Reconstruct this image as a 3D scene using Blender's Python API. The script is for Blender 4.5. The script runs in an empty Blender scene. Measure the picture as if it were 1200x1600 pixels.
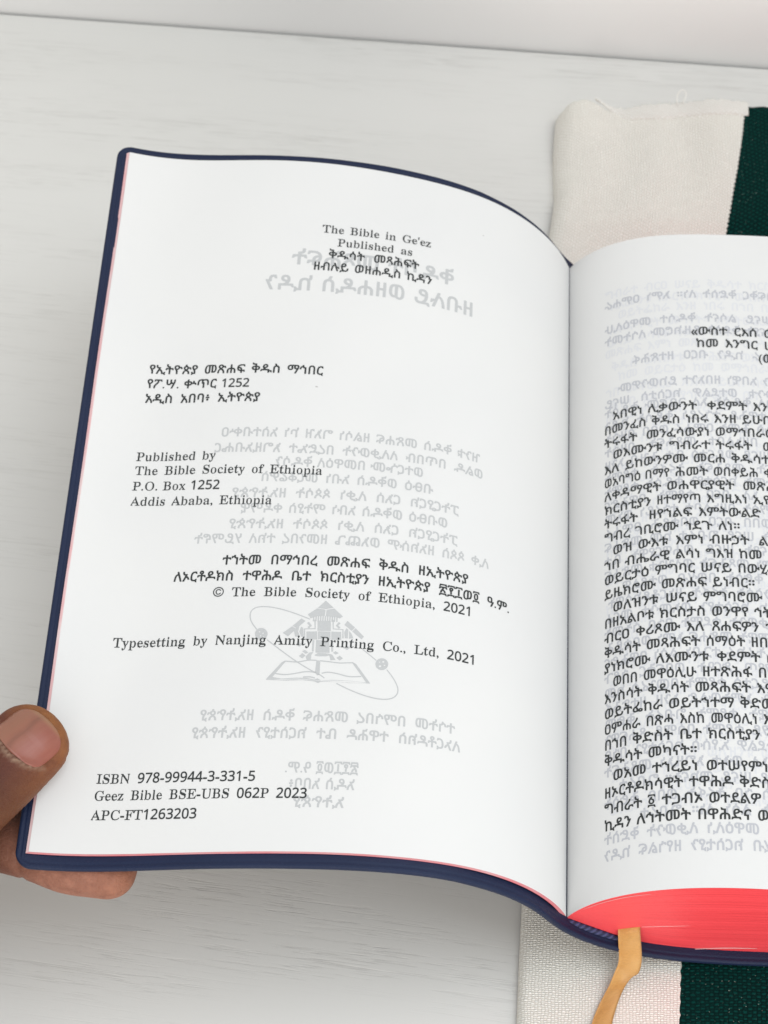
# -*- coding: utf-8 -*-
import bpy, math, random
import numpy as np
from mathutils import Vector, Matrix
from mathutils.geometry import tessellate_polygon

random.seed(7)
rng = np.random.default_rng(7)
scene = bpy.context.scene
COL = scene.collection

# ------------------------------------------------------------------ camera, world, lights, exposure
ZO = 26.1                                   # gutter height above the table, mm (all lengths below are in mm)
def rotm(ax, a):
    return Matrix.Rotation(a, 3, ax)
RC = rotm('X', 0.58409) @ rotm('Y', 0.09181) @ rotm('Z', 0.00086)
cam_data = bpy.data.cameras.new('camera')
cam = bpy.data.objects.new('camera', cam_data)
COL.objects.link(cam)
M = RC.to_4x4(); M.translation = Vector((0.00303, -0.20416, 0.48782 + ZO / 1000))
cam.matrix_world = M
cam_data.sensor_fit = 'VERTICAL'
cam_data.sensor_height = 36.0
cam_data.sensor_width = 27.0
cam_data.lens = 74.68
cam_data.clip_start = 0.01
cam_data.clip_end = 20.0
cam_data.dof.use_dof = True
cam_data.dof.focus_distance = 0.50
cam_data.dof.aperture_fstop = 36.0
scene.camera = cam

world = bpy.data.worlds.new('World')
scene.world = world
world.use_nodes = True
bg = world.node_tree.nodes['Background']
bg.inputs[0].default_value = (1.0, 0.985, 0.96, 1)
bg.inputs[1].default_value = 0.74

def area(name, loc, target, size, power, color):
    d = bpy.data.lights.new(name, 'AREA')
    d.shape = 'RECTANGLE'; d.size = size[0]; d.size_y = size[1]
    d.energy = power; d.color = color
    o = bpy.data.objects.new(name, d)
    COL.objects.link(o)
    o.location = loc
    o.rotation_euler = (Vector(target) - Vector(loc)).to_track_quat('-Z', 'Y').to_euler()
    return o
area('window_light', (0.60, 0.0, 1.45), (0.0, 0.14, 0.04), (1.1, 1.2), 12.0, (0.84, 0.93, 1.0))
area('room_light', (0.15, -1.15, 0.36), (0.0, 0.05, 0.03), (1.3, 0.6), 10.0, (1.0, 0.955, 0.89))

scene.view_settings.view_transform = 'Standard'
scene.view_settings.look = 'None'
scene.view_settings.exposure = 0.0
scene.view_settings.gamma = 1.0
scene.view_settings.use_curve_mapping = False

# ------------------------------------------------------------------ helpers
def link_mesh(name, verts_mm, faces, mats, parent=None, fmat=None, smooth=True, uv=None):
    me = bpy.data.meshes.new(name)
    v = np.asarray(verts_mm, float) * 0.001
    me.from_pydata(v.tolist(), [], faces)
    for m in (mats if isinstance(mats, (list, tuple)) else [mats]):
        me.materials.append(m)
    if fmat is not None:
        me.polygons.foreach_set('material_index', np.asarray(fmat, dtype=np.int32))
    if smooth:
        me.polygons.foreach_set('use_smooth', np.ones(len(me.polygons), dtype=bool))
    if uv is not None:
        lay = me.uv_layers.new(name='uv')
        idx = np.empty(len(me.loops), dtype=np.int32)
        me.loops.foreach_get('vertex_index', idx)
        lay.data.foreach_set('uv', np.asarray(uv, float)[idx].ravel())
    me.update()
    o = bpy.data.objects.new(name, me)
    COL.objects.link(o)
    if parent: o.parent = parent
    return o

def tag(o, label=None, category=None, group=None, kind=None):
    if label: o['label'] = label
    if category: o['category'] = category
    if group: o['group'] = group
    if kind: o['kind'] = kind
    return o

def grid_faces(n, m, off=0, flip=False):
    """n rows by m columns of vertices, row major"""
    f = []
    for i in range(n - 1):
        for j in range(m - 1):
            a = off + i * m + j
            q = (a, a + 1, a + m + 1, a + m)
            f.append(q[::-1] if flip else q)
    return f

class Nodes:
    def __init__(self, name):
        self.m = bpy.data.materials.new(name); self.m.use_nodes = True
        self.t = self.m.node_tree; self.b = self.t.nodes['Principled BSDF']
    def n(self, kind, **kw):
        x = self.t.nodes.new(kind)
        for k, v in kw.items():
            if k.startswith('_'): setattr(x, k[1:], v)
            else:
                key = int(k[1:]) if k[0] == 'i' and k[1:].isdigit() else k.replace('_', ' ')
                x.inputs[key].default_value = v
        return x
    def l(self, a, b): self.t.links.new(a, b)
    def math(self, op, a, b=None, c=None, clamp=False):
        x = self.t.nodes.new('ShaderNodeMath'); x.operation = op; x.use_clamp = clamp
        for i, v in enumerate((a, b, c)):
            if v is None: continue
            if isinstance(v, (int, float)): x.inputs[i].default_value = v
            else: self.l(v, x.inputs[i])
        return x.outputs[0]
    def mix(self, fac, a, b):
        x = self.t.nodes.new('ShaderNodeMix'); x.data_type = 'RGBA'
        for sock, v in ((x.inputs[0], fac), (x.inputs[6], a), (x.inputs[7], b)):
            if isinstance(v, (int, float)): sock.default_value = v
            elif isinstance(v, tuple): sock.default_value = v if len(v) == 4 else (*v, 1)
            else: self.l(v, sock)
        return x.outputs[2]
    def ramp(self, fac, lo, hi):
        x = self.t.nodes.new('ShaderNodeMapRange'); x.clamp = True
        self.l(fac, x.inputs[0]); x.inputs[1].default_value = lo; x.inputs[2].default_value = hi
        return x.outputs[0]
    def coords(self, kind='Object', scale=(1000, 1000, 1000), rot=0.0):
        c = self.t.nodes.new('ShaderNodeTexCoord'); mp = self.t.nodes.new('ShaderNodeMapping')
        r = self.t.nodes.new('ShaderNodeMapping')
        r.inputs['Rotation'].default_value = (0, 0, rot)
        self.l(c.outputs[kind], r.inputs[0]); self.l(r.outputs[0], mp.inputs[0])
        mp.inputs['Scale'].default_value = scale
        return mp.outputs[0]
    def noise(self, vec, scale=1.0, detail=2.0, rough=0.5, dist=0.0):
        x = self.n('ShaderNodeTexNoise', Scale=scale, Detail=detail, Roughness=rough, Distortion=dist)
        self.l(vec, x.inputs['Vector']); return x.outputs[0]
    def bump(self, h, strength=0.3, dist=0.0002, normal=None):
        x = self.n('ShaderNodeBump', Strength=strength, Distance=dist)
        self.l(h, x.inputs['Height'])
        if normal is not None: self.l(normal, x.inputs['Normal'])
        self.l(x.outputs[0], self.b.inputs['Normal']); return x.outputs[0]
    def base(self, v):
        if isinstance(v, tuple): self.b.inputs['Base Color'].default_value = v if len(v) == 4 else (*v, 1)
        else: self.l(v, self.b.inputs['Base Color'])
    def rough(self, v):
        if isinstance(v, (int, float)): self.b.inputs['Roughness'].default_value = v
        else: self.l(v, self.b.inputs['Roughness'])

# ------------------------------------------------------------------ materials
def mat_paper():
    k = Nodes('paper'); v = k.coords()
    n = k.noise(v, 0.9, 4, .6); n2 = k.noise(v, 0.02, 2)
    sp = k.noise(v, .62, 0)
    k.base(k.mix(k.ramp(sp, .965, .975), k.mix(k.ramp(n2, .35, .65), (.708, .706, .700), (.692, .692, .690)), (.42, .41, .40)))
    k.rough(.62); k.b.inputs['Specular IOR Level'].default_value = .25
    k.bump(n, .10, .0001); return k.m
def mat_ink(name, col):
    k = Nodes(name); v = k.coords()
    n = k.noise(v, 3.0, 2)
    c2 = tuple(min(1, c * 1.12 + .004) for c in col)
    k.base(k.mix(n, col, c2)); k.rough(.6); k.b.inputs['Specular IOR Level'].default_value = .25
    return k.m
def mat_red_edge(name, col=(.93, .062, .075)):
    k = Nodes(name)
    v = k.coords('UV', (1, 1, 1))
    a = k.n('ShaderNodeMapping'); k.l(v, a.inputs[0]); a.inputs['Scale'].default_value = (.010, 4.6, 1)
    n = k.noise(a.outputs[0], 1.0, 4, .65, .25)
    b = k.n('ShaderNodeMapping'); k.l(v, b.inputs[0]); b.inputs['Scale'].default_value = (.05, .5, 1)
    n2 = k.noise(b.outputs[0], 1.0, 3, .6, .4)
    c = k.mix(k.ramp(n, .36, .64), tuple(x * .78 for x in col), (min(col[0] * 1.06, .97), col[1] * 1.35, col[2] * 1.35))
    c = k.mix(k.ramp(n2, .68, .80), c, (.55, .03, .05))
    k.base(c); k.rough(.42)
    h = k.math('ADD', n, k.math('MULTIPLY', n2, .8))
    k.bump(h, .5, .00025); return k.m
def mat_leaf_edge(name, c1, c2):
    k = Nodes(name); v = k.coords()
    n = k.noise(v, .08, 3)
    k.base(k.mix(k.ramp(n, .35, .7), c1, c2)); k.rough(.55); return k.m
def mat_cover():
    k = Nodes('navy_leatherette'); v = k.coords()
    n = k.noise(v, 2.2, 5, .65); n2 = k.noise(v, .05, 3)
    k.base(k.mix(n2, (.0075, .0145, .044), (.011, .020, .058)))
    k.rough(k.math('ADD', k.math('MULTIPLY', n, .12), .44))
    k.b.inputs['Specular IOR Level'].default_value = .24
    g = k.n('ShaderNodeTexVoronoi', Scale=2.6); k.l(v, g.inputs['Vector'])
    k.bump(k.math('ADD', n, k.math('MULTIPLY', g.outputs[0], .6)), .32, .0003); return k.m
def mat_headband():
    k = Nodes('navy_braid'); v = k.coords('UV', (1, 1, 1))
    w = k.n('ShaderNodeTexWave', Scale=.34, Distortion=1.2); w.wave_type = 'BANDS'; w.bands_direction = 'DIAGONAL'
    k.l(v, w.inputs['Vector'])
    n = k.noise(k.coords(), 5, 3)
    k.base(k.mix(k.math('MULTIPLY', w.outputs[1], n), (.012, .016, .055), (.10, .11, .28))); k.rough(.7)
    k.bump(w.outputs[1], .7, .0004); return k.m
def mat_ribbon():
    k = Nodes('orange_satin_ribbon'); v = k.coords('UV', (1, 1, 1))
    br = k.n('ShaderNodeTexBrick', Scale=1.0, Mortar_Size=.06, Brick_Width=.62, Row_Height=.30, Mortar_Smooth=.6)
    br.inputs['Color1'].default_value = (.1, .1, .1, 1); br.inputs['Color2'].default_value = (.9, .9, .9, 1); br.inputs['Mortar'].default_value = (.3, .3, .3, 1)
    k.l(v, br.inputs[0])
    n = k.noise(v, .10, 2)
    c = k.mix(br.outputs[0], (.58, .255, .040), (.76, .385, .095))
    k.base(k.mix(k.ramp(n, .4, .75), c, (.78, .46, .16))); k.rough(.34); k.b.inputs['Anisotropic'].default_value = .5
    k.b.inputs['Sheen Weight'].default_value = .25
    k.bump(br.outputs[1], .8, .0002); return k.m
def mat_weave(name, c_lo, c_hi, gap, pu=.84, pv=.56, flecks=None, sheen=.15, strength=.8):
    k = Nodes(name); v = k.coords('UV', (1, 1, 1))
    nz = k.n('ShaderNodeTexNoise', Scale=.30, Detail=4.0); k.l(v, nz.inputs['Vector'])
    ns = k.n('ShaderNodeVectorMath', _operation='SCALE'); k.l(nz.outputs['Color'], ns.inputs[0]); ns.inputs['Scale'].default_value = 1.3
    av = k.n('ShaderNodeVectorMath', _operation='ADD'); k.l(v, av.inputs[0]); k.l(ns.outputs[0], av.inputs[1])
    sx = k.n('ShaderNodeSeparateXYZ'); k.l(av.outputs[0], sx.inputs[0])
    u = k.math('DIVIDE', sx.outputs[0], pu); w = k.math('DIVIDE', sx.outputs[1], pv)
    fu = k.math('FRACT', u); fw = k.math('FRACT', w)
    par = k.math('MODULO', k.math('ADD', k.math('FLOOR', u), k.math('FLOOR', w)), 2.0)
    over = k.math('GREATER_THAN', k.math('ABSOLUTE', par), .5)
    su = k.math('SINE', k.math('MULTIPLY', fu, math.pi)); sw = k.math('SINE', k.math('MULTIPLY', fw, math.pi))
    weft = k.math('MULTIPLY', k.math('POWER', sw, .5), k.math('POWER', su, .35))     # bright thread lying on top
    warp = k.math('MULTIPLY', k.math('MULTIPLY', k.math('POWER', su, .7), k.math('POWER', sw, .6)), .55)
    hgt = k.math('ADD', k.math('MULTIPLY', weft, over), k.math('MULTIPLY', warp, k.math('SUBTRACT', 1.0, over)))
    n = k.noise(v, .06, 3); fine = k.noise(v, 3.2, 4, .7)
    c = k.mix(hgt, gap, c_lo); c = k.mix(k.ramp(hgt, .45, .95), c, c_hi)
    c = k.mix(k.math('MULTIPLY', k.ramp(fine, .4, .75), .45), c, c_hi)
    c = k.mix(k.math('MULTIPLY', k.ramp(n, .4, .8), .4), c, c_lo)
    if flecks:
        fl = k.n('ShaderNodeTexNoise', Scale=1.25, Detail=1.0); k.l(v, fl.inputs['Vector'])
        c = k.mix(k.math('MULTIPLY', k.ramp(fl.outputs[0], .68, .72), k.ramp(k.math('SUBTRACT', 1.0, sw), .3, .7)), c, flecks)
    k.base(c); k.rough(.9)
    k.b.inputs['Specular IOR Level'].default_value = .08
    k.b.inputs['Sheen Weight'].default_value = sheen
    k.bump(k.math('ADD', hgt, k.math('MULTIPLY', fine, .35)), strength, .00035); return k.m
def mat_table():
    k = Nodes('painted_wood_grain')
    def st(sx, sy, ds=1.0, detail=3.0, dist=0.0):
        v = k.coords('Object', (sx * 1000, sy * 1000, 1000 * .01), math.radians(7.2))
        return k.noise(v, ds, detail, .6, dist)
    crack = st(.0085, .46, 1, 3.0, .06)
    crack2 = st(.012, .85, 1, 3.0, .06)
    mask = k.ramp(st(.005, .05, 1, 2), .40, .60)
    cr = k.math('SUBTRACT', 1.0, k.ramp(k.math('ABSOLUTE', k.math('SUBTRACT', crack, .5)), .004, .020))
    cr2 = k.math('SUBTRACT', 1.0, k.ramp(k.math('ABSOLUTE', k.math('SUBTRACT', crack2, .53)), .004, .024))
    brk = k.ramp(st(.045, .40, 1, 2), .46, .54)
    brk2 = k.ramp(st(.055, .6, 1.03, 2), .47, .55)
    crs = k.math('MULTIPLY', k.math('MAXIMUM', k.math('MULTIPLY', cr, brk), k.math('MULTIPLY', cr2, brk2)), mask)
    big = st(.004, .012, 1, 2)
    c = k.mix(k.ramp(big, .3, .7), (.690, .680, .652), (.722, .712, .686))
    sp = k.noise(k.coords(), .13, 1.0)
    c = k.mix(k.ramp(sp, .80, .84), c, (.42, .36, .28))
    c = k.mix(k.math('MULTIPLY', crs, .22), c, (.33, .31, .28))
    k.base(c); k.rough(.5); k.b.inputs['Specular IOR Level'].default_value = .3
    fine = st(.06, 1.6, 1, 3)
    h = k.math('SUBTRACT', k.math('MULTIPLY', fine, .10), crs)
    k.bump(h, .27, .0003); return k.m
def mat_wall():
    k = Nodes('white_wall_paint'); v = k.coords()
    n = k.noise(v, .35, 4, .6); n2 = k.noise(v, .004, 2)
    k.base(k.mix(n2, (.76, .76, .755), (.80, .80, .795))); k.rough(.6); k.bump(n, .08, .0005); return k.m
def mat_skin():
    k = Nodes('brown_skin'); v = k.coords()
    at = k.n('ShaderNodeVertexColor'); at.layer_name = 'hand_color'
    n = k.noise(v, .35, 4, .65); f = k.noise(v, 2.4, 4, .7)
    c = k.mix(k.ramp(n, .35, .7), at.outputs[0], k.mix(.42, at.outputs[0], (.085, .022, .012)))
    k.base(c); k.rough(.55); k.b.inputs['Specular IOR Level'].default_value = .28
    k.b.inputs['Subsurface Weight'].default_value = .12
    k.b.inputs['Subsurface Radius'].default_value = (.0035, .0014, .0007)
    k.b.inputs['Subsurface Scale'].default_value = 1.0
    vo = k.n('ShaderNodeTexVoronoi', Scale=1.1); k.l(v, vo.inputs['Vector'])
    vo2 = k.n('ShaderNodeTexVoronoi', Scale=.55); vo2.feature = 'DISTANCE_TO_EDGE'; k.l(v, vo2.inputs['Vector'])
    h = k.math('ADD', k.math('MULTIPLY', vo.outputs[0], .5), k.math('ADD', f, k.math('MULTIPLY', k.ramp(vo2.outputs[0], 0, .12), .22)))
    k.bump(h, .42, .0005); return k.m
def mat_nail():
    k = Nodes('fingernail_keratin'); v = k.coords('Object', (1000, 1000, 1000), math.radians(-50))
    at = k.n('ShaderNodeVertexColor'); at.layer_name = 'hand_color'
    mp = k.n('ShaderNodeMapping'); k.l(v, mp.inputs[0]); mp.inputs['Scale'].default_value = (.12, 1.1, .3)
    n = k.noise(mp.outputs[0], 1.0, 3)
    k.base(k.mix(k.math('MULTIPLY', k.ramp(n, .4, .7), .35), at.outputs[0], (.30, .11, .075))); k.rough(.33)
    k.b.inputs['Subsurface Weight'].default_value = .12
    k.b.inputs['Subsurface Radius'].default_value = (.002, .0008, .0005)
    k.bump(n, .10, .0003); return k.m

PAPER = mat_paper()
INK = mat_ink('black_ink', (.030, .034, .034))
SHOW = mat_ink('ink_showing_through_paper', (.455, .463, .469))
SHOW_B = mat_ink('blurred_ink_showing_through_paper', (.450, .458, .490))
SHOW_F = mat_ink('faint_ink_showing_through_paper', (.612, .618, .640))
RED = mat_red_edge('red_page_edge'); PINK = mat_leaf_edge('red_leaf_edge', (.72, .13, .17), (.76, .30, .33)); BLUSH = mat_leaf_edge('pink_tinted_leaf_margin', (.74, .46, .47), (.74, .60, .60))
COVER = mat_cover(); BRAID = mat_headband(); RIBBON = mat_ribbon()
CREAM = mat_weave('cream_cotton_weave', (.89, .86, .785), (.95, .93, .885), (.70, .66, .58))
HEMM = mat_weave('white_cotton_hem', (.88, .855, .80), (.94, .925, .895), (.74, .70, .63), .7, .5)
GREEN = mat_weave('dark_green_weave', (.0004, .022, .019), (.001, .046, .038), (.0002, .007, .0065), 1.15, .8, (.14, .20, .17), 0.0, .7)
TABLE = mat_table(); WALL = mat_wall(); SKIN = mat_skin(); NAIL = mat_nail()

# ------------------------------------------------------------------ table and wall
gdir = np.array([265.4, -33.7]); gdir /= np.linalg.norm(gdir)
gn = np.array([-gdir[1], gdir[0]])                 # away from the viewer
e0 = np.array([-67.5, 329.2])
def tpt(a, b): return e0 + gdir * a + gn * b
A = [tpt(-700, 0), tpt(700, 0), tpt(700, -620), tpt(-700, -620)]
tv = [(*p, 0) for p in A] + [(*p, -22) for p in A]
tabletop = link_mesh('tabletop', tv, [(3, 2, 1, 0), (4, 5, 6, 7), (0, 1, 5, 4), (1, 2, 6, 5), (2, 3, 7, 6), (3, 0, 4, 7)], TABLE, smooth=False)
bv = tabletop.modifiers.new('bevel', 'BEVEL'); bv.width = .0012; bv.segments = 3
tag(tabletop, 'white painted tabletop with fine embossed wood grain under the book', 'table', kind='structure')
W0 = [tpt(-900, .8), tpt(900, .8), tpt(900, 60), tpt(-900, 60)]
wv = [(*p, -300) for p in W0] + [(*p, 900) for p in W0]
wall = link_mesh('wall', wv, [(0, 3, 2, 1), (4, 5, 6, 7), (0, 1, 5, 4), (1, 2, 6, 5), (2, 3, 7, 6), (3, 0, 4, 7)], WALL, smooth=False)
tag(wall, 'plain white wall behind the far edge of the table', 'wall', kind='structure')

# ------------------------------------------------------------------ curved page surfaces
H = 205.0; WP = 142.75; WR = 80.0
AB = np.array([1.34621, .78662, .23595, .01467, -.05252, -.17753, .16473])
AT = np.array([1.29064, .83309, .44385, .25896, .09578, -.05053, .32432])
AR = np.array([1.11477, .67641, .30799, .02945, -.09311, -.12529, -.14858])
DR = np.array([-.11025, -.1648, -.12306, -.05926, -.00624, .0107, .00064])
def make_prof(ang, W):
    n = 240; u = np.linspace(0, 1, n + 1); a = np.interp(u, np.linspace(0, 1, len(ang)), ang)
    for _ in range(480): a[1:-1] = .25 * a[:-2] + .5 * a[1:-1] + .25 * a[2:]
    am = .5 * (a[1:] + a[:-1]); ds = W / n
    x = np.concatenate([[0], np.cumsum(np.cos(am) * ds)]); z = np.concatenate([[0], np.cumsum(np.sin(am) * ds)])
    def f(s):
        s = np.asarray(s, float); q = s / W
        ex = np.where(q > 1, s - W, 0) + 0.0; en = np.where(q < 0, s, 0)
        return (np.interp(q, u, x) + ex * np.cos(a[-1]) + en * np.cos(a[0]), np.interp(q, u, z) + ex * np.sin(a[-1]) + en * np.sin(a[0]))
    return f
PB, PT, QB, QT = make_prof(AB, WP), make_prof(AT, WP), make_prof(AR, WR), make_prof(AR + DR, WR)
def left(s, t):
    s = np.asarray(s, float); t = np.asarray(t, float) + 0 * s; w = t / H
    xb, zb = PB(s); xt, zt = PT(s)
    return np.stack([-(xb * (1 - w) + xt * w) - .06, t, zb * (1 - w) + zt * w + ZO], -1)
def wave(s, t, p):
    return .32 * np.sin(t * .083 + s * .035 + p) * np.sin(s * .075 + .8 * p) * np.clip((s - 12) / 40, 0, 1)
left0 = left
def left(s, t):
    P = left0(s, t); P[..., 2] += wave(np.asarray(s, float), np.asarray(t, float), .6); return P
def right(s, t):
    s = np.asarray(s, float); t = np.asarray(t, float) + 0 * s; w = t / H
    xb, zb = QB(s); xt, zt = QT(s)
    return np.stack([xb * (1 - w) + xt * w + .06, t, zb * (1 - w) + zt * w + ZO + wave(s, t, 2.1)], -1)
def normals(surf, s, t, e=.6):
    du = surf(s + e, t) - surf(s - e, t); dv = surf(s, t + e) - surf(s, t - e)
    n = np.cross(du, dv); n /= np.linalg.norm(n, axis=-1, keepdims=True)
    return n * np.where(n[..., 2:3] < 0, -1, 1)
def on(surf, s, t, h):
    s = np.asarray(s, float); t = np.asarray(t, float)
    h = np.asarray(h, float)
    return surf(s, t) + normals(surf, s, t) * (h[..., None] if h.ndim else h)

def sheet(name, surf, s0, s1, t0, t1, h, th, parent, ns=110, nt=24, wob=0.0, flipx=False):
    """a paper sheet with its own thickness; side faces carry the dyed edge"""
    s = np.linspace(0, 1, ns) ** 1.25 * (s1 - s0) + s0; t = np.linspace(t0, t1, nt)
    S, T = np.meshgrid(s, t)
    hh = h + wob * np.sin(T / 31.0 + s1) * (S / s1) ** 6
    top = on(surf, S, T, hh).reshape(-1, 3); bot = on(surf, S, T, hh - th).reshape(-1, 3)
    n = ns * nt; V = np.vstack([top, bot]); fl = flipx
    F = grid_faces(nt, ns, 0, fl) + grid_faces(nt, ns, n, not fl); fm = [0] * len(F)
    ring = [j for j in range(ns)] + [i * ns + ns - 1 for i in range(1, nt)] + [(nt - 1) * ns + j for j in range(ns - 2, -1, -1)] + [i * ns for i in range(nt - 2, 0, -1)]
    # side walls get their own vertices so that the edge stays crisp
    b = len(V); L = len(ring); V = np.vstack([V, top[ring], bot[ring]])
    for i in range(L):
        j = (i + 1) % L
        q = (b + i, b + L + i, b + L + j, b + j); F.append(q[::-1] if fl else q); fm.append(1)
    return link_mesh(name, V, F, [BLUSH if name == 'leaf' else PAPER, PINK], parent, fm)

# ------------------------------------------------------------------ the open book
book = bpy.data.objects.new('open_book', None); COL.objects.link(book)
book.location = (0, 0, 0)
tag(book, 'open navy book with printed pages, red page edges and an orange ribbon', 'book')

left_page = sheet('left_page', left, .0, WP, 0, H, 0, .10, book, flipx=True)
left_page['label'] = 'curved white left page printed with centred and left aligned lines'
for i, (ext, hh, th) in enumerate(((.20, -.14, .13), (.38, -.29, .15), (.56, -.46, .18), (.72, -.66, .22))):
    lf = sheet('leaf', left, .5, WP + ext, -.05 * i, H + .02, hh, th, book, wob=.12, flipx=True)
right_page = sheet('right_page', right, .0, WP, 0, H, 0, .09, book)
right_page['label'] = 'white right page filled with dense dark script'

# cover: left board, spine and right board in one leather sheet
T2 = .95
def cover_path():
    S = np.r_[np.linspace(WP + 3.3, WP - 4, 26), np.linspace(WP - 6, 4.5, 60)]
    pts = []
    for tt in (-3.3, H + 3.3):
        L = on(left0, S, np.full(len(S), tt), -1.05 - T2)
        L[:, 1] = tt
        sp = np.array([(-2.75, 1.6), (-1.6, -1.2), (.1, -4.6), (2.6, -8.4), (7.0, -13.4), (13.3, -17.7), (20, -20.5), (27, -21.5), (33, -21.25), (42, -21.1)])
        R_ = np.stack([sp[:, 0], np.full(len(sp), tt), sp[:, 1] + ZO], 1)
        X = np.linspace(52, 143, 18)
        R2 = np.stack([X, np.full(18, tt), np.full(18, -21.1 + ZO)], 1)
        X3 = np.linspace(143.5, 147, 20)
        R3 = np.stack([X3, np.full(20, tt), np.full(20, -21.1 + ZO)], 1)
        P = np.vstack([L, R_, R2, R3])
        # smooth the hinge
        for _ in range(14):
            Q = P.copy(); a, b = 70, 97
            Q[a:b] = .25 * P[a - 1:b - 1] + .5 * P[a:b] + .25 * P[a + 1:b + 1]; P = Q
        pts.append(P)
    return pts
cb, ct = cover_path()
arc = np.r_[0, np.cumsum(np.linalg.norm(np.diff(cb, axis=0), axis=1))]; TOT = arc[-1]
ed = np.r_[0, .04, .12, .25, .42, .65, .9, 1.2, 1.5, 1.7, 1.9, 2.1, 2.4, 2.8, 3.3, 4.0, 5.2, 7]
uu = np.unique(np.r_[ed, np.interp(np.linspace(0, len(arc) - 1, 150), np.arange(len(arc)), arc)[6:-6], TOT - ed]); uu = uu[(uu >= 0) & (uu <= TOT)]
HC = H + 6.6
vv = np.unique(np.r_[ed, np.linspace(9, HC - 9, 34), HC - ed])
def cpos(u, v):
    """u along the path, v from the lower to the upper edge (0..HC)"""
    w = v / HC
    P = [np.interp(u, arc, cb[:, k]) * (1 - w) + np.interp(u, arc, ct[:, k]) * w for k in range(3)]
    return np.stack(P, -1)
U, V_ = np.meshgrid(uu, vv)
rc = 4.2                                            # rounded board corners
du = np.minimum(U, TOT - U)
inset = np.where(du < rc, rc - np.sqrt(np.maximum(rc * rc - (rc - du) ** 2, 0)), 0)
VV = inset + V_ / HC * (HC - 2 * inset)
dd = np.minimum(du, np.minimum(V_, HC - V_))
prof = T2 * np.sqrt(np.maximum(0, 1 - (1 - np.minimum(dd / .6, 1)) ** 2)) ** .8
ridge = -.16 * np.exp(-((dd - 1.35) / .2) ** 2) + .05 * np.sin(U * .35) * np.exp(-((dd - .8) / .6) ** 2)
c0 = cpos(U, VV); e = .4
tu = cpos(np.minimum(U + e, TOT), VV) - cpos(np.maximum(U - e, 0), VV); tv_ = cpos(U, VV + e) - cpos(U, VV - e)
nn = np.cross(tu, tv_); nn /= np.linalg.norm(nn, axis=-1, keepdims=True)
# keep the upper side upward
sgn = np.sign(nn[len(vv) // 2, 20, 2]); nn *= sgn
up = (c0 + nn * (prof + ridge)[..., None]).reshape(-1, 3); dn = (c0 - nn * prof[..., None]).reshape(-1, 3)
F = grid_faces(len(vv), len(uu), 0, sgn < 0) + grid_faces(len(vv), len(uu), len(up), sgn > 0)
cover = link_mesh('cover', np.vstack([up, dn]), F, COVER, book)

# page block: red edged
nB, nJ = 90, 18
sp_ = np.array([(0.15, -.3), (5.7, -5.3), (12.3, -10.8), (19.7, -16.2), (26, -19.2), (32, -20.0), (143, -20.0)])
def block_section(tt, n=nB):
    s = np.linspace(0, 1, n) ** 1.3 * (WP - .3)
    top = on(right, s, np.full(n, tt), -.12); top[:, 1] = tt
    top[0] = (.15, tt, ZO - .25)
    bx = top[:, 0].copy(); bx[0] = .15
    bz = np.interp(bx, sp_[:, 0], sp_[:, 1])
    for _ in range(6): bz[1:-1] = .25 * bz[:-2] + .5 * bz[1:-1] + .25 * bz[2:]
    bot = np.stack([bx, np.full(n, tt), bz + ZO], 1)
    return top, bot
bV = []; bF = []; bUV = []; bM = []
def add_grid(P, UVs, flip, m):
    o = len(bV); n_, m_ = P.shape[:2]
    bV.extend(P.reshape(-1, 3).tolist()); bUV.extend(UVs.reshape(-1, 2).tolist())
    f = grid_faces(n_, m_, o, flip); bF.extend(f); bM.extend([m] * len(f))
JJ = np.linspace(0, 1, nJ)[:, None, None]
for tt, fl in ((.02, False), (H - .02, True)):
    top, bot = block_section(tt)
    P = bot[None] * (1 - JJ) + top[None] * JJ
    # a slight swell and a few settled folds of paper
    sw = np.sin(JJ[..., 0] * math.pi) * .18 + rng.normal(0, .025, (nJ, 1))
    P[..., 1] += (sw if tt > 1 else -sw)
    uvx = np.broadcast_to(top[None, :, 0], P.shape[:2]); uvy = np.broadcast_to(JJ[..., 0] * 30, P.shape[:2])
    add_grid(P, np.stack([uvx, uvy], -1), fl, 0)
tt_ = np.linspace(.02, H - .02, 30)
sec = [block_section(t) for t in tt_]
fore = np.stack([np.linspace(0, 1, nJ)[:, None] * (sc[0][-1] - sc[1][-1]) + sc[1][-1] for sc in sec])
fore[..., 0] -= np.sin(np.linspace(0, 1, nJ) * math.pi)[None] * 2.0
add_grid(fore, np.stack(np.meshgrid(np.linspace(0, 30, nJ), tt_), -1)[..., ::-1], True, 0)
topg = np.stack([sc[0] for sc in sec]); add_grid(topg, topg[..., :2].copy(), False, 1)
botg = np.stack([sc[1] for sc in sec]); add_grid(botg, botg[..., :2].copy(), True, 1)
block = link_mesh('page_block', bV, bF, [RED, PAPER], book, bM, uv=bUV)

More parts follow.
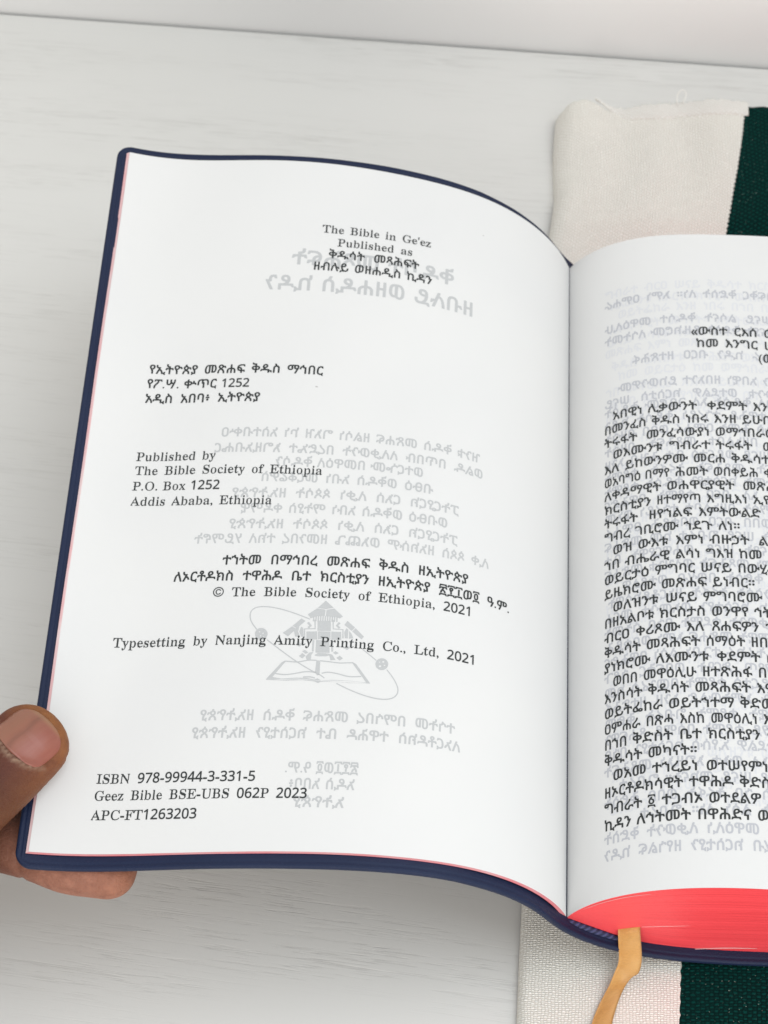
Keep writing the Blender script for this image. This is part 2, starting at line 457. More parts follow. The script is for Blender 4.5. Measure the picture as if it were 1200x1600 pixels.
# pale loose sheet edges on the red edge
def tube(name, pts, rad, mat, parent, flat=1.0, nseg=8, closed_caps=True):
    P = np.asarray(pts, float); n = len(P); V = []; F = []
    rad = np.broadcast_to(np.asarray(rad, float), (n,))
    tg = np.gradient(P, axis=0); tg /= np.linalg.norm(tg, axis=1, keepdims=True)
    ref = np.array([0, 0, 1.0])
    for i in range(n):
        a = np.cross(tg[i], ref); a = a / (np.linalg.norm(a) + 1e-9); b = np.cross(a, tg[i])
        for q in range(nseg):
            an = 2 * math.pi * q / nseg
            V.append(P[i] + a * math.cos(an) * rad[i] + b * math.sin(an) * rad[i] * flat)
    for i in range(n - 1):
        for q in range(nseg):
            q2 = (q + 1) % nseg
            F.append((i * nseg + q, i * nseg + q2, (i + 1) * nseg + q2, (i + 1) * nseg + q))
    F.append(tuple(range(nseg - 1, -1, -1))); F.append(tuple((n - 1) * nseg + q for q in range(nseg)))
    return link_mesh(name, V, F, mat, parent)

def edge_line(x0, x1, j0, j1, r):
    top, bot = block_section(.02, 160); pts = []
    for x in np.linspace(x0, x1, 40):
        w = (x - x0) / (x1 - x0); jj = j0 + (j1 - j0) * w + .018 * math.sin(w * math.pi)
        zt = np.interp(x, top[:, 0], top[:, 2]); zb = np.interp(x, bot[:, 0], bot[:, 2])
        pts.append((x, -.16, zb + (zt - zb) * jj))
    rr = r * np.sin(np.linspace(.06, .97, 40) * math.pi) ** .5
    o = tube('bent_leaf_edge', pts, rr, LOOSE, block, nseg=6); return o
LOOSE = mat_red_edge('pale_page_edge', (.80, .42, .42))
edge_line(29.5, 47, .028, .07, .13); edge_line(18.2, 30, .33, .42, .09); edge_line(4, 20, .93, .955, .07)
# headband braid along the bottom and top of the spine
def headband(y, name):
    X = np.linspace(.3, 30, 60); Zs = np.interp(X, sp_[:, 0], sp_[:, 1])
    for _ in range(8): Zs[1:-1] = .25 * Zs[:-2] + .5 * Zs[1:-1] + .25 * Zs[2:]
    tx = np.gradient(X); tz = np.gradient(Zs); L = np.hypot(tx, tz)
    nx, nz = tz / L, -tx / L                          # outward from the block (down)
    V = []; UVs = []; ns = 10
    taper = np.minimum(1, np.minimum(np.arange(60) / 6 + .35, (59 - np.arange(60)) / 4 + .35))
    al = np.r_[0, np.cumsum(np.hypot(np.diff(X), np.diff(Zs)))]
    for i in range(60):
        for q in range(ns):
            an = 2 * math.pi * q / ns
            o = (1.15 + 1.25 * math.cos(an)) * taper[i]; yy = y + math.sin(an) * .8
            V.append((X[i] + nx[i] * o, yy, Zs[i] + nz[i] * o + ZO)); UVs.append((al[i] * 1.0, an * .9))
    F = []
    for i in range(59):
        for q in range(ns):
            q2 = (q + 1) % ns
            F.append((i * ns + q, (i + 1) * ns + q, (i + 1) * ns + q2, i * ns + q2))
    F.append(tuple(range(ns))); F.append(tuple(59 * ns + q for q in range(ns - 1, -1, -1)))
    return link_mesh(name, V, F, BRAID, book, uv=UVs)
headband(-.35, 'headband'); headband(H + .35, 'headband')

# ribbon marker
def ribbon():
    C_ = np.array([(15.2, 3.0, ZO - 5.0), (15.15, -.3, ZO - 5.5), (15.2, -1.6, ZO - 7.0), (15.5, -2.9, ZO - 11.5), (15.8, -5.2, ZO - 15.0), (15.1, -6.6, ZO - 17.9), (13.6, -8.0, 6.6), (11.6, -10.6, 5.2), (9.8, -14.5, 4.9), (8.3, -19.5, 4.8), (7.0, -25.5, 4.7), (6.2, -33, 4.7), (6.5, -42, 4.6)])
    n = 90; k = np.linspace(0, len(C_) - 1, n)
    P = np.stack([np.interp(k, np.arange(len(C_)), C_[:, j]) for j in range(3)], 1)
    for _ in range(34): P[1:-1] = .25 * P[:-2] + .5 * P[1:-1] + .25 * P[2:]
    al = np.r_[0, np.cumsum(np.linalg.norm(np.diff(P, axis=0), axis=1))]
    wx = np.array([(1, 0, .38), (1, 0, .38), (1, 0, .36), (1, 0, .22), (1, -.15, .1), (.95, -.3, .12), (.93, .30, .10), (.93, .42, .06), (.95, .36, .05), (.97, .30, .02), (.98, .22, 0), (1, .1, 0), (1, 0, 0)], float)
    Wd = np.stack([np.interp(k, np.arange(len(wx)), wx[:, j]) for j in range(3)], 1)
    for _ in range(10): Wd[1:-1] = .25 * Wd[:-2] + .5 * Wd[1:-1] + .25 * Wd[2:]
    Wd /= np.linalg.norm(Wd, axis=1, keepdims=True)
    tg = np.gradient(P, axis=0); nr = np.cross(Wd, tg); nr /= np.linalg.norm(nr, axis=1, keepdims=True)
    nr *= np.where((nr[:, 1] * -1 + nr[:, 2]) < 0, -1, 1)[:, None]
    ws = np.linspace(-1, 1, 9); V = []; UVs = []
    for side in (1, -1):
        for i in range(n):
            for w in ws:
                V.append(P[i] + Wd[i] * w * 2.85 + nr[i] * (side * .07 - .25 * w * w * 0.6)); UVs.append((w * 3.15, al[i]))
    F = grid_faces(n, 9, 0, True) + grid_faces(n, 9, n * 9, False); b = n * 9
    for i in range(n - 1):
        F.append((i * 9, i * 9 + 9, b + i * 9 + 9, b + i * 9)); F.append((i * 9 + 8, b + i * 9 + 8, b + i * 9 + 17, i * 9 + 17))
    return link_mesh('ribbon_marker', V, F, RIBBON, book, uv=UVs)
ribbon()

# ------------------------------------------------------------------ lettering
ALPHA = "".join(chr(c) for c in range(35, 127) if chr(c) not in "\\'\"`"); BASE = len(ALPHA)
GLYPHS = r'''' 0.188 )F-])>-b):-j)$/0)#0L).0W)g0X*$0W*-0O*-/9)q-g)g-^
( 0.323 +L$r+@$x*c%^*5&G)i(<)I)9)9*0)2+$)8,()>,F)K-$)j-}*2.i*d/W+D0@+u0D+}0A,$0;+T/Q+5.o*o-r*Y,z*M,$*J*}*M*9*X)>*p(>+8&?,$${+w$s
) 0.323 (e$s(]$v([$~)*%b)K&G)l(>*%)<*3*;*6+-*3+x*&,x)o-l)M.i)./L(Z0;(e0C)40C)?0>)O0+)x/W*L.l+&-O+5,}+G,++M+3+J*W+F*.+3)0*r(9*J&G)w%Z)?$w)4$r
, 0.219 )4&1)/&7)/&E)L&s)S(H)O(S)4(d)((s(|)/(})H),)^)?)p)[)y)q)w*4)h*I)H*S(n*O(J*>&|)|&V)X&=
- 0.323 (~*=(p*B(k*P(k+K(t+[))+_+[+_+j+Y+p+K+p*P+g*@+U*<
h 0.567 (z(H(r(T(u(o)#(t)K(x)S)&)V)5)V,C)[,l)V-*)V/@)N/])1/q)00*)605*K07*Z0/*h/Q*i-8*l--*|--+[-J,2-t,V-y,|-s-<-Q-n-/-q-#-g,o-n,C-n+0-n)O-r)*-|(w.J(q.P(d.M(M.=(F,((I+|(T,$(o,,(t,P(x,[)3,[,@,X,Y,P,o,B,w+n,w+,,n*s,V*i,>*k)3*p(}*w(w+@(t+J(o+L(O+E(H+:(F
. 0.219 )_(C)H(I)5(W)((n(~),)*)E):)[)S)k)k)l*&)g*=)S*I)=*K(|*D(f*4(R)y(F
0 0.572 +S(7*v(?*G(R*,(g)o(~)P)M)5*1)#*v(t,%(s-$(}.()0.m)J/R)f/{*,0A*c0_+:0m+v0m,S0e-%0O-S0,-u/Z.4.}.F.<.S-=.V,D.P+A.B*M.,)h-i)1-?(d,s(J,:(: +P)J+h)H,7)Q,S)e,c)v,r*6-#*^-3+j-3-9-*.(,x.^,i/$,S/?,:/Q+y/Y+P/Y+7/S*|/G*f/0*S.j*F.A*8-1*;+R*F*e*Q*?*_)~*t)e+2)R
1 0.572 +W(A+I(F+C(W+B.t+>.y+5.u*6.,*$.$)o..)B.l)D.w)O/(*L/n+Z0b,N0c,Z0],a0P,a(Q,Z(F,N(A
2 0.572 )+(A(x(F(s(Q(v)I*t+I,3,o,R-@,c-c,l.*,o.Q,j.q,[/2,G/E,*/S+U/Z*{/S*U/F)m.w)^.t)M.~)&/Q(|/a(~/k)90$)h0A*D0[*p0h+R0o,(0l,D0h,u0W-90F-V0/-o/n.%/K.3.n.3./.,-c-o-(-B,@,]+Q*t)l*k)]*{)W.D)V.L)Q.Q)F.P(L.I(D.;(@
3 0.572 *j(7)e(D(x(b(p(s(p)h(x)s)+)u)r)Z*R)L*x)H+R)H,>)V,W)f,j)v,~*?-**h-$+4,m+U,F+n+r+{+3,(*1,+*(,9*(,{*+-1*6-8+A-:+j-A,6-O,P-e,d-~,m.<,q.^,j.},X/;,>/N+x/X+T/[*{/V*U/L*2/;)^.})J/#(w/d(w/r)&0$)b0G*G0a+00m+{0m,g0_-(0T-L0=-x/i.-/D.6.x.5.>.%-b-g-:-0,g-x,8.1+x.B+U.L++.L*O.D*%.5)X-x)4-d(z-A(b,z(P,N(B+{(:
4 0.572 ,[(A,M(F,H(Q,G)},B*.(k*0([*5(V*@(U+-(Z+>+h/l,<0U,J0d-P0f-b0]-e0K-f+N-p+G.e+E.n+@.s+5.s*C.m*5.^*0-p*/-g**-e(W-b(I-P(A *1+I,7+F,E+J,E.V,?.V,/.C*6+Y*0+N
5 0.572 *t(7)q(E)H(R).(b)%(v)&)e),)s)=)w)|)[*i)K+E)H+n)L,?)Z,f)v,|*<-+*h-++4,{+^,i+x,K,4+|,B+:,I)t,:)C,U)8,e)P0A)V0Y)i0d+P0e-k0c-v0R-u/Z-n/O-c/L*i/J*d/A*a.}*X-W*c-S+2-X+|-X,?-T,y-E-M-,-},Z.:,1.G+e.M*~.G*B.:)s-z)B-S(u-#(U,P(D+[(7
6 0.572 +Y(7*n(F*=(a)p)))U)J)?)s)+*U(y+U(|,p)0-u)H.g)_/9)s/T*//q*K0.+/0R+_0c,C0m-=0m-k0f-t0^-y0R-y/j-v/Z-f/R-2/],P/]+|/S+S/D+//+*t.l*^.D*K-g*D-6*K-2*t-L+5-W+Y-a,*-d,P-a-&-T-[-9.*,m.<,O.J,..V+G.V*e.P*<.B)k..)B-S(e-)(K,_(?,,(7 +S)J,,)I,H)Q,c)_-%*)-6*[-:+%-6+M-#,%,n,:,Y,G,C,P,$,U+n,W+H,Q*u,<*a,,*P+s*D+Z*?+D*>+.*F*^*^*)*p)m+&)^
7 0.572 **(A)t(I)t([,}/C,y/I,n/K(z/M(r/S(o/a(o0N(t0])&0c*20d.E0b.N0].S0P.S/l.P/V+?(O+8(E+-(A
8 0.572 +E(7*V(C*2(O)s(_)A).)$)b(t*<(s*e)%+G)7+h)R,.*;,e)h-6)B-g)4.6)/.p)6/>)F/g)V/|*#0D*B0U*v0g+B0m,,0m,h0b-H0E-t/{.1/O.=.r.<.O.3.$-s-Q-N-.--,p-),g-h,8.=+Z.R*{.S*<.K)p.6)B-p(w-S(a-4(N,X(=,)(7 +L)D+h)B,/)F,c)X-&)x-6*G-3*s,|+:,P+]+r+{+X,)+M,(*n+b*X+O*E+6*6*b*5*J*;*1*R)h*t)P +b-D+n-D,,-P,a-x,r.6,z.b,t/(,_/D,=/V+h/_+2/W*h/D*S/)*L.b*S.<*i-x+/-^
9 0.572 *A(7)d(>)R(G)N([)R)G)d)P*L)E+0)H+])S,-)j,O*.,l*[,~+4-,+m-*+r-#+r,Q+T,&+F+g+A+&+A*W+I*3+W)g+r)M,.)5,R(~-$(u-Z(t.3(y.Z)*/.)=/W)Z0#)r09*80P+$0i+z0m,F0e,t0R-J00-f/p.%/G.C.W.Q-Z.Q,O.@++.%*9-W)M-#(u,Y(],5(K+C(: +6,O+o,M,2,T,K,a,o,{-$-9-.-O-1-~,x.j,T/<,@/K,*/T+r/Y+I/Y*z/M*W/3*J.{*?.^*7-x*;-R*E-1*Q,u*d,e*w,W
A 0.65 (j(H(c(T(d(o(r(}(v)3)2)a*p-o*x-x+9-z+B.&+^/:+Y/f+m0:+x0F,90F,G08,Y/i,X/8,u.&-)-l.++E.3+>.O+8.[*z.b*d.M*W.L*N/#)5/3))/z(t0#(l0$(W/x(H,L(F,<(J,7(Q,6(d,=(u->)&-L)--R)5-O)F-(*Q,{*Y,m*Z*A*W)z)d)s)C)w(}*6(v*=(o*>(W*;(L*+(F *h+>,b+@,a+N+~-0+j-a+^-f+R-a*[+L*]+@
B 0.659 (h(H(^(W(_(j(e(r)m)+)v)5)})O)~,0)x,9)c,@)^,V)c,i)x,p)~,z)~.|)z/=)p/T)^/[(h/h(_/t(c02(s07,L07-+04-^0*.3/t.;/a.Y/@.j.z.r.H.o-}.e-V.J-2-l,f-j,a.3,P.?,>.g+{/++I/5*t/5*@/0*$.r)I.R)(.N(o-r(U,u(G +t)$,g)$-()+-H)>-_)a-o*Z-g+8-R+i-),-,G,;+L,;+@,5+<)W+?)A+C)3+J), +L,o,3,o,Z,u-(-*-?-C-Q-z-R.V-K.z->/:-0/K,m/Z,G/a+U/[+A/R+</*+>,}+A,r
C 0.697 ,C(9,$(D+;(O*g(g*a(p*_)$*7)J)e*0)D+()9+})<-6)V.6*&.}*Q/P*z/o+(0$+>0.+z07,L0F-20E-T07.=0..a/v.l/u/&/u/5/{/N0D/p0C/v08/v/l/q/e/]/^/X/W/b/3/v.d/t-[/c-T/K-Z.p.o.k/(.W/>.-/^-I/l,T/l,,/d+Z/H+8.}*y.C*h-a*^,r*Z,9*^+d*w*I+8)m+Y)G,*)/,@)),z(~-i)%.2)1.o)X/Y*A/l*?0(*$0#)p/T)=.}(y.o(g.Y(Z.;(N-Q(C-&(7
E 0.658 (f(H([(W(](j(c(q)2(y)P)*)q)-)y)5)})I)~+}){,*)c,4)_,N)d,a)y,h)~,r*#.|)s/Q(g/i(_/t(d02(v07/%07/604/<0*/;/f/6/^/%/S/8/:/</-/<-t/6-j/.-g.x-g.p-m.U.c.2/=-~/G-G/U,n/Y,%/Y+U/U+E/O+=/&+A,l+P,f,7,f,P,k,[,s,y-C-9.@-B.E-R.E-c.=-e-#-[,i-e,T-e,;-^,*-e+o-d*N-_*G-R*C-?*E-7*L-/*z,}+L,X+~,1,-+E,++?+z+?)T+E)5+P)/+p)*-))*-U)..%);.G)O.U)j.{*>/>*z/J+#/b+#/j*y/l*o/W)g/6)3/7)-/D)&/I(z/?(L/.(F
F 0.602 (h(H(_(W(a(j(f(r)n)-)w)8)})T)~,#)y,.)a,5)[,N)c,c)y,h)~,o*#.z)y/=)n/R(c/j([/|(c04(t07/+06/30*/3/f.z/S/3///2-o.~-f.h-l.L.c-~/F-[/R-4/Y,,/Y+M/U+?/K+=,o+E,g+s,f,P,p,v-I-2.@-?.H-X.E-^.5-^-&-V,i-^,T-^,;-V,--^+r-^*Q-X*G-P*D-<*D-4*J,y+F,S,$,,,0+B,.+<+}+=)a+C)8+J)/+h)%,n(s,u(j,t(O,n(H,b(F
G 0.756 ,V(9,=(B+S(I+/(W+#(k*Q)1*5)L)b*7)B+7);,%);,_)A-E)[.<*#.x*6/4*V/S*|/p+*0%+@0/+|08,P0F-&0G-Y08.?0/.Q0(.c/w.y/v/4/}/P0E/q0E/y06/w/j/q/d/[/^/Y/X/d/1/x.^/x-b/u-X/k-S/S-S/J-X/4.1.w.[.k/(.V/@.2/[-@/m,Y/m,,/c+Y/E+>/%+,.b*q-~*_,s*a+h*t*V+9)h+_)9,2(y,k(n-t(r.7(~.D)2.M)f.M*c.E+4.7+?-*+M-$+U-#+h-,+w0k+y0v+u0{+h0{+U0s+L/y+@/l+7/e*_/e)=/b)#/Y(t/B(h/1(V.c(J-n(B-B(8
I 0.388 (e(H(Z(W([(j(b(r)m)-)x)8*#)Q*$/&){/K)u/U(e/h([/q(]0/(e06(p07,[05,d0#,^/j+O/W+G/P+?/8+>)a+D);+J)0,[(u,f(j,e(O,^(H,R(F
L 0.635 (h(H(^(W(_(j(e(r)J)))p).)w)5)})L)~/&)s/R)R/](h/h(_/t(b01(j07(x07,W07,j01,l/t,d/h+b/[+L/U+D/K+>/-+>,@+>)T+G)3+u)*-0)*-b)1.-)?.E)Q.u*C/8+-/D+4/Z+5/f+0/h+&/T)l/2)3/4)-/A)&/E(z/?(O/8(H/-(F
N 0.735 /7(8/,(@._(s.P)A-f*R,v+3,r+>,w+L,q+W*q.%*d.3*Y.6*L.3*H.(*H)U*U(~*_(x+&(r+,(g++(R+$(J*t(G)5(G)((L)%(m),(t)Q(|)_)W)a.8*(.z)i/D)O/Z)-/g)$/l(~/u)-00)807*_08*y0++./w+</W+_/-,S.I,V.>,N.0,R.(.X+R.c+K.n+J.v+M.y+W.x.z.j/Z.c/b.@/l.=0-.B05.M080,0809030:/o04/i/p/_/c/0/_.j/^+D/Z+;/G+(/7*Z/I)J/^({/_(G/U(8
O 0.782 ,N(9,2(C+K(N+6(U+&(k*H):)x)p)W*O)?+I);+o)>--)V.*)r.a*5//*]/U+#/o+/0$+K00,/09,Y0E,y0I-=0E-f09.H00.^0&.l/o/B/H/n.r02.80K-F0R,g0R+r0J+300*A/Y)O/-)$.d(g.V(V.H(P-[(D-2(7 ,^(m-7(m-c(v.,)1.?)A.Y)g.p*</$*}//+g/.,z.}-o.f.W.K/*.#/Q-V/g-//l,S/l,)/d+]/J+B/-+2.r*v.;*g-O*],O*],(*l*m+#*3+9)e+X)<+q)(,:(s
P 0.622 (h(H(a(O(^(^(a(l(h(t)m)*)u)0)z);)~)Z)~+d)z+l)b+v)^,8)c,F)x,M)~,V)~/#)x/B)p/R(f/i(_/t(c02(s07,b07-j0+.A/t.L/i.L/V.v.w/(.C/(-c.~-I.m,|.I,Q.H,;.-,+-L+v,j+o+J+o+?+g+>)W+D)5+R)),U(t,](g,Y(L,I(F +L,K,G,K,j,P-0,_-H,w-Y-I-a.2-Q.|-;/A-$/Q,^/Y+b/Y+J/T+A/N+</2+>,Y+A,O
S 0.581 )6(8).(D).(g)4(p)F(u)H({)B)<).)m)-+()6+7)Q+8)^+2*:)G*Q).*u(x+5(s,3(s,T(y,})<-4)W-=)u-=*9-4*R-+*d,r*y,W+,+I+M*u+g*0,8)q,O)S,u)I--)H-8)_-Z)P.;)O.d)T/0)c/L*>0)*z05+80E+Z0I+z0F,Q05-Q0(-a0/-o0F.&0I.80E.=08.;/v.$/l-~/g.)/L.=.z.=-x.5-i-z-g-n-l-R.Q-<.z-0/B,l/^,L/l+I/o+-/h*r/U*]/>*M.u*I.]*L.L*W.7+0-g,I-A-*-%-j,W.;,(.K+g.N+W.5+3.?*d.?*3.2)^.#)>-U(p-K(^-@(V,N(F,-(:+T(7*}(G)u(W)h(R)T(8
T 0.63 *&(H)z(W)z(j*#(q+2)*+<)5+B)Q+B/S+7/]*E/]*&/U)j/H)?.])*-j(z-d(c-d(Z-i(W-q(V/*(Z/8(m/S(k/Y(X/f(X0/(a06(l07.%07/?07/J01/M/|/J/d/9/V/I/=/M/-/M-q/J-i/?-d/,-d.}-l.q.F.f.c.=/H-v/W-S/],k/],a/S,_)Z,d);,k)-,y)&.#(s.+(j.*(O.#(H-t(F
U 0.733 ,5(6+t(>+&(K*](_*N(m*N(u*T)(*?)G*1)j)}*T)}.})v/F)p/Q)a/X(g/h(^/r(]0&(d04(r08,K08,V04,[0-,[/r,T/h+V/Y+F/R+@/I+;/&+;+3+A*>+I)u+V)U+i)=,$).,Q(}-K(}-i)%./)9.J)O.c)r.u*O.y+$.y/$.k/Y.c/b.=/j.8/t.80-.@06.Q080#080/04040-03/o/p/]/c/*/_*x/Q*(/?)R.})$.](d.:(N,z(4
a 0.512 ,K(:,?(B,4(t,,({+_(u+,(_*N(<)w(:)f(>)N(](t(~(u),)+)7)*)n)/*))=*H)X*h*&+**N+>+Y+Y+y+g,$+n,%,U+w,}+f-7+K-A*]-A*A-1*7,y*B,X*D,1*=+h*/+])V+Y)G+_)?+h)8,U)<-.)G-B)f-Y*Q-j*q-x+S-x,&-j,c-],s-R,s-?-*,y-1,X-4,:-1+S-;+B-4+,-2)=-:)5-V)4-t)<-|)7.$),-y(~-c(y-1(=,t(7 *h)2+])7+q)D,#)W,%+/+y+6+]+6+&*|*c*h*M*P*B*:*=*%*?)M*N)8
b 0.537 )6(7).(C)/(o)6({)K)2)J,Y)N-&)J-=)J/))D/V)</a(~/l(}0/))05)407*?07*L02*Z/H*]-C*e->*x->+L-S+m-u,D-y,]-t,{-S-Q-:-T-&-h,_-v,8.$+Q-|*a-h)i-O);-.(p,u(b,U(U,+(:+J(9+%(U*p([*O(_*6(m)O(:)D(6 +N(r+~(s,D),,[)],j*;,m+Q,_,H,R,f,E,w,3-&+{-**{-%*d,l*[,Q*Z)V*_)8*h),+%)(+?(u
c 0.437 *m(9*G(R)d(h)E)))E)3)Q)=)R)B)9)s)%*e)%+<)0,%)D,X)X,~)p-@*.-Q*a-b+#-v+1-x+s-v,4-c,_-M,v-,,{,v,},G,z,%,v+x,b+o,<+n+~+y+{,,+},:+x-,+k-?+M-E+%-A*e-/*S,y*A,U*7,,*4+S*?*E*O)y*n)P+))B+B);,3)=,R)J-%)j-8)c-A)V-B)M-()+,^(h+v(Q+P(;+7(7
d 0.551 *P(:*E(>*%(c)](v)6)k))*M))+S)1,))H,k)f-<*1-R*P-t*m-x+?-u+^-R+u-E,1-?,G-C,I/J,;/^+k/k+e0%+i01+p05,R06-J06-R03-W0+-^/<-^-?-X-%-^,S-Z)B-a)7.()#.*(c-{(W-<(P,9(9,/(B,1(U,O(h,T(q,O(|,D)#+[(d+9(<*{(7 *}),+J),+k)6,1)9,;)B,I)f,I,[,?,r,1,~+e-,+%-+*h,}*X,n*L,U*C,4*9*q*C)v*K)V*W)?*k)1
e 0.448 *h(:*A(S)[(l)?)/)@):)L)B)M)H)4*))(+)(~+/(k+5(e+E(l+h),+u)5,?)J,p)g-<)~-P*E-Z*m-w+J-w+x-Z,D-R,_-9,s,e-(+~-++q-;+k-@+c-@+<-6+2*G+1*;+,*=*X*H*,*h)V+%)F+P)@,%)A,M)S,~*#-4)y-C)f-@)X-))7,Y(k+p(R+J(;+1(7 *G+n+s+n+~+q,%,%+|,U+s,s+d-.+U-<+D-B*v-A*b-6*M,x*@,P*:+y*=+p
f 0.318 (g(H(](W(^(j(d(q)I(x)Q(~)V)0)W,o)U,z)N-#(g-((a-5(c-c(o-k)L-l)T-o)[.t)c/:)s/Y*5/{*X0,+*0E+f0D,/0*,Y/|,g/n,i/&,c.Q,T.F,=.A+q.I+g.V+g//+n/Q+d/i+Q/n+*/j*y/a*o/F*i.w*k-q*t-l+w-j,#-],#-8+}-++t-$*t-#*k,z*i)Z*m)3*u(}+;(u+q(s+y(j+x(O+q(H+f(F
g 0.487 *S%)*7%2)S%9)7%E)-%N))%a(q%z(j&/(i&H(m&V(y&j)<(-(~(H(p(c(k(z(n)=(u)E)0)N)9)n)B)})u*E)d*P)[*_)H*w)3+B)),,)5,k)X-B)[-P)c-X)v-b*H-g*v-y+H-x+v-g,4-c-k-b-u-V-r-H-R-@-N-:-O-%-J,w-),s,~,n--,P-3,#-0+V-&+2,_*N+|*>+S*-*s*/*[*+*H)y*0)V*7)N*E)K,J)D,s)<-B)*-_(k-o(H-u&|-k&i-o&T-j&;-]&#-E%e,b%>+?%( *^%a,%%d,:%k,Z&#,j&=,m&V,h&f,G&n+v&o*7&o)s&])f&;)n%|)y%q*1%i *r*c+M*d+_*j+r*|+~+K,%,7+t,y+z-2+n-<+M-B*n-B*X-;*C,y*8,M*7+f*B+0*V*m
i 0.295 (z(H(r(T(u(o(|(t)K(y)R)$)V)3)V-&)N-8)5-D)4-c)C-l*P-k*]-e*c-N*k,z*l)-*w(x+H(q+M(g+L(O+E(H+:(F )y.N)f.Y)W/2)W/])d02)i0:)w0A*H0B*_07*k/c*k//*a.]*Y.T*E.M
j 0.312 (m%)(G%D&x%N&k%Y&e%o&i&w&r(((3(/(I(.(d(#(i&t(j&F(b%w(g%j(o%b)I%b)T%i)_%z)j&Q)i,q)a-5)>-A)8-H)7-c)>-l*d-m*m-f*v-B*z,|*z&l*o&2*Z%i*E%Q)}%C)O%* *$.P)m.[)b//)b/c)l04)r0=*(0D*T0C*i07*t/c*t/1*h._*a.U*O.O
l 0.297 (z(H(r(T(u(o(|(t)K(y)S)&)V)5)V/N)N/a)5/m)30,)804)@07*P07*]01*c/w*k/F*l)0*o)$*w(x+H(q+M(g+M(Q+H(J+=(F
m 0.825 )#(H(w(T(z(o)&(t)J(x)R)$)V)3)V,I)[,o)O-5)1-I)1-c)=-k*S-j*Z-c*i-1*t-++/-2+_-J,/-u,M-y,n-w,z-q-=-L-n-)._-M//-u/P-y/x-q06-N0f-*0],o0e,>0e)O0h)-0l(}0s(w1?(q1D(j1D(W1?(J14(F/%(H.y(T.|(n/)(t/J(x/P)$/S)5/U,8/M,f/B,t/4,w.e,w.E,m.%,k-q,]-f,C-f)F-n(z-y(u.7(t.?(n.@(O.:(H./(F,2(F,#(J+y(W+}(o,)(t,K(x,Q)$,U)5,U,a,M,n,=,w+i,w+2,q*y,d*i,C*i)5*k)(*t(x+7(t+?(o+A(O+:(H+/(F
n 0.567 (z(H(r(T(u(o)#(t)J(x)R)$)V)3)V,C)[,o)O-5)1-I)1-c)=-k*S-j*Z-c*i-1*q-++c-M,4-u,V-y,t-v-%-o-=-Q-q-/-t-#-g,o-n,@-n)O-s)(-|(w.B(t.L(o.O(Q.E(G,2(F+~(O,$(o,,(t,P(x,[)3,[,C,U,d,K,t+k,w+,,n*s,V*i,>*i)Z*l)-*w(w+H(q+M(d+K(M+:(F
o 0.501 *}(9*W(O*3(X)x(h)I)E)8)n))*P))+[):,J)L,p)r-E*--U*T-b*}-w+a-v,(-c,Z-P,v-7-5,k-F,E-V+_-Y+7-V*S-J)s-9)K,x(|,e(h,N(Z,*(O+](9 +&(n+](n+w({,3)?,C*/,F+:,C+~,:,S,(-%+r-9+W-F+$-E*o-=*[-.*O,u*E,X*<+y*8*y*<*4*D)[*N)=*Y),*o(u
p 0.553 (k%+(c%7(f%M(v%U)M%Z)T%f)X%y)X(v)])1)X)b)Z,h)M-5)0-G)2-h)B-m*O-k*W-b*d-+*j-&+#-9+<-?+Z-O+~-v,D-z,b-x,m-s-3-N-T-<-a-%-v,U.(,..0+U.0*m-|)v-Q(v-*(_,f(<,J(7+x(<+U(b+6(q*s(u*k(n*j&=*q%k*w%_+%%Y+m%S+u%E+r%/+b%) +g),,<)-,X)B,n)s,x*h,u+s,e,^,Y,p,J,}+~-)+[,~+?,n*~,k*o,U*j,B*j)n*m)U*{)<+,)1
r 0.428 (l(H(c(W(d(j(i(q)K(y)S)$)W)5)V+l)[,V)Q-3)1-F)3-f)C-l*S-j*[-a*f,w*n,q+#,y+@,z+H-#+}-o,,-u,K-y,q-r,w-l,}-N-$-#-1,f-0,C-%,5,c,-,@,2,2,>,2,T,),c+_,f+E,[+#,U*w,I*m,**m)0*t(~+#(x+p(r+v(g+s(L+c(F
s 0.429 *d(:*6(S)a(R)I(>)>(:)((>(}(M)#(h)0(v(}):(}*4)+*C)A*E)L*?)e)c*,)%*>(v*^(q+*(q+A(u+X)/+g)S+f)n+L*-*x*K*8*b)Z*~)I+3)C+?)B+S)L+n)<,E);,s)?-))d-X*8-f*I-u*W-x+0-x+Q-h+g-e,*-f,A-w,T-x,_-s,d-e,[-B,c-,,d,<,Z,.,C,,,9,1+w,n+X-9+L-@*Z-@*E-.*8,n*7,S*O,9+&+v+o+],>+G,R+4,X*~,N*S,_*#,d)H,Q(|,8(X,-(S+g(R+O(<+6(7
t 0.34 *5(;**(A)o(i)T)&)O)0)T)C)Q)])P,z)H-&(l-+(g-5(g-N(k-Y(z-i)=-l)H-t)t.N*).y*S/Y*a/b*z/a+&/P+%.n*n.H*f.#*e-q*l-l+|-j,(-c,)-S,)-2+|-)*q-&*g,z*h)L*n)B*w)>+K)@+])K+q)l+y)p,7)f,?)W,-)0+l)$+E(g*|(>*a(8
u 0.558 *A(:*6(@){(_)T(w)K)%)V):)L*,)L,{)C-7)&-G))-h)6-m*A-m*L-l*R-e*]-?*a,v*a)c*g)K*q)=++)6+A)4,0);,B)E,Q)c,Q+/,N-),C-9,%-E,#-e,*-l,6-m-F-m-T-g-d-%-d)B-l)6.2)%.5(q.2(_.&(Y-F(R,A(9,6(B,7(V,W(k,[(t,W)#,I)%+Q([++(;*o(7
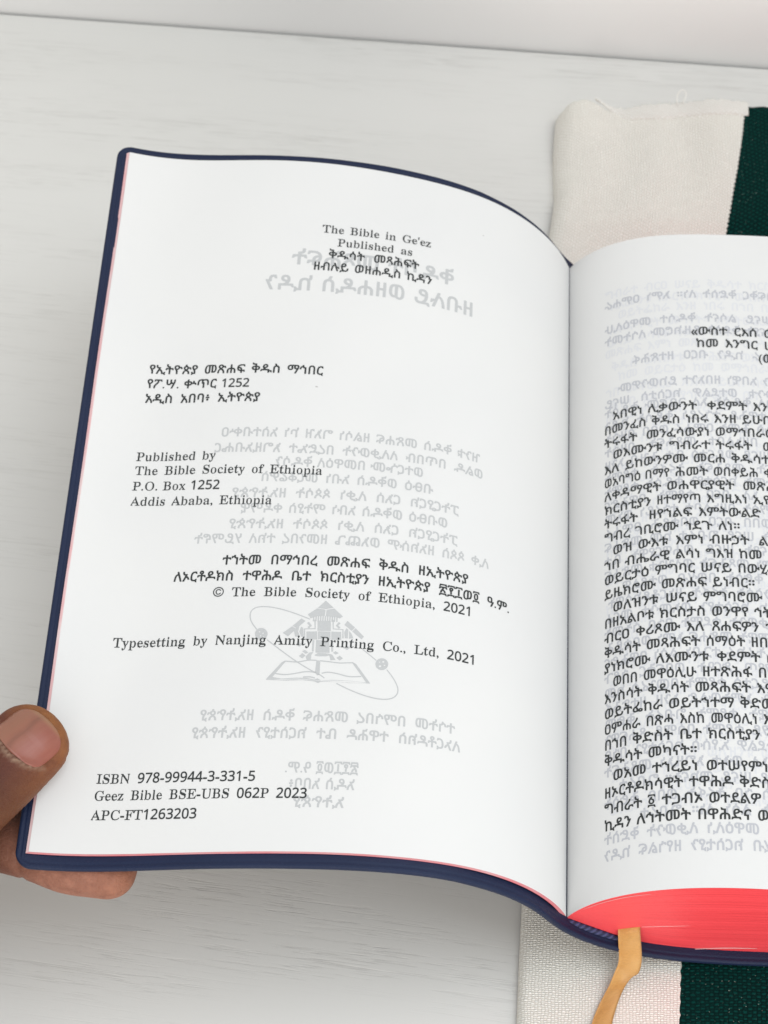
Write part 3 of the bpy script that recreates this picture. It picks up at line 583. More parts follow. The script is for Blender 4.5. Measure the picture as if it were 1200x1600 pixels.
x 0.475 (x(H(q(Q(p(g)$)*)B)F*3*L*;*P*Z*S*h*i*5+l)},$)>-+).-:(j-?(_-F(Z-V(_-f(p-l+5-i+;-]+8-F+--@*b-;*Z-2+6,4+F,*+W,0,;-&,=-8,.-N,.-a,3-h,A-l->-k-H-f-L-V-?-2-&,w,;+|,-+r+j+o+_+d+]+W,&*t,3*W,G*@-9(z-A(v-](s-i(l-l(Z-i(L-W(F+7(I+0(W+6(p+A(t+g(v+p)$+d)A+2*3++*;*{*>*l*5*))5*$(x*2(l*5(d*5(Q*0(J)}(F
y 0.447 )+%*({%1(h%a(W%t(V&=([&l(k&u(~&y)<&y)Q&q)Y&f)W&&)b%{)x%{*4&1*G&N*Z&|*e(H*V(q*Z)=*A*@*2*V);,q)%-9([->(N-E(K-c(P-j([-n+--k+3-X+.-C*{-=*R-<*I-4*M,w*b,C+@*f+G*^+O*^+^*y,C,y,A-5,,-K,/-h,<-n-6-l->-_-=-:,|,Y,7*S,.*J+p*G+h*@+S)=+V(i+0&Y*q%}*b%i*;%d)m%,)P%&
z 0.436 (d(H(Y(W(a(t(j(})&)%)0)-+F--+E-2+:-5*;-5*#-1)X,f)@,*)5,$(z,$(r,*(o,5({-f)0-l-#-l-3-c-4-I-/-9,q-4,g--*P)**])$+H)$+|).,I)],i*C,t*H-,*H-6*@-7*0-1);-))(-/(o-)(L,t(F
© 0.74 ,X(C+U(O*s(j*M({)b)V)$*K(e+2(X+P(L,V(X-X(i.%)(.c)e/S*R02+G0S+j0[,e0f-g0X.L0>.m00/[/P0<._0a-h0p,P0d+K0S+&0;*I/Z)V.j(x-r(S ,N)2,b)1-^)?.D)Z/%*//O*d/^*|/x+_0&,M/v-P/W.:/*.v.</Q-R/n,p/w,R/x+Z/i*y/M*<.{)i.?)U-s)F-K):,V)C+i)Q+@)f*n*9*1+%)V+h)< ,O*/+{*6+M*I+%*k*h+5*O+y*J,Y*Q-=*e-n+).=+R.],+.p,b.w-1.t-U.j-u.Y.8.?.H.).X-c.Y-V.L-N-x-F-R-v-<.*,x.3,U.4,9./+y-|+c-h+N-H+D-%+@,:+L+_+h+8,1*|,b*t,x*v-6*~-Z+=-~+u.U+i.b+_.Q+/.>*n-~*R-Z*?-9*5
« 0.49 *Q(>*C(D*5(T(c*r(]+**@-a*Q-i+@-j+Q-h+Y-c+_-V+]-I*1+0*-+$+Y(d+_(O+X(D+L(> ,k(>,](D,N(T*|*r*w+*,Y-a,k-i-Y-j-k-h-t-c-y-V-w-I,J+0,F+$-t(d-y(O-s(D-g(>
ሁ 0.745 +^(4+1(:*k(D*4(e)i)7)J*%)>*v)A0Z)R0g*P0g*^0c*g0T*h+%*t*?+0)m+M)X+s)P,G)V,k)k,z*%-/*U-5+1-6+j-60T-<0a-J0g.J0g.W0a.^0O.a-A.m-<0;-<0L-50U,~0r+Z0u+G0s+90b+.00+2/u+=/a+O/?+~.e+~._+u.^+..V*B.E)b.$))-V([-,(E,R(7
ሂ 0.508 -]&E-C&L-3&X,x&q,Z(>*((?)u(C)n(M)o):*},1*x,9*F,F)n,b)F-()2-G(|-x(u.L(v0W(}0c)00h*(0h*80b*>0O*B.X*O.(*^-q*r-b+I-P+V-U+g-z,o0^-&0h-}0h.00c.70W.50G+O)[+R)U+Z)S,Z)T,d)Y-**1-B*B-d*K.$*J.2*D.8*9.8*,-}(v.8&V.2&K.*&F
ሃ 0.516 )j(>)W(H)V(^*},2*x,9*9,K)j,e)A-0)/-N(|-w(u.N(v0V(}0b)00f*(0f*80_*>0N*B.V*N.**a-n+3-U+Q-Q+^-f,o0_-$0f.$0f.30Y.30C*~(I*l(>
ለ 0.59 (~(>(q(D(k(T(y*$):+l)V,o)o-I*<.**n.T+P.z+,0H+.0Y+70d,B0f,N0c,V0Y.8+8/((O.{(B.m(>-p(>-^(D-O(d+}-T+v-^+k-Z+K-F+8-/*},d*k,5*W+I*I*T*2(I)|(>
ሉ 0.667 (~(>(q(D(k(T(y*$):+l)V,o)o-I*<.**n.T+P.z+,0H+.0Y+90e,B0f,M0d,U0Z-j,k-v,g/G,g/Z,[0%*r/{*^/g*V/A*Z/)*g.e+&.M+L.D+P.6+N.5+@/#(g/((O.}(D.p(>-p(>-_(D-O(c+~-R+y-[+p-]+M-G+9-1*~,f*k,5*W+I*I*T*2(I)|(>
ሊ 0.753 0G&E0.&L/s&[/D(>-m(?-Y(H,&-D+v-^+X-O+=-6+$,j*n,<*N*y*1(I*)(A)y(?)%(?(s(C(m(J(k(X)#*J)8+b)V,p)}-b*E.3*s.W+P.x+P/(+*0L+-0^+40e+B0h,?0h,O0b,[0I.h)Y.s)S/G)U/m*/06*G0j*J0{*?0}*,0g(v0}&V0x&K0p&F
ል 0.664 (~(>(q(D(k(Q(s)Q)2+>)T,a)v-K*G./*w.V+Y.|+W/-+%0H+)0Z+70f,<0f,G0b,Q0V/U)R/y(Z/z(O/u(D/e(>.j(=.Z(@.R(G,9-T,2-a,+-b+s-W+P-<+5,w*z,N*e+i*n+b+P+a+y+W,A+F,Z+0,q*i,|*@,{)g,i)3,J(l,4(Y+M(B+)(= *E)O*s)M+7)U+E)^+P)m+T*$+Q*8+G*D+.*M*h*Q*P*N*K*F*C)d
ሐ 0.757 )B(>)3(F).(Z)/*o)5+F)>+g)N,0)f,P*=-$*|-D+v-V,#-],%0N,,0_,:0f-:0f-E0b-L0V-P-[-X-V.E-I.}-2/U,i0&,00;+T0E*}0E)30E(Q0:(A/7(=.~(D.x(W.x*g.n+;.]+].G+s-~,,-U,4-P,1-N,&-L(L-E(B-7(>,=(>,/(B,((I,%(W,$,*+},2+s,4+P,++2+u*t+[*e+@*V*a*V(W*R(F*@(>
ሓ 0.757 /1(>/#(D.x(Q.x*l.o+C.c+].Q+t.:,+-|,7-X,?-N,8-M*>-J*2-B**,=*&,**0,%*@,%,2,#,;+v,>+X,8+=,,+&+w*p+a*Z+-*V*;*M*+*7*&)E*&)7*+)0*5).*C)/*z)6+Q)@+w)O,;)n,d*=-/*f-D+B-X,#-f,(0Y,00c,=0f-70f-E0b-M0N-P-f.S-O/<-,/h,a/{,F02+}0>+T0E+&0C(L0<(B01(>
ሔ 0.929 )B(>)3(F).(Z)/*o)5+F)>+g)N,0)f,P*=-$*|-D+v-V,#-],%0N,,0_,:0f-:0f-E0b-L0V-P-[.[-B/7-&/X,g/m,N0<+c1^+]2(+Q2J+=2f*z2x*I2x)l2l)A2Z)(2;(d1{(Q1X(F0x(=/)(@.{(H.x(T.x*g.n+;.]+].G+s-~,,-U,4-P,1-N,&-L(L-E(B-:(>,1(@,((I,%(W,$,*+},2+s,4+P,++2+u*t+[*e+@*V*a*V(W*R(F*@(> 0I)O0{)M16)S1D)]1N)l1R*$1N*81D*E1+*M0I*N0E*80E)Z
ሕ 0.757 )B(>)5(D)/(Q).*l)6+L)K,*)k,V*A-&+#-E+y-W,%-f,#/K+s/P*M/P*=/W*5/i)q1C)s1S)|1]*@1_*Y1Z*n1Q+/1:+H0m+P0g-40f-G0_-N0K-O-]-X-V.S-D/1-)/[,d/s,G0,,#0<+Q0E*w0E(T0B(H09(@/4(>.}(F.x(W.x*g.n+;.]+].G+s.%,+-X,4-P,1-N,&-L(L-E(B-7(>,=(>,-(D,%(W,%,&,#,1+v,4+S,,+2+u*t+[*e+@*V*a*V(W*R(F*@(>
መ 0.959 +6(4*d(<*B(J*((^)a)+)N)M)>)~)1*h)*+O)*,L)1-9)>.$)P.b)g/6*$/^*O00*x0J+R0_,90h0;0g0i0c1@0P1]0>2#/x25/Z2J/+2V.U2a-p2c,R2V+G2E*e2$)~1V)R1&)80T)..l)..[)1.S)9.Q)G.P/G.O/M.F/Q-g/O-b/A-_)X-D)1,u(b,Z(O,$(9+^(4 +I)J+d)M+{)W,3)k,8){,8/G,3/O,+/P+S/>+2.{*o.A*[-W*P,J*S+4*e*6*p)v+$)]+6)O 0#*D03*B0L*G0h*X1%+%13+X1=,O1=-J1/.L1#.r0s/.0c/A0L/M0*/Q/{/I/{*R
ሙ 1.097 +6(4*d(<*B(J*((^)a)+)N)M)>)~)1*h)*+O)*,L)1-9)>.$)P.b)j/;*3/o*R03+$0O+T0a,90h080h0g0d120W1U0D1r0.2;/O2R.g2b-R2h-G3;-G3Y-u4#.74N.?4a.>4l.84q-~4Z,s4],U4q+R4o+D4g+<4:+94#+>3]+X3;,.2f,/2^,%2P++2=*O1{)x1S)P12)=0T)..])0.S)9.Q)G.P/G.O/M.F/Q-g/O-b/A-_)X-D)1,u(b,Z(O,$(9+^(4 +I)J+d)M+{)W,3)k,8){,8/G,3/O,+/P+S/>+2.{*o.A*[-W*P,J*S+4*e*6*p)v+$)]+6)O 0#*D03*B0L*G0h*X1%+%13+X1=,O1=-J1/.L1#.r0s/.0c/A0L/M0*/Q/{/I/{*R
ማ 0.892 .e(>.R(I.R(a/},;/v,B/<,F.k,T.H,l.1---~-N-x-o-x.].%/K-~/S-J/U-A/N-@,Y-<,I,v,+,P+n,0+]+[+O*i+K*:+S)_+m):,2(|,W(k-2(e-a(k.T(u.|)&/@)N/w*,0E*N0T*t0_+M0f0B0f0m0c1<0U1p052*/w26/Y2?.w27.51q-*/w(I/e(> *~,a+@,b+S,g+n,t+s-#+r/N+k/U+[/V+//M*f/9*J.z*9.T*0-}*4-I*C-#*[,j 0&-T0G-R0R-X0l.:0u.f0t/*0i/@0U/M04/U/[/V/O/Q/F.|/@.=/D-z/O-f/e-Y
ም 0.872 *P(>*@(H*>(^+C+F+:+K*f+K*E+P)q+c)V+r)=,0({,Y(i-=(f./(t.|)+/H)C/l)f01*50K*n0_+H0f0?0f0k0^170O1X081m/~2&/]27/&2:.a27.82+-c1l-/1G,g0{,P0J,F.?,E.,,L.%,a.$/N-|/T-s/V-J/U-B/Q-@,Y-8,;+c(H+P(> *~,a+@,b+S,g+n,t+s-#+r/N+k/U+[/V+//M*f/9*J.z*9.T*0-}*4-I*C-#*[,j /R-T/k-R0<-Y0O-f0^-w0k.=0m.]0g/&0W/@0G/M01/U/[/V/O/Q/N-c
ሠ 0.834 +<(4*^(@*.([)b)/)I)m)>*X)@0W)J0e)_0h*P0g*[0c*d0W*f+(*i*R*r*++$)h+9)W+X)P+{)V,3)h,B*),K*U,O+1,P0W,X0c,e0g-b0g-q0^-v0I-v+u-z+O.*+(.9*m.O*a.r*[/3*e/G*x/T+9/]+h/_0W/i0d/x0h0o0g1%0Z1(+X0v*p0f*G0R*+00)e/m)P/>)B.W)>.+)F-Z)U-.(n,d(M,+(7
ሣ 0.834 -O(>-@(F-=(Z.h,;.h,I.1,R-Z,e-6,*,s+f,^+W,(+D+?+@*X+O*++l)q,&)],C)G-#)>-f)?0N)E0_)U0f*P0f*[0b*d0V*i-c*r-8+%,t+2,i+G,a+[,^+s,b,1,r,B-8,O.8,O0N,X0b,h0f-Z0f-j0d-q0]-v0K-v.|.%.@...-.=-w.O-n.j-j/(-n/9-u/G.*/R.@/].|/]0K/c0]/u0f0m0f0{0b1(0S1(.f0z.-.h(O.a(D.R(>
ረ 0.536 -z&E-a&L-N&X-8&q,w(>+-(?*I(K)o(e)F),)2)G(y)y(q*M(r*y(x+D)4,+)i,s+@.E+r/$,5/e,D0^,W0h-T0g-d0a-i0O-^/U-C.n,w.1,Q-b+C,W*h+s*K+?*A*e*J*4*Z)s*z)^+I)T,w)T-#)Y-=*%-^*B.#*K.@*J.M*E.S*9.T*,.>(v.S&k.S&V.N&K.F&F
ሩ 0.615 ,*(>+x(D+q(Q+o*D+d*H*d*H*C*L)y*W)R*l)4+0({+W(r,#(r,T)*-8)Q-l*0.<+Q/,+z/O,4/t,@0V,K0d-T0f-a0b-h0V-f0&-W/K-E/&-&.[,G.**s-2*T,w*F,e*?,N*?,5*E+}*X+i+&+^.z+Z/,+F/K)a/F)U/:)O.w)N.a)T.8)o-q*E-C*F->*;->(W-;(H-*(>
ሪ 0.574 +;(>*d(E*-(V)W(u);)9)#)g(r*C(r*w(y+N)7,0)],f+N.T+r/$,3/a,A0S,J0c,Y0f-U0f-d0_-i0N-c/i-R/2-:.],]-o+0,C*[+d*I+;*A*l*E*F*N***[)r*l)f+;)V+Y)R+})U,Q)f,k)z,z*5-,*a-3+T-;+_-I+d.C+d.U+Y.Z+5.Q*@.B)l./)F-w)--T(j--(S,T(D+z(>
ራ 0.664 +;(>*d(E*-(V)W(u):);(~)j(r*F(r*z(}+Y)8,2)],f+N.T+q/#,3/a,A0S,F0_,W0f-T0f-e0]-i0K-[/N-;.^,]-o+;,N*Z+a*I+;*B*o*E*F*N***])q*u)a+>)U+R)W+r*a,,+-,C+K,c+g--+{-V,.-t,3/C,6/U,0/]+}0#*;/z*./n*(/:*+/(*3.q*@.]*U.G*w.8*y-q*p-N*Y-4*--%)T,w(Q,q(D,](=
ሬ 0.609 +;(>*d(E*-(V)W(u)<)8)#)g(s*@(r*w(x+F)$+g)6,-)Z,d*--8+N.T+s/&,3/a,A0S,J0c,Y0f-V0f-e0]-i0K-a/a-O/--&.@,C-T+.,@*c+l*P+L*F+-*A*d*I*5*X)u*u)a+*)Z+3)[+5*8+?*]+V+&+}+F,>+S,]+]-T+a.#+Y.F+M.a+>.z+$/1*a/8*I/;*0/8)Z/*)5.n(r.Q(Y./(I-Q(> -*)O-=)M-V)R-e)Z-m)j-q*$-k*8-]*G-I*M--*N,t*I,g*@,^*3,Z)z,d)b,r)T
ር 0.51 -W&E-<&M-(&[,T(=+O(?*d(K*((h)j({)W)4)=)e).*G)**m)-,{)>.1)_/1)v/U*;/{*^09+$0K+O0Y,+0e-g0f-u0U.1/G.;.j.5.^.(.W-Z.X-;.f,{/$,d/J,Z/N,A/N+u/F+@/++&.g*k.1*[-O*R,R*R*v*V*U*g*)+()h+W)W,R)T,Z)X,z*,-<*B-W*J-u*K.(*H.0*@.3*.-w(v.2&V.-&K.$&F
ሮ 0.607 -W&E-<&M-(&[,T(=+O(?*b(L*$(i)g(~)Q)<)7)v)+*e)+,O)1-A)<.+)^/0)v/U*;/{*b0;++0M+O0Y,(0d,g0h-a0e.-0[.N0L.r01/*/p/7/G/9.~/3.R.u.%.O-_-x-I-W-D,m-D,I-I,+-T+j-f+R-|+B.9+3.f+..k*u.L*c-p*R,R*R*s*]*?*r)v++)g+R)X+r)S,R)T,Z)X,z*,-<*B-W*J-u*K.(*H.1*?.3*.-w(v.2&V.-&K.$&F ,{.U-O.U-_.^-k.m-o/(-j/>-^/J-I/R,z/Q,j/J,_/>,X/(,^.m,i.^
ሰ 0.618 )R(>)C(F)>(W)>,r)G-T)[.8){.i*K/5+:/V+<1#+>1/+F17,G1;,Z15,b1#,e/W-?/C-a//.$.l.<.H.M-w.W-I.^,]._+Q.[(I.S(A.G(>-L(>-?(B-8(I-6(W-5,a-)-N,m-|,^.-,J.6+x.<+X.7+?.-+.-z*z-a*p-=*i,l*g(L*^(B*R(>
ሱ 0.716 )R(>)C(F)>(W)>,r)G-T)[.8){.i*K/5+:/V+<1&+G18,J1;,]12,b0|,d/Y,j/R-</D-X/5.0.].?.@.N-q.W-I.],l.d,].~,]/F-5/g-K09-Q0I-P0R-K0W-80@+}0G+W0W*a0R*R0E*L/{*K/b*S/>*r.~+@.j+B.b+>.[(I.S(A.G(>-A(@-9(H-6(T-6,]-)-N,p-x,R.3+~.=+G.1+1-}*{-c*p-=*i,l*g(L*^(B*R(>
ሳ 0.618 -J(>-<(D-6(Q-5,a---@,x-l,l-},Z./,+.<+X.7+7.&*}-f*n-8*h,i*h+;*e+,*[+#*P*|)M*~)C+*)?+8)?,w)O-t)s.]*H/2+</V+>1#+D14+U1;,J1;,Z16,d1),h/V-9/D-^/0-{.q.7.N.I.&.S-].^,a.^(Q.W(D.L(>
ስ 0.618 )R(>)C(F)>(W)>,r)G-V)[.8)y.f*G/2*~/M+&/S*F0w*E1)*M16*e1;+X1;+h16+s1),Z/X-L/<-e/,.$.l.=.F.Q-i.Z-2._,2.](L.U(B.J(>-A(@-9(H-6(T-6,]-(-Q,l-},Z./,G.7+v.<+R.6+9.)++-v*y-]*i,l*g(L*^(B*R(>
ቀ 0.651 +^(>+P(D+J(Q+G*l+B*p*b*x*0+*)e+<)?+V)%+w(r,>(h,l(h-8(p-a(}.#)4.=)R.Y*7.x+G/2+I0N+P0_+b0f,_0f,m0_,s0P,u/2.1.v.Z.c.x.N/;.-/N-a/W-#/U,a/M,@/>+}/.+g.m+J..++-j*|,~*q,u*l,s(W,m(D,Z(> ,z,0-^,<-t,I.$,V.-,o..-*.$-F-p-W-A-k,~-o,u-l,s,>,u,3 +(,2+B,0+I,8+H-i+?-p*e-e*M-W*<-F*5--*6,o*?,T*J,H*b,;
ቃ 0.64 (b&E(Q&M(M&_(t)J),)S*9)T*s)d+))q+3*%+A*e+@*m+9*r*P*z)k+4)E+I)%+h(j,4([,h([-9(j-m)%.9)?.R)X.e*<.}+B/3+D0O+M0c+[0h,R0h,e0c,m0U,n/<,r/1-^/#.6.p.m.O/1.+/E-X/L-(/I,[/?,9.{+b.R+A-m+$,u*r,m*m,f*4,R)U,6))+r(h+O(S+)(F*+(=)m&q)Q&V).&F +*,1+<,0+C,9+B-j+<-o+.-o*R-b*<-R*0-A*)-%*-,e*8,O*G,C*b,8 ,u,1-9,5-U,>-i,J-u,X-},p-~-+-u-G-e-X-3-k,x-o,o-j,n,<
ቅ 0.651 +^(>+P(D+J(Q+G*l+B*p*7+()q+5)P+I)9+])$+z(q,@(i,f(h-8(q-c)%.+)B.K)_.b*1.v*^/%+B/.+H/5+I0#+D00)_02)R06)J0@))1y)*22)72?)R2@)p2:*,2/*B1v*b1G,X1F,l1@,s1/,u/2.+.x.m.W/0.;/?.&/M-c/T-C/W,z/N,C/;+w.x+S.Z+?.3+,-j*|,~*q,u*l,s(W,o(F,Z(> ,z,0-^,<-t,I.$,V.-,o..-*.$-F-p-W-A-k,~-o,u-l,s,>,u,3 +(,2+B,0+I,8+H-i+?-p*e-e*M-W*<-F*5--*6,o*?,T*J,H*b,;
ቆ 0.651 +^(>+P(D+J(O+I)A+E)L*U)W*+)f)R*%).*I(w*i(m+*(h+L(h+r(o,;(},])4,w)R-7*4-T*_-a+B-g+K-o+N.2*~.L*m.]*W.z*K/:*G/S*G0#*P0E*a0c+%1)+M1=+v1F,X1D-.16-R0w-l0S-x0&-x/V-m/--W.c,}.#,x-l,~-h.(-V.J-I.u-//6,o/E,T/R,//W+W/Q+-/A*a/0*F.p*+.1)e,u)I,s(Q,l(D,Z(> +(*l+B*j+I*r+H,F+D,L+<,M*e,B*M,7*>,&*5+g*6+L*>+5*J+%*b*u ,v*l-1*k-U*s-p+#-~+3.,+F..+d.%,#-q,5-G,F,~,M,u,I,s*} ,1/:,</9,D/A,M/S,Q/n,I0,,406+x0++n/l+v/N
ቍ 0.941 +^(>+P(D+J(Q+G*m*B+#)p+6)9+](u,5(h,i(h-8(s-i)/.8)S.Y)~.q*P/#+G/2+I0N+R0b+e0f,^0f,l0_,r0S,s/:,x//-u.}.Z.c.u.Q/3.8/R-^/j-Z/}-[0)-c0*//00/?0D/F1B/C1J/:1L//1N-a1Z-Z2Q-Y2c-Q3-+i3)+T2}+N2o+K2O+L28+R1r+o1T,=1L,B/R,A/.+g.Z+?-s*~,u*m,p(I,^(> ,z,0-^,<-t,I.$,V.-,o..-*.$-F-p-W-A-k,~-o,u-l,s,>,u,3 +(,2+B,0+I,8+H-i+?-p*e-e*M-W*<-F*5--*6,o*?,T*J,H*b,;
በ 0.618 )R(>)C(F)>(W)>.*)E.a)W/C)y/|*G0H*v0b+M0n+~0r,R0n,~0e-A0W-b0E.$0&.6/i.N/-.[.C._)r.^(T.W(D.G(>-O(=-A(@-8(I-6-t-,.Y,u/-,X/F,C/N,%/R+R/L+6/=*~/#*p.V*i.&*g(L*^(B*R(>
ቡ 0.74 )R(>)C(F)>(W)>.*)E.a)W/C)y/|*G0H*v0b+@0l+{0q,h0k-10a-L0R-~0*.D/K.U.n.^-t._,l.e,_/9,a/^-80$-P0T-W0m-P0q-=0X,#0p*g0g*U0O*Q0.*R/m*b/R*}/9+G.d+F._+;.[(I.S(A.G(>-L(>-<(D-6(Z-6-t--.V,u/+,Z/D,D/N,%/R+R/L+6/=*~/#*p.V*i.&*g(L*^(B*R(>
ቢ 0.738 09&E/}&K/g&X/6(=-L(?-@(B-8(J-5-x-..O,|.{,m/7,X/F,+/Q+j/Q+G/H+-/3*s.b*h-{*h([*b(F*P(?)X(?)J(A)A(J)>+J)>.+)B.L)W/D)h/e*%0+*B0D*e0Y+10i+[0p,D0p,l0j-O0P-v03.6/i.H/A.W.b.^-s.a)X.m)S/9)V/Z*,/m*<0(*G0Z*J0g*F0n*<0o*.0V(v0o&V0j&K0b&F
ባ 0.61 -B(>-2(F-.(W---z,}.c,h/3,X/A,E/K+s/R+;/F+)/8*v/#*h.V*a.&*_+8*[+,*S+#)M*|)A+$)9+-)6-T)7./)=.a)P/F)b/f)v0&*70B*X0W+)0h+J0n+y0q,[0k-)0a-D0R-[0C-{0#.?/C.L.q.R.F.U-o.U(T.Q(F.D(>
ቤ 0.774 )R(>)C(F)>(W)>.*)E.c)X/F)j/f)~0&*<0@*[0T+<0k,%0q,{0f-R0N.$0&.E/H.W.a.^-q.a+g.j+b/x+[0>+Q0a+>0{*|1-*]13*F16)r1-)H0v)$0W(b03(L/A(=-O(=-<(D-6(Z-6-t-..Q,x/&,b/A,G/M,(/R+[/N+</A+%/)*q.Y*i.**g(L*^(B*R(> .d)O/6)M/L)R/^)[/g)j/k)}/g*6/]*C/D*M.d*N._*8._)Z
ብ 0.742 *x(>*k(D*e(T*b+D*U+H**+F)p+$)X*i)4*S([*R(Q*Z(M*i(n,F(w,V),,]*U,^*c,d*e.:*o.z+0/c+U08+v0O,?0b,s0n-D0q.>0g.^0Z/+0D/G0*/Z/i/t/*0%.:0%-#0#(L/x(B/j(>.r(>.e(B.](I.Z(W.Z-V.V.2.L.f.D.|.5/8-m/L-G/S-+/O,m/H,V/:,>.l,1.-,.(O,((D+v(>
ቦ 0.61 )R(>)C(F)>(W)?.2)E.i)W/K)p/w*10=*P0R*~0f+x0r,M0n,s0f-D0R-e0=.2/i.C/F.R.t.^-t._,T.^+8.W+(.D*|-L*|-?+%-8+--6+;-5-w-..N,{.|,e/?,</O+{/S+^/O+J/I+7/=+%/**v.l*h.#*g(O*a(D*R(>
ተ 0.601 +D(>+6(D+0(T+.-K*~-P*+-O)p--)U,o)1,Z([,Z(P,e(M,t(n.N(w.a),.g++.i+0.t+00K+50]+G0f,D0f,Q0_,X0P,Z.k,h.g.Z.g.m.b.y.N/<,o/8,d/.,Z.W,Z.A,e.-,t-b-N,h-P,Z-L,W(O,Q(D,D(>
ቱ 0.601 +D(>+6(D+0(T+.-K*~-P*+-O)m-*)J,f),,Y(X,[(O,f(M,t(r.Y(z.c),.g+,.i+0.t+10S+90b+J0f,D0f,U0Z,X0K,X.t,^.i.b.f.p._.y.N/;,}/8,d/0,[.~,Y.Z,Y.G,b.(,z-f-K-^-O,^-N,X-C,X+W,Z+L,b+G-3+H-W+z-u,6.D,A.Z,@.g,:.m,0.m+z.U*l.m)Z.k)F.W);.()=-^)T-7*0,b*1,X*(,X(W,T(F,A(>
ቲ 0.601 .<&E-~&L-m&X-9(>+G(?+;(B+3(J+0-A+,-O*+-P)_,u)4,[(_,X(S,_(M,j(l.D(w.b),.h++.j+0.u+00O+60a+G0h,D0g,T0^,X0L,Z.m,h.h.Z.h.m.d.x.R/;,~/;,j/3,]/(,X.e,X.J,a.6,m-y-+-g-J-^-Q,e-Q,^-O,X-G,Z)X,h)S-<)U-j*4.1*H.b*J.l*E.q*<.r*%.[(v.r&k.r&V.m&K.e&F
ታ 0.618 (b&E(Q&M(M&_(t)J),)S*<)T*^)Z*v)f++)t+6*,+@*R+D*y+B-J+6-O*<-M)~-()[,e)<,X(k,Z(b,e(_,s)&.U)..a)<.e+?.g+D.s+D0L+G0[+X0g,U0h,g0b,m0R,p.j,{.e.p.e/$.a//.L/N,s/M,e/<,X.j,Y.D,p..-+-s-M,r-M,n-A,j*N,])p,B):,((v+X(W*x(C*+(=)m&q)Q&V).&F
ት 0.601 +M(>+?(D+9(T+6,r++,v*+,u)m,L)[,:)G,-).+~([+~(Q,*(M,5(n-t(y.+)..0++.0+4.2+8.8+8.H+4.Q*P.b*4.p)y/&)]/F)H/|)A0f)D1Y)U1f*D1f*^1d*i1V*o0E*v0,+%/z+M/k,M/i,]/a,b/N,c.=,g.2.^.0.r.&.y-q/<,@/:,0/0,#.b+}.G,*.3,8-y,N-b,t,p,v,e,r,a(L,X(B,M(>
ቶ 0.601 +M(>+?(D+9(T+6,A++,E*+,D)[+f)E+U),+M(X+N(O+W(M+g(n-C(y-U).-Z++-Z+6-_+;.2*^.V*H.q*=/-*3/Y*90:*M0f*{12+X1E,61F,e1=-61#-R0]-d0,-d/S-W/*-<.W,j.#,c-a,p-Z.^-Z.o-T.y-@/<+d/8+T/.+M.Z+M.3+d-{+w-b,C,d,C,_,5,](L,U(B,J(> +y/:,(/9,0/@,>/l,60,+{06+c0*+Y/l+c/N
ኀ 0.554 ,X(>,J(D,D(T,A-L+e-[+<-p*{.-*_.V*U.[*).X)e.*)R-u)<-j(~-c(b-c(U-g(N-q(S.=(r/f)%/q)[/r*J/t*O/|*P0S*U0_*^0e+j0e+s0_+x0S+z/K,$//,..{,D.n,e.g-Z.f-g.a-l.V-m(O-g(D-X(>
ኃ 0.571 (b&E(Q&M(M&_(m)7(w)M).)S+9)S+v)^,4)l,C)~,L*7,T*b,T-?,O-N+s-]+M-o++.4*r.U*h.Z*7.W)v..)_-s)G-h(p-e(^-p([.%)$/e)6/p)m/p*[/r*a/{*b0R*h0]*p0c+{0c,(0],.0R,//L,6/1,?.{,O.p,h.i-j.e-z.Z-~.G-}*X-r)y-b)P-D)),~(g,O(O+v(B*+(=)m&q)Q&V)1&G
ኅ 0.578 ,r(>,d(D,](T,Z-K+z-[+U-o+6./*z.R*r.U*O.=*4-t*(-N)z,i)t,])a,V(g,Y(],d(Y,t(f-q(}.T)I/0)}/X*e/y*i0&*j0S*t0c+(0f+}0f,/0_,50S,7/H,F.{,i.k-r.f.(.Y.*(O.#(D-r(>
ነ 0.419 +)(>*v(D*p(T*o-I*h-P*=-Y)t-j)G.2)7.I)-.c(|/C(|0N)&0_)70f*40f*A0_*G0S*I/Q*O/2*[.z*q.n+4.g,,.f,7._,=.Q,<(O,6(D,)(>
ና 0.511 +;(>+.(D+((T+$+>*u+C)>+C)3+G),+Q)*,N)0-@)<.*)J.])p/K*6/w*j0@+O0Y,D0f-g0e-v0S.*/n.;.q.9.c.0.X-j.V-D.b-%.z,d/L,O/P+x/G+G/0+..q*p.@*]-Q*U,V*b,R,;,Q,I,K,O,;,N(L,F(B,;(>
ን 0.488 *9(>*)(H*((^+t,f+j,n++,o*x,z*t.c*i//*R/E*</M*)/M)c.w)9.[(e.V(Q.a(N.w(q0V(~0e)B0g*R0f+)0Z+M0J+p0/,0/],>/&,D.2,O.--e.,-p.%-u-t-i-K+S(I+B(>
ኖ 0.607 +T(>+G(D+A(T+>+>+3+C)>+C)3+G),+Q)*,T)3-V)C.C)Z/&*+/f*A/|*b08*}0F+L0U,I0f-T0f-}0_.@0S.Z0E.w0*/5/P/8.i//.H.}.0.j-t.O-_-l-F,x-C,0-Q+m-d+M.&+=.C+0.k++.k*}.]*c-i*U,w*W,_*d,Z,T,Y,d,S,j,C,i(L,a(B,T(> -(.T-;.R-W.X-d.b-m.q-n/--h/@-Z/L-F/R-+/S,r/N,e/F,[/8,X/#,a.i,m.[
አ 0.553 )/(>(y(I(y(^*s-C*m-K*:-W)l-m)Q.&)8.H)).t(|/K(|0K)$0])-0d);0f*20f*C0_*I0N*I/Y*M/=*W/#*i.r+8.g,].g,m.a,s.V,s.K,R-V,@-*,A,z,w,W-H,0-n+Y.6*l.K)}.U)C.](d.W(F.P(@.B(=-K(>-:(D-5(O-&)],h*N,E+*,*+E+l+U+_+J*J(F*8(>
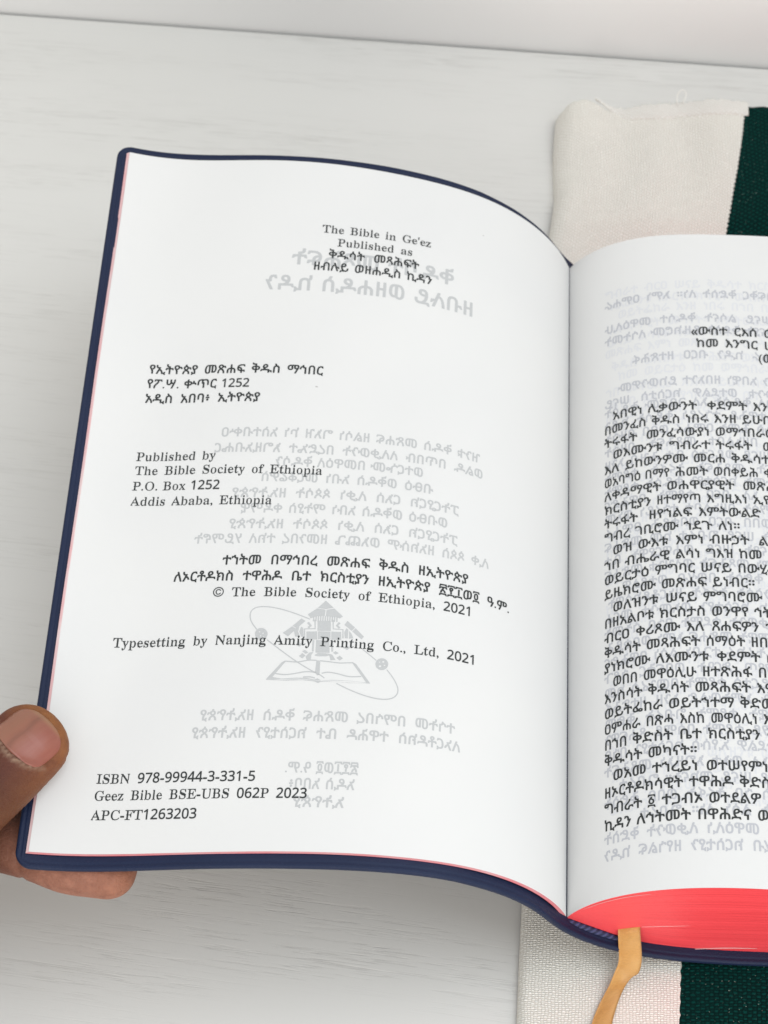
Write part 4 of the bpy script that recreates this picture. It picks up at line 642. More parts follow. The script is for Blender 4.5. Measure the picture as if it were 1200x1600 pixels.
ኢ 0.715 /|&E/c&L/K&[.y(>-K(?-:(F-5(P-&)_,m*E,T*p,=+3+l+U+_+J*H(F*8(?);(?)*(@(}(F(w(P(z(_*s-D*n-K*=-V)z-e)]-x)B.9)+.j(|/L(}0R)(0^)50e*20e*C0]*I0L*I/Z*M/>*V/$*f.s+/.h,Y.e,k.],q.R,p.D,A-+,@,{,w,W-?,9-m+[.8*h.S)X._)S.|)U/E*./h*F/|*J0B*J0S*?0U*,0?(v0U&V0P&K0H&F
ኤ 0.742 )/(>(y(I(y(^*s-C*m-K*:-W)l-m)Q.&)8.H)).t(|/K(|0N)&0_)/0e)@0g*20f*C0_*I0N*I/Y*M/=*W/#*i.r+8.g,].g,n._,s.T,r.H,@,}-/,I-n+c/7+a/X+[0/+J0P+-0_*t0k*W0q)}0g)I0H(x/y(V/X(I/:(B.n(=-@(@-5(O-()Z,g*Q,C+,,&+G+i+U+_+J*J(F*8(> .W)O.k)M/))R/8)Z/A)g/I)}/G*3/?*A//*K.[*Q.H*P.C*L.R)W
እ 0.553 )/(>(y(I(y(^*b,w*Y,~)w-$)h-/)h-@*/.:**.B)Q.f)8/2)*/i)&0K)+0])20d)@0f*80f*F0b*N0S*U/n*e/V+*/J+q/H,%/@,)/-+h.=+q.9,T.5,_.#,Y-i,@,},|,S-E,3-g+d.&+3.A*F.R)T.](d.W(F.P(@.B(=-K(>-:(D-5(O-&)],k*F,Y*g,=+2+l+U+_+J*J(F*8(>
ኦ 0.532 )/(>(y(I(y(^*s-C*m-K*:-W)l-m)Q.&)8.H)).t(|/K)#0Y),0c)80f*20f*B0_*H0P*I/Y*M/=*W/#*i.r+:.g,V.g,m.a,s.N,@,}-7,@-i+d.6*l.D*8.C)}.;)u./)q-7)q-()u,z*$,c*Y,K*~,*+E+i+U+_+J*J(F*8(>
ከ 0.648 )r(>)b(F)](Z)],l)o-z);.L)).i(y/-(q/c(r1#(x15)-1;*$1;*318*:12*>1#*?/f*H/F*Z/1*d/1+0/E+N/P,8/Y-8/P-w/5.F.i.b.:.s-].{,z.}(Z.v(D.f(>-l(>-_(A-V(I-S,d-L-;-?-f-*.%,l.5,@.=+o.4+T.%+C-l+2-;++,]+((I*r(>
ኪ 0.771 0Y&E0@&L0*&[/V(>-l(?-a(A-V(I-S([-S,b-O-+-E-U-1-{,v.1,T.;,&.:+Y.++E-p+6-J++,^+((J*{(B*o(?)u(?)e(E)](X)],j)d-G)o-x)l.#)]..)2.X(~.x(u/<(q/^(r0}(v10)(18*(19*:10*>0}*?/e*I/D*Z/0*d/0+0/E+W/R+}/X,d/X-Q/H-q/8.2.~.H.f.a.<.w-M.},j/#)X//)S/Y)U0%*10H*G0|*J1,*F14*<14*,0y(v14&V1/&K1&&F
ካ 0.639 -a(>-Q(D-K(T-K,V-H,}-?-K---t,|.&,i.2,>.<+l.7+I.$+4-a+%-&*z+,*r+#*g*|)d*~)X+*)T+8)T,r)g.#)>.H)-.a(z/&(t/K(q0y(v12)-1;**1:*715*=1)*?/i*F/K*T/6*]/4+8/L+a/V,0/Y,i/V-@/J-h/8.-.z.E.Y.U.=.g-l.q--.u,T.t(Q.o(D.c(>
ክ 0.648 )r(>)b(F)](Z)]*o)h+L*#,#)},*)e,2)],@)a-2)o-z);.L)).i(y/-(r/](q0y(s1,(z16)-1;*$1;*318*:12*>1#*?/f*H/F*Z/1*d/1+0/F+Q/Q,C/Y-?/N-n/:.//&.S.T.m-w.z-5.},2.{(L.t(B.i(>-a(@-V(I-S(W-S,f-L-;-C-Y--.#,f.7,8.<+o.4+X.*+F-q+8-Q+.,l+5,f+},l,2,f,8,T,7+],*+O+I+D+;+:+2+*++*a++(W+%(F*o(>
ኮ 0.648 )}(>)m(F)i(Z)i,z)v-t)r-})>.H)*.f(z/*(q/a(q0|(v12(}18)01;*(1;*814*>1#*@/c*I/D*]/.+L/N+t/V,K/Y,z/V-Q/I-w/7.;.z.T.Y.l.2/%-F/*,z/*+;/%+*.z+#.l*|-w*|-g+&-_+8-[,z-S-F-B-q--.,,d.9,@.<+l./+X-}+F-]+6,r+4(L+-(B*}(>
ወ 0.757 +6(4*Z(?*+([)])1)>){).+()*,L)4-O)O.^)j/;*3/o*U05+(0P+R0_,30g.;0e.r0X/-0N/L09/u/d05.}0F-x0I,L0=+D00*m/u*7/])p/F)X/()C.d)7.;).-D),,q(_,D(C+d(4 +I)J+d)M+{)W,3)k,8){,8/G,3/O,+/P+S/>+2.{*o.A*[-W*P,J*S+4*e*6*p)v+$)]+6)O -f*D-z*C.6*H.S*^.l+..x+e/#,D/#-U.q.R.Y/..F/C.3/M-l/Q-c/I-b*R
ዊ 0.68 .v&E._&K.H&X.5&n-s(=,/(?+z(E+s(X+q+N+h+Q+)+J*Y+M*=+R)k+f)E,%)/,@(w,e(j-6(f..(q.s)&/A)7/])i03*:0M*v0a+f0h-,0h.?0d.n0X/.0K/B0>/b/z/v/W0%/60).A0$-~/r-R/S-%/2,e.k,R.<,G-H,C-@,9-@)e-D)U-u)U.<*,.M*<.e*G/<*J/G*F/O*</8(v/O&V/J&K/B&F *t,b+4,_+P,f+k,r+s,~+r/O+h/V+7/O*k/>*L.~*<.Z*0.(*3-O*?-+*S,o -D-U-k-S.)-X.B-g.N-u.].A.^.g.U/..H/C.4/P-v/V-J/W-B/R-@-e
ዋ 0.68 ,,(>+y(D+s(T+q+N+h+Q+@+K*k+K*K+O)t+b)S+t)/,@(s,o(f-T(f.-(m.c)&/@)@/i)k05*70L*q0_+H0f,X0g.40f.k0X/:0D/[0%/p/f/{/K0)/#0).=/~-t/m-I/[-//:,j.s,U.M,J.1,E-J,E-B,A->(L-7(B-,(> *~,a+B,b+Y,i+n,t+s-#+r/N+k/U+[/V+//M*f/9*J.z*9.T*0-}*4-I*C-#*[,j -D-T-X-R.,-X.A-f.Q-z.].C.^.f.V/*.H/B.7/O-|/U-J/U-B/Q-@-c
ው 0.871 +6(4*g(;*G(G*.(X)m(v)Z)4)F)b)1*e)++M)*,J)4-O)P.b)g/6)~/Z*I0+*b0=+$0O+O0_,60h-}0h.I0d.j0[/-0M/Z0+0%/I0;.d0J-R0Q-H0g-K1/.$1N.:1l.A2*.B25.?2=.72@.$2),m2@+U2<+D2*+<1a+<1N+@1*+^0g,10L,10G,+05*~/{*D/V)k/;)P.})@.W)3.8).-D),,q(_,D(C+d(4 +I)J+d)M+{)W,3)k,8){,8/G,3/O,+/P+S/>+2.{*o.A*[-W*P,J*S+4*e*6*p)v+$)]+6)O -f*D-z*C.6*H.S*^.l+..x+e/#,D/#-U.q.R.Y/..F/C.3/M-l/Q-c/I-b*R
ዎ 0.68 *#(>)o(F)m(Z+0+8+4+F+,+K*@+Q)q+c)N+z)%,N(q,t(e-Y(f.-(k.Y(y/.)7/])_0,*&0D*K0T*n0_+E0f-H0g./0f._0]/40H/[0%/z/N0)/#0).8/s-U/V-*/<,l.y,X.7,F-H,E-=,A+:(G+&(> *~,a+B,b+Y,i+n,t+s-#+r/N+k/U+[/V+//M*f/9*J.z*9.T*0-}*4-I*C-#*[,j -D-T-X-R.,-X.A-f.Q-z.].C.^.f.V/*.H/B.7/O-|/U-J/U-B/Q-@-c
ዐ 0.598 +R(4*p(?*9(Y)e)+)F)^)4*<)++%)+-~)4.g)F/D)c/u*$09*L0T*u0f+T0p,30o,r0d-Q0E-o0..(/r.E/;.T.b.^-{.^+(.V*J.E)h.-)9-g(m->(P,j(=,0(4 +V)R+})P,>)U,T)],j)m-&*9-5+%-5-x-..O,~.r,l/3,R/F,1/O+m/Q+O/M+9/F*}/9*o/(*b.g*S.$*R+(*Y*R*j*)*z)m+9)[
ዓ 0.559 +c(>+Q(F+N(Z,]+I,_+W,V+[,7+[+V+N*n+K*@+Q)w+[)E+x)*,;(r,a(f-5(f/&(t/c)505)P0M)y0c*E0m+#0r+f0j,?0U,f0;-*/i-:/2-9,r-E,m.M,l.X,f.^,Y.;+T,|(H,h(> *r,]+@,_+[,m+m--+u-V+v.f+l/8+Y/Q+2/_*f/^*G/Q*5/8*-.t*--Q*3-/*=,w*H,k*[,b
ዕ 0.598 +R(4*r(?*<(W)j)%)N)M):)~).*b)+,u)9-p)K.D)e.l*</?+./b+00}+410+D19,619,L16,W1(,Z/a-@/D-d/+...Z.G.(.V-L.^,p.^+(.V*J.E)h.-)9-g(m->(P,j(=,0(4 +V)R+})P,>)U,T)],j)m-&*9-4*~-5,m-*-R,y-r,g.-,O.;,0.C+u.F+I.@*}.-*e-e*S,u*R+%*_*B*m)~*})k+9)[
ዘ 0.549 )R(>)C(F)>(W)A0Y)J0d)_0g*R0f*f0Y*i-K*m-C+%-A,<-A,G-F,I0K,O0_,b0f-X0f-g0d-p0Y-p(I-^(>,e(=,T(A,K(L,G+},<,&*v,&*m,#*h+t*g(L*^(B*R(>
ዙ 0.676 )R(>)C(F)>(W)>0H)E0_)U0f*M0f*[0d*f0Y*k-E*v-A,9-A,E-C,I-N,L0Y,T0c,b0f-X0f-h0c-p0Y-s0K-t-F-~->.O-?.W-D.b-S/$-z/<.//R.5/p.5/}.30*.-0--o/s,a0-+T0-+@0&+5/x+0/F+3/0+=.z+L.R,(.$,)-u,$-s(W-m(D-Z(>,b(>,R(B,K(L,G+},<,&*x,&*m,#*h+t*g(L*^(B*R(>
ዚ 0.677 /U&E/>&K/(&X.R(=,b(?,N(H,I(X,I+s,G+|,?,$*v,$*k+|*g(M*](B*M(?)R(?)A(J)?0S)E0b)R0g*P0h*b0a*h0L*i-M*m-D*x-B,<-B,G-G,L0Z,U0e,j0h-^0g-p0Z-t)[-~)S.T)U.x*,/.*</D*G/u*K0,*B00*1/t(v00&V0+&K/}&F
ዜ 0.705 )R(>)C(F)>(W)>0H)C0])R0f*M0f*[0d*f0Y*k-E*v-A,9-A,E-C,I-N,L0Y,T0c,b0f-X0f-h0c-p0Y-s0N-s.*-u+g-~+b/3+[/Z+N0*+-08*t0C*W0J*$0D)Q0-(}/^(W/A(J.x(A.O(=,e(=,T(A,L(I,I(W,G+},<,&*s,%*k+}*h+t*g(L*^(B*R(> -x)O.J)M.e)S.r)[.{)j/#)}.|*5.r*D.W*M-x*N-s*8-s)Z
ዝ 0.676 *{(>*m(D*g(T*g.C*_.z*L/@*</I*+/L)c.w)G.c({.V(b.V(S.](N.f(M.t(q0V(y0b))0f*B0f+)0V+U0:+q/w,*/F,1.w,2-K,9-B-e-A-p-E-r//-r0N-y0_..0f/+0f/80_/>0S/<(I/+(>.1(=-}(A-t(L-p+}-e,&,?,&,6,#,1+t,0(L,((B+x(>
የ 0.469 *g(>*W(D*Q(Q*M*5*=+>){,&):-5(~-i(r.H(u/2)#/V)<0&)W0B)~0Y*A0f*l0n+;0r+}0k,H0],g0K-$05-7/w-F/V-P//-Q.@-C-i-$-8,H,d+P,8+k+F+u*l+x*C+u(I+d(> *n-F*w-C+--H+W-_+o-s,%.8,,.],&//+r/J+T/Y+3/_*l/W*Q/G*C//*>.c*C.:*U-i
ያ 0.483 (b&E(S&K(M&X(f(v(M*1(S*D(b*J)%*K)G*@)k)~*+)U*U)T*[)X*^)b*W*_*E+P*.,))F-9),-x)$.G)%.{)+/>)A/u)e0A*90]++0p+j0p,D0e,o0O-601-N/g-]/9-b.R-[..-H-U-%-),R,a+e,=+_,6+x+G,)*b,,([,&(H+p(?*.(>*%(8)h&k)M&R).&F +#-D+G-M+p-f,(-|,6.?,;.g,3/3+}/L+a/Z+B/_*x/W*a/G*Q/.*K.e*Q.9*h-e
ይ 0.707 (q&E(b&M(]&_)()J)8)S*Q)S*^)X*8*?)y*~)e+v)Y,j)Y-~)a.X)o/6*2/t*S0?*z0W+=0f+l0p,70r-#0i-K0W-q08.(/x.7/D.7.e.-.9-t-m-P-G-&--,N,t+|,k+5,d+-,[+4+~+I+7+_*f,#*:,K)u,q)d-H)Z-y)d.<)y.M*<.X*s.X+P._+^.q+e/q+e/|+^0%+R0%*s/s){/X)B/B)%/%(i.H(J-k(?*=(>*5(8)z&n)a&U)=&F +,-{+:-y,#.),C.5,X.D,h.Z,n.x,j/<,]/P,H/[,*/a+i/W+O/G+=/.+0.e+(.1
ዮ 0.632 *g(>*W(D*Q(Q*M*5*E*w*:+F)z,*)5-=(v.*(r.t)#/V)C0/)X0C)}0X*T0k+@0q,00g,d0N-4/|-Q/=/#/;/4/5/;/*/B.f/[-K/[-;/S-1/H--.q-0.Y-<.H-K.&-|-Q-~-I-w-.-C,o-#,>,[+R,;+P,2+k+F+u*l+w(O+q(D+d(> *n-F*w-C+--H+W-_+o-s,%.8,,.],&//+r/J+T/Y+3/_*l/W*Q/G*C//*>.c*C.:*U-i
ደ 0.601 (b(>(Q(F(M(W(m*-(v*E),*L*R*L*_*Q*8+F*%+})v,Y)p-F)s.8*$/#*?/c*Z0,*t0C+?0Z+e0j,40q,h0q-.0m-O0c-j0S.+0:.>/y.J/Y.O/8.O.l.G.C.6-w-~-]-X-<,~,|,?,l+J,d+E,Y+I,C+]+g+p+D,2*w,U*P,h*L.^*L.r*C.x*8/;(d/<(P/6(D/((>.g(>.D(H-}(g-e)3-Z)7*7)8*&)3)m(j)P(N).(? +F-z,<.*,X.4,p.C,}.V-*.z-%/:,t/Q,Z/^,</_+{/U+h/H+R/*+G.c+?.2+@.#
ዱ 0.851 .^(>.P(D.I(Q.I*Q.G*Z.A*_*1*_*&*Z)p*<)[*()?)o)))i(b)i(S)o(M)z(m+W(y+s).+x*~+x+/+}*l,N*W,w*H-I*A-o*>.C*E/&*T/Y*h/y+90L+s0h,M0r-A0m-b0d-}0S.L0).^/a.g/8.c.T.L-z.$-L-L---%,z,J,o,I,f,Z,R,{,=-e+}.$+x/g+u/r+g/s*}/{*s1I*r1Z*n1g*]2*)*2)(r1{(g1L(e16(m0}(z0h)50P)W/{)X/s)O/s(T/l(D/Z(> +q.&,A.+,b.4,x.>-0.N-;.c-@/#-:/@-./P,x/Y,Z/^,?/W,(/G+u//+l.f+k.2
ዲ 0.853 1R&E16&M0}&[0O(>.b(?.O(F.I(X.I*R.G*[.A*a*1*b*%*Z)e*.)E)r(v)h(_)h(Q)p(N*,(n+^(y+r).+v+%+w+1+{*g,X*R-(*E-Z*>.A*E/(*T/W*p0*+50I+^0b,%0l,e0r-10p-L0k-u0Y.90A.K0+.c/R.h.u._.G.J-v.$-L-^-5-(,{,N,p,H,h,P,[,s,B-Z,#..+v/Z+v/l+p/s+^/s)b/x)U0R)U0w*.1;*D1O*J1m*K2(*D2-*92-*,1r(v2-&V2(&K1z&F +p.(,(.&,Z.2,u.<-/.L-:.b-@.~-;/>-0/O,u/Z,X/],</V,*/J+v/1+l.j+k.3
ዳ 0.717 .^(>.P(D.I(Q.I*Q.G*Z.A*_*1*_*&*Z)e*0)B)p),)j(e)i(W)l(O)u(N**(k+Q(q+i(y+s).+x*~+x+/+}*c,a*P-.*B-i*>.=*E/&*N/H*d/t*{05+D0T+s0h,G0q,~0q-U0h-x0W.D05.V/q.d/H.g.n.[.=.G-r.(-N-W-2-.,|,G,l,U,V,x,>-^+~.(+x/^+w/p+l/q(L/j(B/^(> +q.&,A.+,b.4,x.>-0.N-;.c-@/#-:/@-./P,x/Y,Z/^,?/W,(/G+u//+l.f+k.2
ድ 0.711 (b(>(Q(F(M(W(m*-(v*E),*L*R*L*_*Q*8+F*%,#)s,t)p-c)v.T*-/=*H/q*v0D+B0]+p0l,?0r-+0n-X0]-~0C.90&.R/E/u/C0(/?04/&0Q-F0K-;0>-5/x-5/^-=/>-T.x.*.G.,.>.&-m-K-<-,,U,q+M,e+F,]+L,8+b+],0*z,U*P,h*L.^*L.r*C.x*5/;(a/:(L/3(B/((>.e(>.D(H-}(g-e)3-Z)7*7)8*&)3)m(j)P(N).(? +F-z,<.*,X.4,p.C,}.V-*.z-%/:,t/Q,Z/^,</_+{/U+h/H+R/*+G.c+?.2+@.#
ዶ 0.688 (b(>(S(D(M(Q(L*$(U*Z(g+&),+O)M+e)s+q*^+x*h+}*I,K*1,}*#-K)x-})x.c*%/:*5/c*U05*m0J+70_,%0q,X0q-%0k-A0b-b0N.$0/.4/n.A/@.B.n.<.K.,.#-{-l-^-N-C-;,{-),%,o,&,d,Z,<-D+~-p+x/Z+x/m+s/v+d0;**06)p0))j/g)i/D)r.~*2.e*Y.Z*_*J*]*.*P)z*5)v)u)v(T)r(F)_(> +L.&+j.(,6.1,R.>,h.M,s.c,x/&,r/@,f/Q,R/Y,6/^+s/U+_/H+O/-+F.]+F.5
ገ 0.571 ,u(>,h(D,b(T,a-*,V-z,E.T,+.|+e/7+%/I*9/P*)/M)k/#)G.c(~.V(W.Y(N.f(M.t(s0Z({0d),0f*[0f+D0_,(0R,X0@-+0#-J/_-i//-~.H..-C..(Q.((D-x(>
ጉ 0.699 ,u(>,h(D,b(T,a-#,]-N,O.:,7.n+|/*+X/<*~/I*7/P*)/M)h.|)T.l)?.^)%.V(b.V(S.^(M.l(n0N({0d*[0f+m0W,<0K,h09-./|-G/c-j/-.--z/j-w/z-q0&-a0F,&0D+s09+j/d+l/L+t/6,*.j,a.<,c.1,^.-(L.$(B-u(>
ጋ 0.585 (b&E(Q&M(M&_(m)7(w)M).)S+O)S,1)_,K)n,]*%,i*E,o*v,l-M,^.7,G.g,+/*+b/<*{/K*?/O*2/J)p.x)U.d)7.W(e.Z(Z.e(Y.s(z0L)%0^)90h*?0h+)0e+p0Z,b0C-(00-J/p-f/L-y/(.3.<.<-A.<*s.5*4.#)[-Z)%-9(f,^(L+x(?*+(=)j&n)Q&V)1&G
ጌ 0.727 ,u(>,h(D,b(T,a-#,]-N,O.:,7.n+{/++U/=*~/I*4/P*&/K)p/,)_.t)?.^)%.V(b.V(S.](M.i(n0N(y0b).0f*X0f+90a,%0S,b0;-3/w-_/@-v.i.(.*..-@.1+f.9+b/D+]/p+O03+;0G+$0]*L0b)r0W)F0>(x/x(Y/L(G.r(> .3)O.b)M.{)S/.)[/6)j/:)}/6*7/.*D.p*M.O*Q.3*N..*8..)Z
ግ 0.751 .w(>.i(D.c(T.c-2._-Y.L.Q.1/&-w/8-V/G-&/R,a/T,[/N,].n,W.T,G.2,0-q+r-]+I-K*w-C*>-C)j-J)I-V)6-d(p.*(a.H(W.n(W/8(a/Z(x0*)>0H)g0Z*C0f,i0f-t0X.@0M.l0:/20#/E/l/c/B/s.z0%.F0--t00-I00(T0+(F/z(> *L.T*a.R*z.W+-.b+5.n+7/-+1/@+$/L*l/R*N/S*;/N*./F*%/8)~/#**.i*8.Y
ጐ 0.839 ,u(>,h(D,b(T,a+t,],F,K-;,2-i+x-}+M.4*{.?*4.E*%.@)k-w)R-a)?-S)%-K(b-K(S-R(M-a(n/C(w/S),/Y*D/Z*P/a*R1&*^18+e1;+w12+|0|+|/S,%/I,p/(-G.V-j-|.*-&/$-$/j-30G-20u-)1;,s1W,V1k,21r+h1j+01O*a1$*>0b*20>*-/L*0.x*@.L*g.3+@./+$.,(I-u(> /o+>06+=0K+L0O+]0M+l0F+w09,#/r,$/d+{/[+r/V+a/X+Q/b+E
ጣ 0.955 16(>1((D0}(T0}-c0y./0r.T0g.t0T//0>/>/u/G/L/G.{/;.Z/).X+5.Q+$.A*z-D*z-9*~-2+--./C,p/H,</?+v/3+R.z+C.l+..K*x.#*o-Y*h-&*g+-*^*~*R*z)U*z)E+$)>+8)?-2)J.-)c.q)x/=*:/c*X0#+%0=+M0N+{0[,J0c.D0f.Q0_.Z0N.b0L/30]/g0f0>0f1$0T1E0C1^0/2%/Y2<.|2J.&2I(O2C(D26(>
ጥ 0.992 .((>-u(D-o(T-o,@-m,F-e,K,~,L,q,Y,m/C,e/G,O/G+e/6+=.w+%.Q*r.#*k-Y*h+3*e+%*[*y)U*w)I*z)A+&)>-=)B-i)R.a)u/K*J0&*s0A+^0Z,O0f.+0f.80].A0B.r0T/90_/j0f0I0f0{0]1;0S1f0=2+/|2A/a2S/@2b.z2o./2o+02i*}2W*w1^*w1K+&1E-o17.T1%.w0r/-0O/>/x/H/9/C.V/-.A.z.=.q.>-c.G-^/.-[/8-T/<-I/<(T/8(F/+(>
ጨ 1.097 )R(>)E(D)?(T)>--)G-})W.V)k/#*%/H*B/i*e0*+)0=+b0S,<0_,{0f.L0f.Y0_.e0M.j0K/R0c0K0f0r0_1;0S1r0/2,/q2?/N2V.a2^.*2a+g2j+b3T+[4-+I4S+&4j*W4o)z4j)T4V)-45(e3](I2x(>1L(>1@(A18(I15-l10.81*.V0z.t0i//0L/?0$/G/Z/G/&/:.e/*.b.w.d+g.m+b/<+a/g+X0.+J0D+;0^*{0m*[0s*@0r)g0h)C0T)%09(e/u(P/L(D.{(>-O(>-@(F-;(W-:/@-6/F-+/H,G/@+v/2+T.z+..K*s-l*h-**i+i*p+b+X+]+x+S,6+H,R+3,h*r,u*L,x*(,q)Q,a)0,G(m,+(W+e(I*{(> *m)O+1)S+H)g+N)w+O*-+L*;+C*F++*M*k*K*h)Z .g)O/.)S/D)g/K*-/G*=/?*F/(*M.e*K.b)Z 2d)O3*)S3@)g3H**3D*;3;*F2}*M2a*K2^)Z
ጳ 0.539 -1(>-%(B,z(L,q)O,e)z,S*;,?*T,&*i+=+/+,+.*a*d*D*;*.)d*$)W)q)T(y)T(m)W(e)a(c)o(n*5)1*t)U+I*B,2*>,;)n,^)S,})E-=):-l):.H)C.q)V/:)|/d*f0/*h1&*q16+%1;+~1:,.15,41),70.,~/c-</H-Q/#-_.F-^-w-S-I-7,r,L,*,P,#-,+b-P+C-~*d.4*8.>)j.E)-.E(T.A(F.4(> +K-&+[-(,#-K,3-i,9./,2.Q,#.i+h.v+J.y+/.u*r.f*c.K*].-*d-f*s-J+1-5
ጵ 0.652 (v(>(k(B(d(L(b(r(k)](~*@)7*k)Q+5*M,2*I,;)k,o)R-;)E-t)I.Y)V/&)q/K*</n*q0.*s1&*|16+/1;,%1;,915,?1&,B0/,k/x-./d-J/E-h.q/9.o/I.i/P.Y/r,r/m,f/^,a/?,a/&,f.n,r.X-*.:-V-n-X-e-R-U-2-?,l,X,*,_+}-,+i-V+I-y+#.4*W.G)}.P);.P(Q.G(B.9(>-E(=-2(D-+(Q,|)T,c*9,M*Q,1*j+e+$+?+0+/+%*s*k*H*-*7)Q*.(^*%(D)q(> +V-&+h-(,4-Q,A-o,D.5,>.Q,0.i+q.w+V.y+7.s+#.f*p.N*j.-*o-i*{-Q+6-;
ጸ 0.551 (v(>(k(B(d(L(c)$(n*0)$*r)9+C)Q+l*N,r)k-O)V-o)I.8)E.T)F/-)R/Y)h0#*#0=*E0T*f0e+10n+[0r,<0k,[0b,~0M-<08-S/v-d/S-k/2-k.V-e.8-Q-i-4-C,X,l,V,d-.,@-_+o-u+Q.2+$.D*F.P)T.P(T.J(D.B(?.1(=-B(>-1(D-+(Q-#)j,v*8,e*f,F+5,4+E+n+[+B+n+7+i*u+I*Z+$*H*Z*6)l*/(l*((F)q(> +S-f+h-f,+.&,=.F,D.f,B/*,4/E+|/T+X/[+:/U*}/F*o/-*j.l*p.H*}./
ጻ 0.541 -4(>-&(D,|(O,w)Z,l*8,[*b,I+$,1+?+_+^+?+l+4+n+,+i*U+-*A*a*.)w*%)m)t)i(y)i(m)l(e)u(d**(o*])3+L)f,5*D,r)_-Q)E.#)=.@)9.i)D/N)_0%*/0M*_0f+H0q,%0m,_0Z-%0C-<0,-M/n-Z/K-c/&-c.a-W.2-<-V,t-/,N,l,K,d,|,C-J+z-i+T.$+-.6*W.B)}.H(W.C(F.7(> +K-f+]-f,%..,5.K,<.n,6//,&/H+n/U+P/[+//U*v/I*g/2*a.q*b.V*n.7+*-z
ጽ 0.642 (v(>(k(B(d(L(c)$(n*0)$*r)9+C)Q+l*N,r*#-:)c-Y)N.&)E.N)E/&)N/N)b/w)|0:*H0V*s0i+V0q,,0n,[0b-.0E-G0,-k/P/:/K/F/8/g-a/g-N/X-A/4-@.v-G.X-Y.1.5-h.5-A-Q,U,f,X,_-<,5-_+o-u+Q.2+$.D*F.P)T.P(T.I(D.9(>-G(=-1(D-+(Q-#)j,v*8,e*f,F+5,4+E+n+[+B+n+7+i*u+I*Z+$*H*Z*6)l*/(l*((F)q(> +S-f+h-f,+.&,=.F,D.f,B/*,4/E+|/T+X/[+:/U*}/F*o/-*j.l*p.H*}./
ጾ 0.545 (v(>(k(B(d(L(c)$(n*0)$*r)9+C)Q+l*N,r)k-O)V-o)J.5)E.T)F/-)Q/V)f/|*50K*X0_*v0j+_0q,<0k,[0b,y0Q-:0;-N/|-]/c-k/5-h.C-Y-z-B-R,U,f,X,_-?,3-e+i-y+L.>*].J**.F)u.4)l-:)l-+)o,|)z,e*f,J+3+s+X+?+n+#+S*k+;*H*Z*6)l*/(l*((F)q(> +S-f+h-f,+.&,=.F,D.f,B/*,4/E+|/T+X/[+:/U*}/F*o/-*j.l*p.H*}./
ፁ 0.735 +R(4*j(A*L(M*.(c)[)7);){)++%)*-x)1.W)>/0)^/o*(0;*R0W*r0e+;0m,+0p,z0a-W0A-r0+.1/d.F/9.T.b.^-~.a-6.l-103-10B-+0I,{0P,Z0k+A0k+10d+&0W*~/~+(/i+4/N+L/5+u.d+v.^+m.Z*e.O*+.9)M-w(~-O(Z,}(C,I(7 +V)R,+)Q,W)_,v){-,*M-5+(-3+u-(+z,3+z*b+z*W+y*S+s*S*~*Y*R*g*/*q)x+()f+;)Z *W-1-1-1-5-A-1.>-%.m,o/0,O/H+}/Q+G/K*}/9*j.{*Y.L*R-{*R-<
ፈ 0.663 /F&E/*&M.q&[.Z&v.I(:.@(>*](?**(J)d(Z)F(t)2)4(z)_(r*1(r*e({+9)-+[)Q,4)l,J*A,n+W-W+r-n,2.5,K.^,[/.,h/g,l0Z,r0i-&0p.#0p.40g.80U.5/p.,/9-e.1-8-D,t,~,C,U,>,M,s+s-0+9-5*v-5*<-$)X-2)S.C)T.k*./**B/K*K/i*J/v*E/|*9/|*-/f(v/|&V/w&K/n&F *s)P+0)O+M)[+a)s+k*9+m*R+d+++Q+B+2+U*w+[*a+L*H+)*<*U*?*.*H)p*W)]
ፋ 0.627 +l(>+^(D+V(Q+T*W+L*[*a*]*3*f)j*u)C+8)(+g(u,;(r-*({-]):.8)g.e*>/$+N/K,2/w,P0E,e1,,o18-t1;.*16.11,.20|.$0=-k/l-K/C-&/#,J.Y,i.-,y-]-$-/-%+z-0+r.w+r//+l/:+Q/V**/U)r/N)h/C)d.q)h.K)}.8*6-|*Z-**Z-$*N,}(I,l(> *|+t+I+r+T+w+V,}+O-F+E-]+3-j*u-n*Z-d*H-N*?-5*<,f*B,C*L,0*a+|
ፌ 0.738 *d(>*5(F)d(Y)>(})))C(u)u(q*Z(y+5),+])D,*)g,N*9,t+S-i,-.A,N/*,[/a,g0],t0o-z0q.,0l.20_.0/y-|/&-f.C-I-m,r-2,0,V,Z,0,u+g-)+@-5*_-;*^-N*t-l+..@+@/8+D/t+501+&0F*o0^*C0f)l0b)L0V)30E(u0,([/n(L/G(A.Y(>.*(G-T(],I(]+T(A .c)O/*)N/>)]/C)o/A)}/:*-/-*5.f*6.V*0.N*(.I)r.L)d.T)V *i)Q+0)P+I)Y+Y)o+f*3+i*]+_+*+L+I+4+]*w+h*j+d*O+C*A*z*<*I*B)}*Q)a
ፍ 0.626 ,%(>+t(D+n(Q+k*.+c*2*v*:*4*P)t*d)X*}):+Q)&,0({,f)#-a)*.-)7.V)H/#)c/K)|/i*G0,+:0R+c0],J0f.v0f/-0_/90E/T.z/T.f/G.W.~.V._.b.G.t-y/O,X/P,7/M+e/B+7/+*x.n*a.F*^.=*c.7+H.*+n-x,1-h,P-N,n-*-%,a-1,;-9+T-?+I.~+F/3+;/;*w/U)W/T)I/M)?/%);.h)?.R)J.<)a-{*0-B*1-:*(-:(W-6(F,~(> +S+L+e+J+k+T+d,&+V,H+:,j*c-#*M-$*H,t*P,G*^,&*|+a+7+S
